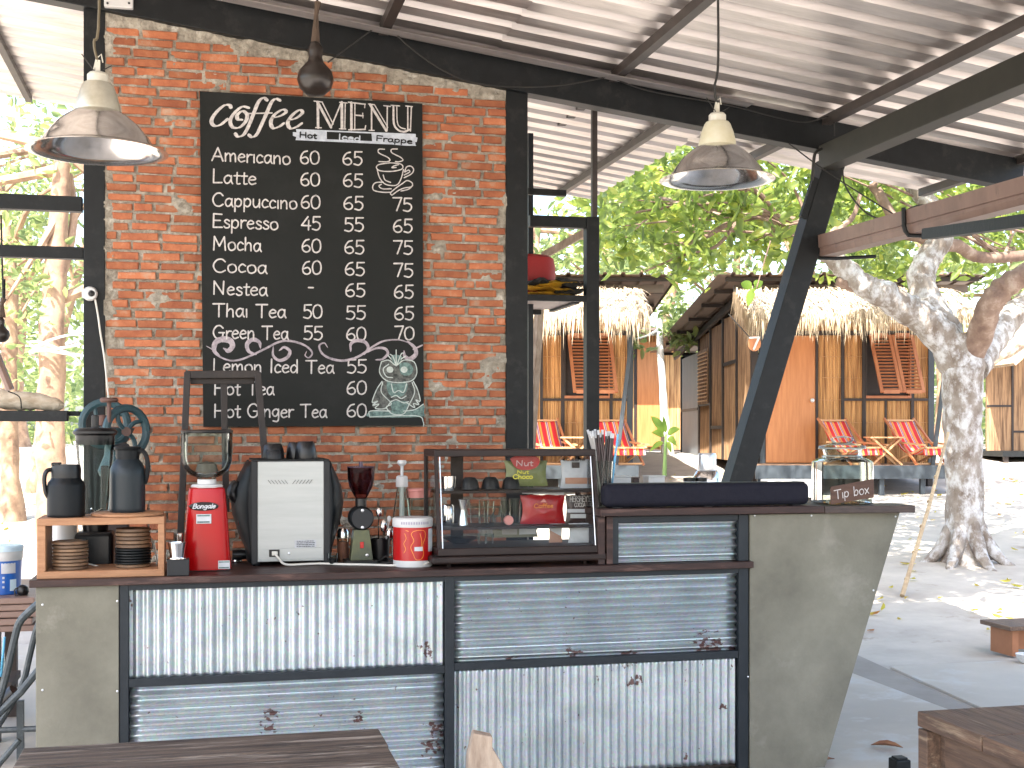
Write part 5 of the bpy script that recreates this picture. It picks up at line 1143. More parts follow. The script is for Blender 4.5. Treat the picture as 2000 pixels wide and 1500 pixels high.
# cocktail shaker / flask, behind the bar on a rear shelf of the counter
yS = YC+.32
p = Vector((PY(1381,990,yS).x, yS, ZU)); k = dep(p)/F; hz = PY(1381,885,yS).z-ZU; H0 = hz/k
t = thing('steel_flask', 'steel flask with a silver cup lid and dark red band behind the sound bar', 'flask', p)
MB().lathe(prof([(28,0),(29,3),(29,H0-62),(28,H0-58)],k), p, 32).build('body', mat('dark red lacquer',(.14,.01,.015),(.1,.01,.012),8,rough=.25), t, smooth=True)
MB().lathe(prof([(28.5,H0-60),(28,H0-48),(22,H0-36),(18,H0-33)],k), p, 32).build('shoulder', chrome, t, smooth=True)
MB().lathe(prof([(17.5,H0-34),(18,H0-30),(18,H0-4),(16,H0),(0,H0)],k), p, 32).build('cup_lid', tin_m, t, smooth=True)
MB().tube(smoothp([p+Vector((-16,-6,H0-6))*k,p+Vector((-20,-6,H0-2))*k,p+Vector((-21,-6,H0-20))*k,p+Vector((-18,-6,H0-34))*k],4), 1.6*k, 6).build('clip', tin_m, t, smooth=True)
for x, l in ((1347,'left'),(1369,'right')):
    p = Vector((PY(x,990,yS-.08).x, yS-.08, ZU)); k = dep(p)/F; H1 = (PY(x,932,yS-.08).z-ZU)/k
    t = thing('lidded_jar', 'small jar with black screw lid, %s one of the two behind the sound bar' % l, 'jar', p, group='small jars behind the sound bar')
    MB().lathe(prof([(11,0),(12,2),(12,H1-8),(11,H1-7)],k), p, 20).build('jar', white_pl, t, smooth=True); MB().lathe(prof([(12.5,H1-8),(12.5,H1-1),(0,H1)],k), p, 20).build('lid', black_pl, t, smooth=True)
for px, w_, hpy, m_, lab in ((1215,38,930,white_pl,'low white box behind the sound bar next to the straws'),(1243,13,932,choc_bag,'small dark brown box behind the sound bar'),(1283,34,929,white_pl,'low white tub behind the sound bar between the boxes and the jars')):
    y_ = YC+.28; p = Vector((PY(px,990,y_).x, y_, ZU)); k = dep(p)/F; h_ = PY(px,hpy,y_).z-ZU
    t = thing('storage_box', lab, 'box', p); MB().box(tuple(p+Vector((-w_/2*k,0,0))), tuple(p+Vector((w_/2*k,.08,h_-.006)))).build('box_body', m_, t, bevel=.004); MB().box(tuple(p+Vector((-w_/2*k-.002,-.002,h_-.006))), tuple(p+Vector((w_/2*k+.002,.082,h_)))).build('lid', m_, t, bevel=.002)
# tip jar
p = Vector((PY(1645,984,YC+.08).x, YC+.08, ZU)); k = dep(p)/F
t = thing('tip_jar', 'square clear glass jar with glass stopper and wooden tip box tag on the bar', 'jar', p)
def sqr(r, z, e=.55, n=32, c=p, kk=k):
    return [c+Vector((r*math.copysign(abs(math.cos(a))**e, math.cos(a)), r*.8*math.copysign(abs(math.sin(a))**e, math.sin(a)), z))*kk for a in [i*math.tau/n for i in range(n)]]
def loft(rings, m, name, par, closed=True):
    n = len(rings[0]); vs = [v for r in rings for v in r]; fs = [(i*n+j, i*n+(j+1) % n, (i+1)*n+(j+1) % n, (i+1)*n+j) for i in range(len(rings)-1) for j in range(n)]
    if closed: fs += [tuple(range(n))]
    return MB().add(vs, fs).build(name, m, par, smooth=True)
loft([sqr(50,1,.4),sqr(53,4,.4),sqr(53,60,.4),sqr(52,82,.4),sqr(46,88,.55),sqr(38,91,.8),sqr(37,96,1),sqr(39,106,1),sqr(42,108,1)], glass, 'jar_body', t)
loft([sqr(49,2.5,.4),sqr(51,5,.4),sqr(51,60,.4),sqr(50,81,.4),sqr(44,86,.55),sqr(36,90,.8),sqr(35,97,1),sqr(37,106,1)], glass, 'jar_inner', t)
MB().lathe(prof([(44,108),(46,111),(44,114),(24,117),(18,120),(22,124),(20,129),(10,132),(0,133)],k), p, 32).build('stopper', glass, t, smooth=True)
MB().lathe(prof([(36,100),(40,108),(0,109)],k), p, 32).build('stopper_plug', glass, t, smooth=True)
rim = mat('greenish glass rim', (.45,.47,.42), None, 8, rough=.1)
MB().open_lathe(prof([(45,107.5),(46.4,109),(45,110.2)],k), p, 40).open_lathe(prof([(38,92.5),(39.4,93.6),(38,94.6)],k), p, 40).build('rim_edge', rim, t, smooth=True)
tg = [p+Vector(v)*k for v in ((-48,-45,2),(43,-45,14),(43,-45,50),(-48,-45,36))]
MB().prism(tg, (0,2.5*k,0)).build('tag', mat('brown tag board',(.11,.055,.035),(.075,.038,.025),7,rough=.7,stretch=(1,1,8)), t, bevel=.001)
I = Ink(); text(I, 'Tip box', p+Vector((-40,-45.3,12))*k, Vector((1,0,.15)).normalized(), Vector((-.1,0,1)), (0,-1,0), 72*k, 17*k, 1.7*k); I.build('tag_lettering', chalk, t)
pm = PZ(1612,983,ZU); tag(MB().lathe([(.008*math.sin(a*math.pi/8), .008-.008*math.cos(a*math.pi/8)) for a in range(9)], pm+Vector((0,-.02,0)), 16).build('glass_marble', porcelain, smooth=True), 'small pale glass ball in front of the tip jar corner', 'marble')
# ================================================================ FURNITURE IN FRONT
def table(name, lab, x0, x1, y0, y1, z, th, n, along, m, legs, apron=.09):
    t = thing(name, lab, 'table', ((x0+x1)/2, (y0+y1)/2, 0)); gap = .004
    for i in range(n):
        dz = random.uniform(-.0015,.0015)
        if along == 'x': a = y0+(y1-y0)*i/n; b = y0+(y1-y0)*(i+1)/n; MB().box((x0+random.uniform(0,.008), a+gap/2, z-th+dz), (x1-random.uniform(0,.008), b-gap/2, z+dz)).build('plank', m, t, bevel=.004)
        else: a = x0+(x1-x0)*i/n; b = x0+(x1-x0)*(i+1)/n; MB().box((a+gap/2, y0, z-th+dz), (b-gap/2, y1, z+dz)).build('plank', m, t, bevel=.004)
    e = .05
    for a, b in (((x0+e,y0+e),(x1-e,y0+e+.02)),((x0+e,y1-e-.02),(x1-e,y1-e)),((x0+e,y0+e+.021),(x0+e+.02,y1-e-.021)),((x1-e-.02,y0+e+.021),(x1-e,y1-e-.021))):
        MB().box((a[0],a[1],z-th-apron), (b[0],b[1],z-th-.003)).build('apron', m, t, bevel=.002)
    for x in (x0+.028, x1-.028):
        for y in (y0+.028, y1-.028): MB().box((x-.024,y-.024,0), (x+.024,y+.024,z-th-.004)).build('leg', m, t, bevel=.003)
    return t
a = PZ(52,1447,.76); b = PZ(741,1423,.76)
table('wooden_table', 'dark weathered plank table in the left foreground before the counter', a.x, b.x, b.y-.95, b.y, .76, .035, 5, 'x', weather, 4)
a = PZ(1789,1389,.72)
table('wooden_table', 'brown weathered table at the lower right corner', a.x, a.x+1.5, a.y-1.6, a.y, .72, .045, 5, 'x', weather2, 4, .2)
# driftwood chair back tip
p = PD(945,1500,3.1)
t = thing('driftwood_chair', 'grey weathered driftwood chair back rising between the two tables', 'chair', (p.x,p.y,0))
q = lambda x, y, D=3.1: PD(x, y, D)
dw = [q(925,1432), q(963,1440), q(962,1462), q(972,1478), q(990,1510), q(1020,1700), q(930,1700), q(912,1510), q(914,1476)]
MB().prism(dw, Vector((.005,.045,0))).build('back_post', driftwood, t, bevel=.004)
zz = q(970,1700).z
MB().cbox((p.x+.05,p.y-.16,zz-.02), (.42,.42,.04)).build('seat', driftwood, t, bevel=.008)
for dx, dy in ((-.12,-.33),(.22,-.33),(-.12,.02),(.22,.02)): MB().tube([(p.x+dx,p.y+dy,0),(p.x+dx*1.02,p.y+dy,zz-.03)], [.03,.026], 8, jit=.2).build('leg', driftwood, t, smooth=True)
# short black bollard by the right table
p = PZ(1757,1545,0); p2 = PZ(1757,1545,0)
t = thing('floor_stub', 'short black metal stub standing on the floor at the bottom edge', 'bollard', p); k = dep(p)/F
MB().cbox(p+Vector((0,0,.07)), (.07,.07,.14)).build('stub', black_steel, t, bevel=.006); MB().cbox(p+Vector((0,0,.144)), (.05,.05,.008)).build('cap', grey_pl, t, bevel=.002)
# low bench with white bowl at the right edge
p = PZ(1972,1283,.0); k = dep(p)/F; zt_ = 1.55-(1222-840)/F*dep(p)
t = thing('low_bench', 'low brown wooden bench cut by the right edge beyond the path slab', 'bench', p)
MB().box((p.x-.03,p.y-.05,zt_-.03),(p.x+.9,p.y+.3,zt_)).build('seat', weather2, t, bevel=.004); MB().box((p.x+.02,p.y,0),(p.x+.07,p.y+.25,zt_-.031)).build('leg', mat('orange board',(.35,.14,.06),None,5,rough=.6), t, bevel=.003); MB().box((p.x+.78,p.y,0),(p.x+.83,p.y+.25,zt_-.031)).build('leg', weather2, t, bevel=.003); MB().box((p.x+.07,p.y+.1,.03),(p.x+.78,p.y+.12,zt_-.04)).build('panel', MATS['orange board'], t)
p = PZ(2004,1295,.005); k = dep(p)/F; t = thing('white_bowl', 'white bowl on the ground at the right edge before the low bench', 'bowl', p)
MB().open_lathe(prof([(8,0),(16,6),(20,18),(19,18),(14,6),(0,2)],k), p, 24).build('bowl_wall', white_pl, t, smooth=True)
# bamboo pole
a = PD(1852,845,12.2); b = PD(1762,1082,11.0); g = gz(b.x,b.y)
t = thing('bamboo_pole', 'long thin bamboo pole leaning against the mottled tree', 'pole', (b.x,b.y,g)); b.z = g
MB().tube([b,(a+b)/2+Vector((.02,0,.01)),a], [.022,.018,.014], 8).build('cane', bamboo, t, smooth=True)
for i in range(6): c = b.lerp(a,(i+.6)/6.5); MB().tube([c-(a-b).normalized()*.008,c+(a-b).normalized()*.008], .023-.0015*i, 8).build('node_ring', bamboo, t)
# ================================================================ RACK BEHIND THE BAR
YR = 7.0
rk = thing('steel_rack', 'tall black steel rack with a shelf beside the right post', 'rack', (PY(1100,800,YR).x, YR, 0))
fx = lambda x, y=600, Y=YR: PY(x, y, Y)
a, b = fx(1146), fx(1171); ztp = fx(1150,423).z
MB().box((a.x,YR,0),(b.x,YR+.07,ztp)).build('front_upright', black_steel, rk, bevel=.003)
MB().box((fx(1036).x,YR+.004,fx(1090,443).z),(a.x-.001,YR+.066,ztp-.002)).build('top_rail', black_steel, rk, bevel=.003)
a2, b2 = fx(1158,300), fx(1168,300); MB().box((a2.x,YR+.01,ztp),(b2.x,YR+.04,3.5)).build('thin_upright', purlin_m, rk)
z1 = fx(1090,576).z; z0 = fx(1090,588).z; xL_ = fx(1020).x; xR_ = fx(1146).x-.002
MB().box((xL_,YR+.0,z0),(xR_,YR+.03,z1)).build('shelf_rail', black_steel, rk); MB().box((xL_,YR+.03,z0+.01),(xR_,YR+.62,z1+.002)).build('shelf_board', mat('pale shelf board',(.6,.48,.42),(.5,.4,.35),4,rough=.6), rk)
MB().box((xL_,YR+.62,z0-.02),(xR_-.1,YR+.66,z1-.004)).build('shelf_rail', black_steel, rk)
MB().box((xR_-.05,YR+.07,z0-.005),(xR_-.02,YR+.62,z0+.0095)).build('shelf_rail', black_steel, rk)
a = PY(1028,600,7.35); MB().box((a.x,7.3,0),(a.x+.03,7.34,3.3)).build('rear_upright', slate_steel, rk)
zS = z1+.003
c = Vector((fx(1062).x, YR+.3, zS)); t = thing('red_bag', 'soft dark red bag lying on the rack shelf', 'bag', c)
mb = MB(); hh = PY(1062,500,YR+.3).z-zS
mb.lathe([(0,0),(.9,.02),(1,.3),(1,.7),(.92,.93),(.7,1),(0,1.02)], c, 28, tilt=Matrix.Diagonal((.15,.11,hh))).build('bag_body', red_cloth, t, smooth=True)
c = Vector((fx(1080).x, YR+.12, zS))
for i, (m_, px, py, w_, lab) in enumerate(((yel_cloth,1078,577,.27,'lowest folded yellow cloth on the rack shelf'),(grey_cloth,1108,572,.16,'dark grey cloth tucked in at the right of the yellow pile'),(yel_cloth,1072,566,.25,'middle folded yellow cloth on the rack shelf'),(yel_cloth,1080,556,.22,'topmost folded yellow cloth on the rack shelf'),(grey_cloth,1106,553,.14,'crumpled dark grey cloth on top of the yellow pile'),(grey_cloth,1048,552,.12,'dark grey cloth at the left against the red bag'))):
    n = 12; vs = []; z_ = PY(px,py,YR+.12).z; xx = fx(px,py,YR+.12).x
    th_ = .022 if m_ is yel_cloth else .04
    for s in (0, 1):
        for j in range(7):
            for k_ in range(n+1):
                u = k_/n*2-1; v = j/6*2-1; ed_ = (1-abs(u)**3)*(1-abs(v)**4)
                wv = .02*noise.noise(Vector((u*2.2, v*2, i*5)))+.012*noise.noise(Vector((u*6, v*5, i*3)))
                vs.append((xx+u*w_/2*1.12, YR+.14+v*.1, max(zS+.001*(i+1)+s*.002, z_+wv+(s-.5)*th_*ed_+.012*u*(1 if i % 2 else -1))))
    q_ = n+1; off = q_*7; fs = [(j*q_+k_, j*q_+k_+1, (j+1)*q_+k_+1, (j+1)*q_+k_) for j in range(6) for k_ in range(n)]; fs += [tuple(off+w2 for w2 in reversed(f)) for f in fs[:]]
    tag(MB().add(vs, fs).build('folded_cloth', m_, smooth=True), lab, 'cloth', 'cloths on the rack shelf')
# leaning board behind the rack
t = thing('leaning_board', 'pale weathered board propped diagonally behind the rack above the red bag', 'board', PD(1085,520,9.2))
MB().beam(PD(1060,500,9.2), PD(1150,450,9.2), .07, .05).build('board', driftwood, t)
a=PD(1060,500,9.2); MB().beam(a+Vector((0,0,.01)), Vector((a.x-.1,a.y+.3,0)), .05, .05).build('prop', driftwood, t)
# ================================================================ GUTTER AT THE RIGHT
gt = thing('rain_gutter', 'brown metal rain gutter with black brackets along the neighbouring eave', 'gutter', PD(1610,480,7.3))
g0 = PD(1612,482,7.3); g1 = Vector((PY(2000,378,4.9).x, 4.9, PY(2000,378,4.9).z)); gd = (g1-g0); g2 = g0+gd*1.9
def gprof(o, s=1):
    r = Vector((1,0,0)); u = Vector((0,0,1)); return [o+r*a*s+u*b*s for a, b in ((-.062,.06),(-.058,-.01),(-.05,-.014),(-.05,-.03),(-.04,-.058),(.05,-.058),(.05,.06),(.046,.06),(.046,-.053),(-.037,-.053),(-.046,-.03),(-.046,-.012),(-.054,-.006),(-.058,.06))]
A_, B_ = gprof(g0), gprof(g2); n = len(A_)
MB().add(A_+B_, [(i, (i+1) % n, n+(i+1) % n, n+i) for i in range(n)]+[tuple(range(n)), tuple(range(2*n-1,n-1,-1))]).build('trough', gutter_m, gt)
for s in (.0, .52, 1.1):
    o = g0+gd*s+gd.normalized()*.01; P_ = [o+Vector((a,0,b)) for a, b in ((-.072,.07),(-.07,-.02),(-.062,-.045),(-.045,-.066),(.06,-.066))]
    MB().tube(P_+[P_[-1]+Vector((.25,.0,.02))], .011, 6).build('bracket', black_steel, gt)
a = PD(1812,457,6.1); b = PD(2000,432,5.1); d = b-a
t = thing('eave_beam', 'black steel beam under the gutter at the right edge', 'beam', a)
MB().beam(a, a+d*3, .06, .05).build('beam_body', black_steel, t); 
# ================================================================ LEFT SIDE
q = lambda x, y, Y=6.6: PY(x, y, Y)
sh = thing('side_shelf', 'black steel shelf bracket running left from the post under a log', 'shelf', q(60,812))
MB().box((q(-120,800,6.5).x,6.45,q(0,823,6.5).z),(q(134,815,6.5).x,6.52,q(0,802,6.5).z)).build('front_bar', black_steel, sh, bevel=.003)
MB().box((q(-120,800).x,6.52,q(0,812,6.6).z),(q(162,815,6.7).x,6.68,q(0,803,6.6).z)).build('rear_bar', black_steel, sh, bevel=.003)
MB().box((q(-110,800).x,6.46,0),(q(-100,800).x,6.5,q(0,823,6.5).z)).build('prop', black_steel, sh)
pale_log = mat('pale log', (.62,.54,.42), (.42,.33,.23), 5, rough=.85, stretch=(3,3,6), bump=.4)
lg = thing('driftwood_log', 'pale driftwood log lying on the black side shelf', 'log', q(60,795))
MB().tube(smoothp([q(-150,765),q(-20,776),q(30,783),q(80,786),q(125,793)],5), [.05,.05,.052,.05,.05,.052,.05,.048,.047,.046,.045,.046,.045,.044,.042,.04,.04,.036,.034,.03,.012], 14, jit=.25).build('trunk', pale_log, lg, smooth=True)
MB().tube(smoothp([q(16,764,6.53),q(38,775,6.52),q(42,798,6.54)],4), .003, 5).build('binding_wire', wire_m, lg)
a, b = PD(-20,690,7.4), PD(10,760,7.4)
t = thing('leaning_bamboo', 'brown bamboo stick leaning in the shade at the left edge above the log', 'pole', (a.x,a.y,0)); MB().tube([PD(-45,600,7.4),PD(20,762,7.4)], .025, 8).build('cane', gutter_m, t, smooth=True)
MB().tube([PD(8,545,7.0),PD(8,590,7.0)], .008, 6).build('left_hook', black_steel, sh)
# stack of planks with bucket
D = 6.4; za = EYE-(1162-840)/F*D
t = thing('plank_stack_table', 'table of stacked brown planks at the left edge under the blue bucket', 'table', (PD(0,1160,D).x, PD(0,1160,D).y, 0))
a = PD(72,1160,D); dirn = Vector((-1,.0,0))
for i in range(5):
    z_ = za-.034*i; e = random.uniform(-.02,.02); MB().box((a.x-1.5,a.y-.1+e,z_-.03),(a.x-.0+e,a.y+.75,z_)).build('plank', gutter_m, t, bevel=.004)
for x in (a.x-.2, a.x-1.3):
    for y in (a.y, a.y+.6): MB().box((x-.03,y-.03,0),(x+.03,y+.03,za-.17)).build('leg', timber, t)
p = Vector((PD(0,1150,D).x+.005, a.y+.1, za)); k = dep(p)/F
t = thing('paint_bucket', 'blue and white plastic bucket with pale lid at the left edge', 'bucket', p)
MB().lathe(prof([(31,0),(33,2),(36,70),(36,72)],k), p, 36).build('body', blue_pl, t, smooth=True)
MB().lathe(prof([(36.5,66),(37.5,72),(37.5,84),(36,86)],k), p, 36).build('upper_band', white_pl, t, smooth=True)
MB().lathe(prof([(38.5,84),(39,92),(36,95),(0,95)],k), p, 36).build('lid', pale_lid, t, smooth=True)
cyl_patch(2, 30, 42, 62, 35.6, paper, 'front_label', t, p, k); cyl_patch(18, 32, 8, 30, 34.6, pale_lid, 'front_label', t, p, k)
for z in (14,24,32): cyl_patch(4, 8, z, z+4, 35.1, paper, 'label_mark', t, p, k)
p = Vector((PD(40,1155,D-.1).x, a.y-.0, za)); k = dep(p)/F
t = thing('black_gadget', 'small rounded black gadget on the planks beside the blue bucket', 'gadget', p)
MB().lathe(prof([(0,0),(9,1),(12,8),(10,16),(5,20),(0,21)],k), p, 20).build('shell', black_pl, t, smooth=True); MB().tube(smoothp([p+Vector(v)*k for v in ((-6,-4,16),(-14,-6,12),(-12,-8,0),(-8,-10,1))],4), 1.5*k, 6).build('cord', wire_m, t, smooth=True)
# folding steel chair frame
D = 5.3; P_ = lambda x, y, d=0: PD(x, y, D+d)
t = thing('folding_chair', 'dark steel folding chair frame at the left edge beside the concrete panel', 'chair', (P_(20,1400).x, P_(20,1400).y, 0))
fy = lambda v: v
sb = mat('scratched dark steel', (.035,.045,.05), (.10,.11,.11), 22, rough=.45, contrast=(.25,.5))
MB().tube(smoothp([P_(84,1172),P_(60,1192),P_(38,1216),P_(28,1250),P_(14,1310),P_(0,1360),P_(-30,1440)],4), .016, 8).build('back_tube', sb, t, smooth=True)
MB().tube(smoothp([P_(92,1190,.3),P_(72,1226,.3),P_(56,1290,.3),P_(46,1330,.3),P_(20,1380,.3),P_(-25,1450,.3)],4), .014, 8).build('back_tube', sb, t, smooth=True)
MB().tube([P_(84,1298),P_(40,1352),P_(-30,1420)], .016, 8).build('seat_tube', sb, t, smooth=True)
MB().tube([P_(30,1350,.15),P_(-20,1395,.15)], .034, 10).build('hinge', black_pl, t, smooth=True)
a = P_(40,1368,.1); MB().box((a.x-.014,a.y-.014,0),(a.x+.014,a.y+.014,a.z)).build('leg', sb, t); a = P_(-30,1400,.1); MB().box((a.x-.014,a.y-.014,0),(a.x+.014,a.y+.014,a.z)).build('leg', sb, t)
MB().tube([P_(-40,1428,.1),P_(80,1423,.1)], .013, 8).build('stretcher', sb, t, smooth=True); a = P_(78,1423,.1); MB().tube([a, Vector((a.x,a.y,0))], .013, 8).build('leg', sb, t, smooth=True)
MB().tube([P_(38,1445,-.1),P_(0,1490,-.1),P_(-30,1540,-.1)], .012, 8).build('foot_bar', sb, t, smooth=True)
c = PD(2,1300,5.9); t = thing('glass_with_straw', 'clear cup with a turquoise straw at the far left edge', 'cup', (c.x,c.y,c.z-.06)); MB().open_lathe([(.03,-.06),(.04,.04),(.038,.04),(.028,-.055)], c, 20).build('cup', glass, t, smooth=True); MB().tube([c+Vector((0,0,-.05)),PD(9,1244,5.9)], .006, 8).build('straw', MATS['sky blue straw'] if 'sky blue straw' in MATS else blue_pl, t, smooth=True)
a = c-Vector((0,0,.06)); t = thing('side_stand', 'dark low stand behind the folding chair holding the clear cup', 'stand', (a.x,a.y,0)); MB().box((a.x-.3,a.y-.1,a.z-.03),(a.x+.06,a.y+.2,a.z)).build('top', timber, t); MB().box((a.x-.1,a.y,0),(a.x-.04,a.y+.06,a.z-.031)).build('leg', timber, t)
# ================================================================ HUTS  (their own axes face the camera side of the yard)
def W(lx, ly, z): return Vector((lx*C_+ly*S_, -lx*S_+ly*C_, z))
def U(px, py, D): return Vector(((px-1000)/F*D, D, EYE+(HOR-py)/F*D))
def hroot(name, lab, cat, lx, ly, z, group=None, rz=0):
    o = bpy.data.objects.new(name, None); COL.objects.link(o); o.location = W(lx, ly, z); o.rotation_euler = (0,0,-YAW+rz); BASE[o.name] = Vector((lx,ly,z)); o.empty_display_size = .1
    return tag(o, lab, cat, group)
steel_lit = mat('blue grey painted steel', (.04,.05,.06), (.03,.038,.046), 6, rough=.5)
def make_hut():
    D = 20.0; X = lambda px, D_=D: (px-1000)/F*D_; Z = lambda py, D_=D: EYE+(HOR-py)/F*D_
    g0 = .69; h = hroot('bamboo_hut', 'x', 'hut', X(1467), D, g0, 'reed walled huts behind the yard')
    B = lambda a, b, n, m, **k: MB().box(a, b).build(n, m, h, **k)
    z0, zt = Z(905), Z(655)
    # front posts
    for p0, p1, m in ((1467,1480,timber),(1484,1493,steel_lit),(1592,1597,timber),(1642,1648,timber),(1683,1690,timber),(1778,1784,timber),(1812,1823,steel_lit)):
        B((X(p0),D-.04,z0-.02),(X(p1),D+.06,zt+.55),'wall_post',m)
    B((X(1480),D-.03,zt),(X(1812),D+.05,zt+.07),'lintel',timber); B((X(1648),D-.035,Z(783)),(X(1812),D+.05,Z(778)),'rail',timber); B((X(1727),D-.033,z0),(X(1731),D+.05,Z(783)),'stud',timber)
    # reed mats, bowed a little
    def reedmat(x0, x1, za, zb, m=reed, y=D, side=None):
        n = max(6, int((x1-x0)/.028)); vs = []
        for i in range(n*2+1):
            t = i/(n*2); u = x0+(x1-x0)*t; d = (.007 if i % 2 else -.004)+.006*noise.noise(Vector((u*3,za,y)))
            for zz in (za, (za+zb)/2, zb):
                dd = d+.008*noise.noise(Vector((u*2, zz*2, 5)))
                vs.append((u, y+dd, zz) if side is None else (side+dd, u, zz))
        fs = [(i*3+j, i*3+j+1, (i+1)*3+j+1, (i+1)*3+j) for i in range(n*2) for j in range(2)]
        MB().add(vs, fs).build('reed_panel', m, h)
        k = max(2, int((zb-za)/.32))
        for j in range(1, k):
            zz = za+(zb-za)*j/k+random.uniform(-.02,.02)
            if side is None: MB().tube([(x0,y-.014,zz),((x0+x1)/2,y-.017,zz+random.uniform(-.01,.01)),(x1,y-.014,zz)], .004, 4).build('binding', chairwood, h)
    zr = Z(780)
    reedmat(X(1597),X(1642),z0,zt); reedmat(X(1648),X(1683),zr,zt); reedmat(X(1784),X(1812),zr,zt); reedmat(X(1648),X(1727),z0,Z(783)); reedmat(X(1731),X(1812),z0,Z(783)); reedmat(X(1690),X(1778),zr,Z(776))
    reedmat(X(1480),X(1812),zt+.07,zt+.6)
    # door
    d = B((X(1495),D-.02,z0+.01),(X(1592),D+.02,zt-.005),'door',door_m,bevel=.004)
    MB().lathe([(0,-.06),(.03,-.05),(.035,-.03),(.015,-.02),(.015,.0),(0,.0)], (X(1585),D-.02,Z(782)), 14, tilt=Matrix.Rotation(math.radians(-90),3,'X')@Matrix.Diagonal((1,1,1))).build('door_knob', tin_m, d, smooth=True)
    B((X(1493),D-.03,z0),(X(1495),D+.03,zt),'door_jamb',timber)
    # window with two louvred shutters propped out at the bottom
    w = B((X(1690),D-.05,Z(775)),(X(1692),D+.05,zt),'window',timber); 
    MB().box((X(1776),D-.05,Z(775)),(X(1778),D+.05,zt)).build('frame', shutter_m, w); MB().box((X(1690),D-.06,Z(778)),(X(1778),D+.05,Z(773))).build('sill', shutter_m, w); MB().box((X(1692),D+.06,Z(773)),(X(1776),D+.08,zt)).build('dark_screen', timber, w)
    for s0, s1 in ((1695,1738),(1739,1781)):
        x0, x1 = X(s0), X(s1); top = Vector((0, D-.06, Z(655))); bot = Vector((0, D-.42, Z(768)))
        q = lambda x, t, o=0: Vector((x+.22*t*.35, top.y+(bot.y-top.y)*t-o, top.z+(bot.z-top.z)*t))
        sh = MB().beam(q(x0+.025,0),q(x0+.025,1),.03,.05,up=(1,0,0)).build('shutter', shutter_m, h)
        MB().beam(q(x1-.025,0),q(x1-.025,1),.03,.05,up=(1,0,0)).build('stile', shutter_m, sh)
        for t_ in (.0,.985): MB().beam(q(x0+.05,t_),q(x1-.05,t_),.03,.06).build('cross_rail', shutter_m, sh)
        for i in range(17):
            t_ = .045+.9*i/16; c0, c1 = q(x0+.05,t_), q(x1-.05,t_); MB().beam(c0,c1,.045,.008,up=(0,.5,1)).build('slat', shutter_m, sh)
    # side wall (left) and its shuttered window, annex clad in grey sheet
    xs = X(1467); zroof = lambda y: 3.91-.063*(y-19.4)
    for y in (21.2,22.6,24.0,25.5): B((xs-.03,y-.05,z0),(xs+.03,y+.05,zroof(y)-.05),'wall_post',timber)
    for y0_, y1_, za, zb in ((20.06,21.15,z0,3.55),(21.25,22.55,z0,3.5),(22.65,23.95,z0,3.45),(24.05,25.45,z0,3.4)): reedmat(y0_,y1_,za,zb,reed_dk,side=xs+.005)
    for y0_, y1_, zz in ((21.25,22.55,2.7),(22.65,23.95,1.6),(24.05,25.45,2.05)): B((xs-.02,y0_,zz-.03),(xs+.02,y1_,zz+.03),'rail',timber)
    sw = B((xs-.06,24.1,2.05),(xs-.04,25.3,3.1),'side_shutter',reed_dk)
    for i in range(14): MB().box((xs-.085,24.15,2.1+i*.07),(xs-.061,25.25,2.12+i*.07)).build('slat', chairwood, sw)
    B((xs-.02,25.6,z0-.1),(xs+.02,28.1,3.1),'annex_sheet',steel_wall); B((xs-.04,28.0,z0-.1),(xs+.04,28.1,3.15),'annex_post',black_steel); B((xs-.035,25.6,1.95),(xs-.02,28.1,2.0),'annex_rail',black_steel)
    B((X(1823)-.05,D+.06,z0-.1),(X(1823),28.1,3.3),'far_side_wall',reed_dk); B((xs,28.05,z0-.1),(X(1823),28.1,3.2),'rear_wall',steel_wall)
    # ribbed roof with purlins
    x0, x1 = 3.12, 7.25; mb = MB(); n = 15; vs = []
    prof = []
    for i in range(n): a = x0+(x1-x0)*i/n; w_ = (x1-x0)/n; prof += [(a,0),(a+w_*.72,0),(a+w_*.78,.035),(a+w_*.94,.035)]
    prof.append((x1,0))
    for y in (19.4, 29.0): vs += [(a, y, zroof(y)+b) for a, b in prof]
    m_ = len(prof); mb.add(vs, [(j, j+1, m_+j+1, m_+j) for j in range(m_-1)]).build('roof', cottage_roof, h, solid=.002)
    for y in (19.6,20.7,22.1,23.7,25.4,27.2,28.9): B((x0+.15,y-.03,zroof(y)-.07),(x1-.1,y+.03,zroof(y)-.01),'purlin',timber)
    pass
    MB().beam((xs-.06,20,zroof(20)-.12),(xs-.06,28.9,zroof(28.9)-.12),.06,.12).build('rafter', timber, h); MB().box((xs-.3,19.8,3.68),(x1-.2,19.86,3.80)).build('fascia', cottage_roof, h)
    # thatch awning
    tx0, tx1 = 3.42, 6.66
    MB().prism([Vector((tx0,19.75,3.72)),Vector((tx1,19.75,3.72)),Vector((tx1,18.25,3.14)),Vector((tx0,18.25,3.14))],(0,.03,-.06)).build('awning_backing', thatch, h)
    r = random.Random(3); mb = MB()
    for i in range(3600):
        t = r.random()**.7; x = tx0+(tx1-tx0)*r.random(); y = 19.7-1.5*t; z = 3.76-.56*t+r.uniform(0,.05); L = r.uniform(.2,.42); w_ = r.uniform(.008,.02)
        sl = Vector((r.uniform(-.35,.35), -.92+r.uniform(-.1,.1), -.40+r.uniform(-.08,.14))).normalized()
        if t > .86: sl = Vector((r.uniform(-.22,.22), -.35, -.9)).normalized(); L *= r.uniform(.6,1.3)
        a = Vector((x,y,z)); b = a+sl*L*.5; dr = Vector((r.uniform(-.1,.1),-.1,-1)).normalized(); c = b+(sl*.6+dr*(.5 if t > .55 else .1)).normalized()*L*.5
        if t > .86: c = b+Vector((r.uniform(-.15,.15),-.05,-1)).normalized()*L*.6
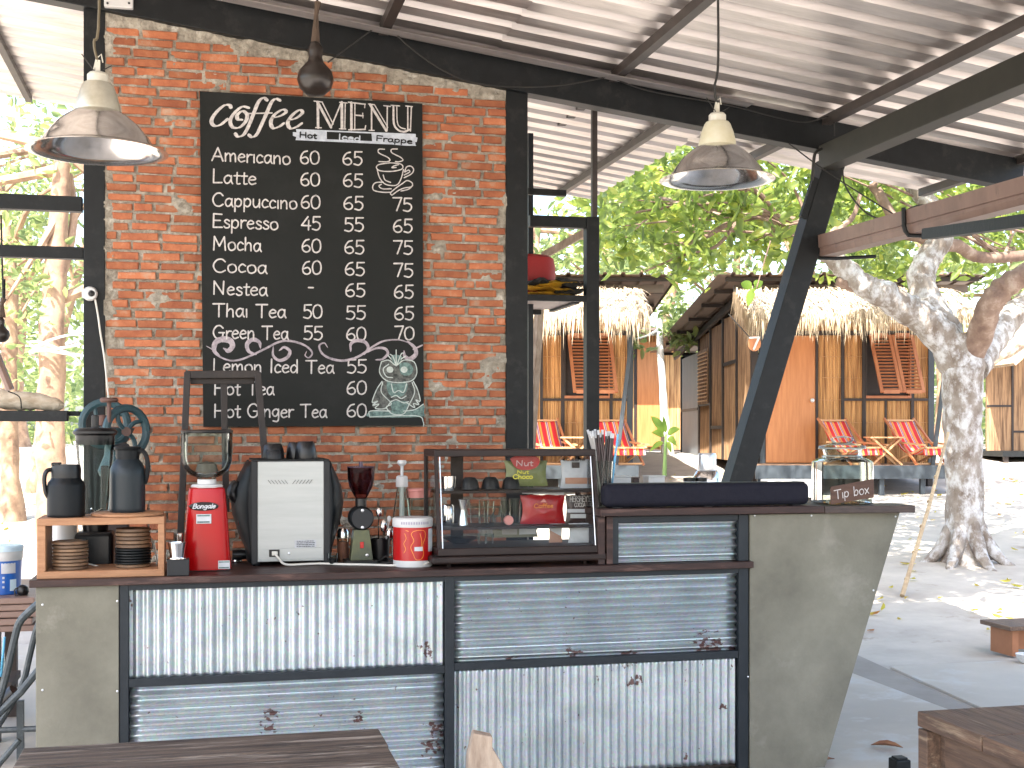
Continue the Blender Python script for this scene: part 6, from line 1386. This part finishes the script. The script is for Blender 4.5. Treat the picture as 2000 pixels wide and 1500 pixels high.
        s = Vector((w_/2, r.uniform(-.3,.3)*w_, 0))
        mb.add([a-s,a+s,b-s*.9,b+s*.9,c], [(0,1,3,2),(2,3,4)])
    for i in range(420):                                   # fringe on the left end
        y = r.uniform(18.2,19.6); z = 3.72-.39*(19.7-y); a = Vector((tx0+r.uniform(-.05,.15),y,z)); L = r.uniform(.2,.45); c = a+Vector((r.uniform(-.2,.0),r.uniform(-.15,.1),-1)).normalized()*L; s = Vector((.007,.007,0)); mb.add([a-s,a+s,c], [(0,1,2)])
    tag(mb.build('thatch_straws', thatch, h), kind='stuff')
    # deck
    zd = 1.03; dx0, dx1 = X(1475,18.8), X(1868,18.8)
    y = 18.72
    for i in range(8): MB().box((dx0,y+.004,zd-.03),(dx1,y+.152,zd+random.uniform(-.002,.002))).build('deck_plank', mat('pale deck plank',(.30,.19,.12),(.2,.12,.075),4,rough=.7,stretch=(1,9,9)), h); y += .156
    B((dx0-.02,18.66,zd-.19),(dx1+.02,18.715,zd+.005),'deck_beam',steel_lit)
    for px in (1478,1715,1795,1862): B((X(px,18.8),18.72,.4),(X(px,18.8)+.07,18.8,zd-.19),'deck_leg',steel_lit)
    for x in (X(1470),X(1640),X(1812)): B((x,20.0,.4),(x+.08,20.1,zd-.1),'hut_leg',timber)
    MB().beam((X(1822),20.0,3.5),(X(1822)-.02,20.0,1.0),.05,.05).build('brace', steel_lit, h)
    MB().beam((X(1858,19.0),18.95,3.3),(X(1822,19.0),19.0,1.03),.06,.06).build('leaning_prop', steel_lit, h)
    return h
h = make_hut(); h['label'] = 'reed walled hut with orange door and thatch awning behind the mottled tree'
h2 = copy_tree(h); h2['label'] = 'reed walled hut with striped deck chairs seen between the rack and the right bar end'
h2.location = W((1467-1000)/F*20-4.70, 20, .69)
# 7 sign on the hut corner
sg = hroot('number_sign', 'small brown disc with the number 7 on the hut corner beside the leaning post', 'sign', (1473-1000)/F*17.9, 17.9, 2.68)
MB().prism([Vector(((1473-1000)/F*17.9+.09*math.cos(a*math.tau/14), 17.88, 2.76+.11*math.sin(a*math.tau/14))) for a in range(14)], (0,.015,0)).build('disc', shutter_m, sg)
I = Ink(); text(I, '7', Vector(((1473-1000)/F*17.9-.07, 17.875, 2.68)), (1,0,0), (0,0,1), (0,-1,0), .13, .16, .03); I.build('numeral', chalk, sg)
MB().beam(((1470-1000)/F*17.9, 17.9, 2.8), ((1470-1000)/F*17.9-.1, 19.3, 3.3), .01, .01).build('hanger', wire_m, sg)
st = hroot('concrete_step', 'pale concrete step block in front of the orange door', 'step', (1535-1000)/F*18.3, 18.3, .62)
MB().box(((1492-1000)/F*18.3, 18.0, .6), ((1592-1000)/F*18.3, 18.55, .84)).build('step_block', mat('pale concrete',(.6,.6,.6),(.5,.5,.5),4,rough=.8), st, bevel=.01)
# deck chairs
def deck_chair():
    c = thing('deck_chair', 'x', 'deck chair', (0,0,0), 0, 'striped deck chairs', local=True)
    n = 10; wv = .27; P_ = [(.36,.66),(.30,.56),(.2,.40),(.08,.26),(-.08,.17),(-.24,.17),(-.40,.25)]; P_ = smoothp([(0,a,b) for a,b in P_],3); vs = []
    for p in P_:
        for i in range(5): vs.append((-wv+2*wv*i/4, p.y, p.z-.015*(1-(i/2-1)**2)))
    MB().add(vs, [(j*5+i, j*5+i+1, (j+1)*5+i+1, (j+1)*5+i) for j in range(len(P_)-1) for i in range(4)]).build('canvas', canvas, c, smooth=True, solid=.004)
    MB().prism([Vector((-wv,-.40,.25)),Vector((wv,-.40,.25)),Vector((wv,-.42,.15)),Vector((-wv,-.42,.15))],(0,.004,0)).build('canvas_flap', canvas, c)
    for s in (-1,1):
        x = s*(wv+.02); MB().beam((x,.40,.70),(x,-.30,0),.03,.03).build('frame_bar', shutter_m, c); MB().beam((x-s*.035,-.44,.27),(x-s*.035,.34,0),.03,.03).build('leg', chairwood, c); MB().beam((x,-.46,.3),(x,.2,.34),.035,.025).build('arm', chairwood, c)
    for y, z in ((.37,.67),(-.41,.26),(.30,.02),(-.28,.02)): MB().beam((-wv-.02,y,z),(wv+.02,y,z),.025,.025).build('cross_bar', chairwood, c)
    return c
c0 = deck_chair()
def putc(c, px, D, rz, lab): lx = (px-1000)/F*D; c.location = W(lx, D, 1.03); c.rotation_euler = (0,0,-YAW+rz); c['label'] = lab
putc(c0, 1662, 19.3, .55, 'red striped deck chair in front of the orange door hut, left of the little table')
putc(copy_tree(c0), 1792, 19.3, .45, 'red striped deck chair near the mottled tree, right of the little table')
putc(copy_tree(c0), 1070, 19.3, .3, 'red striped deck chair directly right of the black post above the cabinet')
putc(copy_tree(c0), 1206, 19.3, .35, 'red striped deck chair behind the straws on the left hut deck')
def side_table():
    t = thing('side_table', 'x', 'table', (0,0,0), 0, 'small deck tables', local=True)
    for i in range(4): MB().box((-.26,-.2+i*.1,.40),(.26,-.105+i*.1,.42)).build('slat', chairwood, t)
    for s in (-1,1):
        MB().beam((-.22,s*.16,.4),(.22,s*.16,0),.03,.03).build('leg', chairwood, t); MB().beam((.22,s*.12,.4),(-.22,s*.12,0),.03,.03).build('leg', chairwood, t)
    return t
t0 = side_table()
def putt(c, px, lab): D = 19.2; c.location = W((px-1000)/F*D, D, 1.03); c.rotation_euler = (0,0,-YAW); c['label'] = lab
putt(t0, 1727, 'small pale folding table between the two deck chairs of the orange door hut'); putt(copy_tree(t0), 1128, 'small pale table left of the rack upright on the left hut deck')
# right hut
D = 25.0; hx = lambda px: (px-1000)/F*D
h3 = hroot('bamboo_hut', 'reed walled hut cut by the right edge beyond the mottled tree', 'hut', hx(1926), D, .9, 'reed walled huts behind the yard')
for i in range(5):
    xa = hx(1926)+i*.52*(1 if i else 1); xb = xa+.48; zt = 2.72+.30*i
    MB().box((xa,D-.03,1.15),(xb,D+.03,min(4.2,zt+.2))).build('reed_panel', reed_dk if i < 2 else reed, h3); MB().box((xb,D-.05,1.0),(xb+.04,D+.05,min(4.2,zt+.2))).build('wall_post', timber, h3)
    MB().box((xa,D-.045,2.0-.5*(i%2)),(xb,D-.031,2.04-.5*(i%2))).build('rail', timber, h3)
MB().box((hx(1920),D-1.0,1.05),(hx(2150),D+3,1.15)).build('deck', black_steel, h3)
for px in (1925,1985,2060): MB().box((hx(px),D-.95,.5),(hx(px)+.08,D-.87,1.05)).build('deck_leg', timber, h3)
MB().beam((hx(1915),D-.6,2.75),(hx(2120),D-.6,4.6),2.2,.06).build('roof', thatch, h3)
lgp = hroot('bare_branch', 'pale bare branch leaning across in front of the right hut roof', 'branch', hx(1926)*.8, 20, .7)
MB().tube(smoothp([U(1928,716,20),U(1952,700,20),U(1975,690,20),U(2010,665,20),U(2060,640,20)],4), [.05]*9+[.06]*8, 8, jit=.3).build('limb', driftwood, lgp, smooth=True); MB().tube([U(1956,700,20),U(1944,688,20)], [.04,.02], 6).build('side_twig', driftwood, lgp)
MB().tube([U(2055,642,20), Vector((U(2055,642,20).x+.3, 20.3, .6))], .07, 8).build('support', driftwood, lgp, smooth=True)
# hut far back with an orange door, between the two huts
D = 31.0; hb = hroot('bamboo_hut', 'far hut showing only its orange door between the two nearer huts', 'hut', hx(1232)*D/25, D, 1.0, 'reed walled huts behind the yard')
X_ = lambda px: (px-1000)/F*D; Z_ = lambda py: EYE+(HOR-py)/F*D
MB().box((X_(1244),D-.05,Z_(872)),(X_(1289),D,Z_(668))).build('door', door_m, hb); MB().box((X_(1180),D,Z_(878)),(X_(1330),D+.1,Z_(655))).build('reed_wall', reed, hb); MB().box((X_(1170),D-1.2,Z_(905)),(X_(1335),D+.5,Z_(878))).build('deck', steel_lit, hb)
MB().box((X_(1238),D-.06,Z_(878)),(X_(1243),D+.0,Z_(655))).build('wall_post', timber, hb)
MB().beam((X_(1170),D-.4,Z_(650)),(X_(1345),D-.4,Z_(650)),1.6,.06).build('roof', cottage_roof, hb)
for x_ in (1180,1330): MB().box((X_(x_),D-.1,.9),(X_(x_)+.1,D+.0,Z_(905))).build('hut_leg', timber, hb)
# potted-looking young plant between the huts
def big_leaf(mb, base, tip, wd, droop, side):
    base, tip = Vector(base), Vector(tip); n = 8; ctrl = (base+tip)/2+Vector((0,0,droop)); pts = []
    for i in range(n+1):
        t = i/n; p = base*(1-t)**2+ctrl*2*t*(1-t)+tip*t*t; w_ = wd*math.sin(math.pi*min(.99,t*.93+.07))**.8 if t > .22 else wd*.06
        pts.append((p, w_))
    d = (tip-base); s = d.cross(Vector((side*.5,1,.35))).normalized()
    vs = []
    for p, w_ in pts: vs += [p-s*w_+Vector((0,w_*.3,0)), p, p+s*w_+Vector((0,w_*.3,0))]
    mb.add(vs, [(i*3+j, i*3+j+1, (i+1)*3+j+1, (i+1)*3+j) for i in range(n) for j in (0,1)])
D = 17.0; pg = U(1298,915,D); pr = hroot('young_banana_plant', 'young plant with long bright green leaves between the two huts', 'plant', pg.x, D, pg.z-.1)
mb = MB(); mb.tube([pg-Vector((0,0,.1)), U(1299,880,D), U(1301,848,D)], [.03,.02,.014], 8); mb.build('stem', mat('green stem',(.15,.25,.06),None,9,rough=.5), pr, smooth=True)
for bx_, by_, tx_, ty_, w_, dr in ((1300,850,1271,813,.055,.06),(1300,852,1330,838,.05,.06),(1300,856,1272,845,.05,.08),(1301,858,1322,872,.045,.1),(1299,865,1268,882,.04,.08),(1301,850,1294,812,.03,.0),(1301,862,1311,885,.035,.06)):
    mb = MB(); a_, b_ = U(bx_,by_,D), U(tx_,ty_,D); b_.y += random.uniform(-.2,.1); big_leaf(mb, a_, b_, w_, dr, random.uniform(-.4,.4)); mb.build('leaf', leaf_plant, pr, smooth=True)
# mound of earth and ground under it
mb = MB(); vs = []; cm_ = U(1335,930,15.5); n = 18
for j in range(n+1):
    for i in range(n+1):
        u, v = i/n*2-1, j/n*2-1; r2 = min(1, u*u+v*v); vs.append((cm_.x+u*1.0, cm_.y+v*.9, .42+(1-r2)**1.5*.42*(1+.4*noise.noise(Vector((u*3,v*3,2))))-.05))
mb.add(vs, [(j*(n+1)+i, j*(n+1)+i+1, (j+1)*(n+1)+i+1, (j+1)*(n+1)+i) for j in range(n) for i in range(n)])
me_r = hroot('earth_mound', 'x', 'mound', cm_.x, cm_.y, .4); o = mb.build('mound', mat('brown earth',(.20,.16,.12),(.13,.10,.08),5,rough=.95,bump=.6), me_r, smooth=True)
me_r['label'] = 'low mound of brown earth at the foot of the young plant'

# ================================================================ TREES
def in_crown(blobs, n, jit):
    out = []
    for _ in range(n):
        b = random.choice(blobs); d = rng.normal(size=3); d /= np.linalg.norm(d); r = b[3]*(.35+.65*random.random()**.5)
        out.append((b[0]+d[0]*r, b[1]+d[1]*r, b[2]+d[2]*r*.75))
    return out
def rosettes(cs, k, rad):
    cs = np.repeat(np.asarray(cs), k, axis=0); return cs+rng.normal(size=cs.shape)*rad
# the big mottled tree
TD = 12.8; T = lambda x, y, D=TD: PD(x, y, D)
base = T(1885,1095); base.z = gz(base.x, base.y)-.03
bt_ = thing('mottled_tree', 'large tree with white mottled grey trunk and spreading limbs at the right', 'tree', base)
tp = [base+Vector((.0,0,-.1)), base+Vector((0,0,.12)), T(1884,1040), T(1884,960), T(1882,870), T(1880,790), T(1882,720), T(1878,660,12.85)]
MB().tube(smoothp(tp,7), np.interp(np.linspace(0,1,50), [0,.06,.14,.25,.4,.6,.8,1], [.30,.255,.215,.190,.18,.185,.20,.22]).tolist(), 28, jit=.14).build('trunk', bark, bt_, smooth=True)
for a in range(7):
    an = a*.9+.2; d = Vector((math.cos(an), math.sin(an), 0)); MB().tube(smoothp([base+d*.10+Vector((0,0,.42)), base+d*.26+Vector((0,0,.14)), base+d*.44+Vector((0,0,-.01)), base+d*.62+Vector((0,0,-.08))],4), [.09,.085,.08,.07,.065,.06,.05,.045,.04,.035,.03,.025,.02], 10, jit=.25).build('root', bark, bt_, smooth=True)
def limb(name, pts, r0, r1, m, n=16, jit=.2, par=bt_):
    P_ = smoothp([T(*q) for q in pts], 6); MB().tube(P_, np.linspace(r0, r1, len(P_)).tolist(), n, jit=jit).build(name, m, par, smooth=True); return P_
limb('limb', [(1880,730),(1848,672,12.8),(1805,625,12.75),(1760,598,12.7),(1725,575,12.6),(1690,560,12.6),(1660,535,12.6),(1628,505,12.6),(1596,478,12.6)], .185, .085, bark, 20)
limb('limb', [(1700,566,12.6),(1672,556,12.6),(1650,553,12.6),(1635,548,12.6)], .10, .045, bark_red)
limb('limb', [(1868,700),(1842,640,12.9),(1812,590,13),(1800,545,13.05),(1812,505,13.1),(1835,475,13.1),(1838,440,13.2),(1800,380,13.3),(1760,330,13.4),(1700,250,13.5)], .175, .075, bark, 20)
limb('limb', [(1893,705),(1915,650,12.6),(1932,600,12.4),(1960,562,12.3),(1995,540,12.2),(2060,500,12.1)], .13, .10, bark_red, 20)
limb('limb', [(1900,720),(1935,668,13.1),(1975,620,13.3),(2010,590,13.5),(2080,540,13.5)], .16, .11, bark, 18)
limb('limb', [(1835,480,13.1),(1870,480,13.3),(1905,500,13.5),(1960,502,13.6),(2040,495,13.8)], .07, .055, bark_red)
limb('branch', [(1835,478,13.1),(1795,465,13.2),(1760,452,13.2),(1730,400,13.3),(1705,360,13.4)], .05, .055, bark_red)
limb('branch', [(1600,482,12.6),(1630,450,12.6),(1665,425,12.7),(1680,380,12.8)], .035, .02, bark_red, 8)
limb('branch', [(1598,478,12.6),(1570,440,12.5),(1520,425,12.4),(1440,430,12.2),(1360,470,12),(1280,480,11.9)], .05, .014, bark_red, 8)
limb('branch', [(1520,425,12.4),(1470,370,12.2),(1400,380,12),(1330,400,11.9),(1240,415,11.8)], .03, .01, bark_red, 8)
limb('branch', [(1440,430,12.2),(1400,480,12),(1330,500,11.9),(1260,530,11.8)], .02, .008, bark_red, 6)
blobs = []
for i in range(60):
    px = random.uniform(1160,1600); py = random.uniform(300,500); D = random.uniform(11.3,14.5); p = PD(px,py,D); blobs.append((p.x,p.y,p.z,random.uniform(.22,.42)))
for i in range(40):
    px = random.uniform(1580,2080); py = random.uniform(350,520) if px > 1640 else random.uniform(330,470); D = random.uniform(13.6,16); p = PD(px,py,D); blobs.append((p.x,p.y,p.z,random.uniform(.25,.5)))
tops = [(base.x+random.uniform(-4.5,4), base.y+random.uniform(-2.4,5), random.uniform(4.3,7.2), random.uniform(.5,.9)) for _ in range(60)]
cs = in_crown(blobs, 560, 0)
leaf_mesh('foliage', rosettes(cs, 6, .07), .15, leaf_near, parent=bt_, seed=11)
tops += [(base.x+SUN.x*s_+random.uniform(-1.6,1.6), base.y+SUN.y*s_+random.uniform(-1.2,1.4), base.z+SUN.z*s_, random.uniform(.4,.75)) for s_ in [random.uniform(5.2,7.6) for _ in range(46)]]  # unseen leaf clumps added sunward to shade the trunk and the ground
cs = in_crown(tops[:-46], 1300, 0)+in_crown(tops[-46:], 1700, 0)
leaf_mesh('upper_shade_foliage', rosettes(cs, 6, .10), .16, leaf_near, parent=bt_, seed=12)
for n_, b in enumerate(random.sample(blobs, 34)):
    s_ = random.choice([T(1600,482,12.6), T(1520,425,12.4), T(1440,430,12.2), T(1330,400,11.9)] if b[0] < T(1600,480).x else [T(1835,440,13.2), T(1760,330,13.4), T(1960,502,13.6)])
    e_ = Vector(b[:3]); MB().tube(smoothp([s_, s_.lerp(e_,.5)+Vector((random.uniform(-.15,.15),random.uniform(-.2,.2),random.uniform(0,.2))), e_],5), np.linspace(.022,.006,11).tolist(), 6).build('twig', bark_red, bt_, smooth=True)
# sprig hanging by the leaning post
D = 9.5; sp = thing('hanging_sprig', 'sprig of three bright green leaves hanging left of the leaning post', 'sprig', PD(1478,566,D))
mb = MB(); mb.tube(smoothp([PD(1505,470,D), PD(1490,520,D), PD(1478,562,D)],5), .005, 5); mb.build('stalk', bark_red, sp)
for tx_, ty_, w_ in ((1447,553,.035),(1490,550,.035),(1461,598,.032),(1483,560,.02),(1470,572,.02)):
    mb = MB(); big_leaf(mb, PD(1472,563,D), PD(tx_,ty_,D), w_, .015, .6); mb.build('leaf', leaf_plant, sp, smooth=True)
# other trees
def tree(lab, px, D, h, rt, blobs_, nros, size, m=leaf_far, lean=0, tm=bark_back, mid=None, seed=0, k=6, name='tree', spread=.12):
    b = PD(px, 840, D); b.z = gz(b.x, b.y)-.05; t = thing(name, lab, 'tree', b, group='trees around the yard')
    top = b+Vector((lean,0,h)); pts = mid or [b, b+Vector((lean*.2+random.uniform(-.1,.1),0,h*.35)), b+Vector((lean*.6+random.uniform(-.15,.15),.1,h*.7)), top]
    P_ = smoothp(pts,6); MB().tube(P_, np.interp(np.linspace(0,1,len(P_)), [0,.1,1], [rt*1.5,rt,rt*.5]).tolist(), 14, jit=.3).build('trunk', tm, t, smooth=True)
    bl = [(b.x+dx, b.y+dy, b.z+dz, r) for dx,dy,dz,r in blobs_]
    cs = in_crown(bl, nros, 0); leaf_mesh('crown', rosettes(cs, k, spread), size, m, parent=t, seed=seed)
    for q in bl[:7]:
        e_ = Vector(q[:3]); s_ = P_[int(len(P_)*random.uniform(.5,.95))]; MB().tube(smoothp([s_, s_.lerp(e_,.5)+Vector((random.uniform(-.2,.2),0,random.uniform(-.1,.3))), e_],4), np.linspace(rt*.4,rt*.1,9).tolist(), 7, jit=.2).build('limb', tm, t, smooth=True)
    return t
def blb(n, rx, ry, z0, z1, r0, r1, cx_=0): return [(cx_+random.uniform(-rx,rx), random.uniform(-ry,ry), random.uniform(z0,z1), random.uniform(r0,r1)) for _ in range(n)]
tree('tree with thick orange brown trunk seen left of the brick wall below the side shelf', 108, 14, 4.6, .17, blb(22,2.4,1.5,1.9,5,.4,.8), 330, .13, seed=21, lean=.1)
tree('pale trunked tree at the far left between the two side rails', 22, 16, 4.8, .12, blb(22,2.5,1.5,2.6,6,.4,.8), 330, .13, seed=22, lean=-.3)
tree('leaning pale tree behind the left pendant lamp', 60, 19, 6, .09, blb(22,2.6,2,1.5,6.5,.5,1), 380, .15, seed=23, lean=1.6)
back = [(-150,34,'leafy tree far off beyond the left edge of the yard'),(40,37,'distant leafy tree farthest left behind the side rails'),(1050,33,'leafy tree behind the rack and the left hut roof'),(1180,37,'leafy tree rising behind the left hut thatch'),(1310,34,'bright green tree in the gap between the two huts'),(1440,38,'leafy tree behind the sloping roof of the orange door hut'),(1560,35,'leafy tree behind the leaning post and hut roof'),(1700,38,'leafy tree behind the gutter end'),(1840,35,'leafy tree directly behind the mottled tree'),(1980,38,'leafy tree behind the right hut at the edge'),(2130,36,'leafy tree beyond the right edge of the yard')]
for i, (px, D, lab) in enumerate(back): tree(lab, px, D, 6, .2, blb(20,2.6,2,1.6,8.2,.7,1.3), 230, .27, seed=30+i, k=7, spread=.25)
tree('slender tree with almost white trunk between the two huts', 1303, 26, 4, .09, blb(8,1,1,2.3,4.2,.3,.6), 160, .2, seed=50, tm=mat('white bark',(.8,.78,.74),(.6,.58,.54),5,rough=.8))
# low brush line at the far edge of the yard
cs = []
for i in range(3200):
    px = random.choice((random.uniform(-200,170), random.uniform(1020,2100), random.uniform(1020,2100))); D = random.uniform(40,46); p = PD(px,840,D); cs.append((p.x,p.y,1.05+random.random()**1.3*3.2))
tag(leaf_mesh('distant_brush', cs, .42, leaf_far, seed=70), 'hazy green brush filling the far edge of the yard behind the huts', 'brush', kind='stuff')
# rope on the left trunk, white sheets behind
c = PD(108,690,14); rp = thing('coiled_rope', 'coil of pale rope hung round the orange brown trunk at the left', 'rope', c-Vector((0,0,.1)))
for i in range(4): MB().tube([c+Vector((.26*math.cos(a*math.tau/20), .25*math.sin(a*math.tau/20), .03*i-.1*math.cos(a*math.tau/20+i)-.06*math.sin(a*math.tau/20))) for a in range(21)], .013, 6, cap=False).build('loop', cable_w, rp, smooth=True)
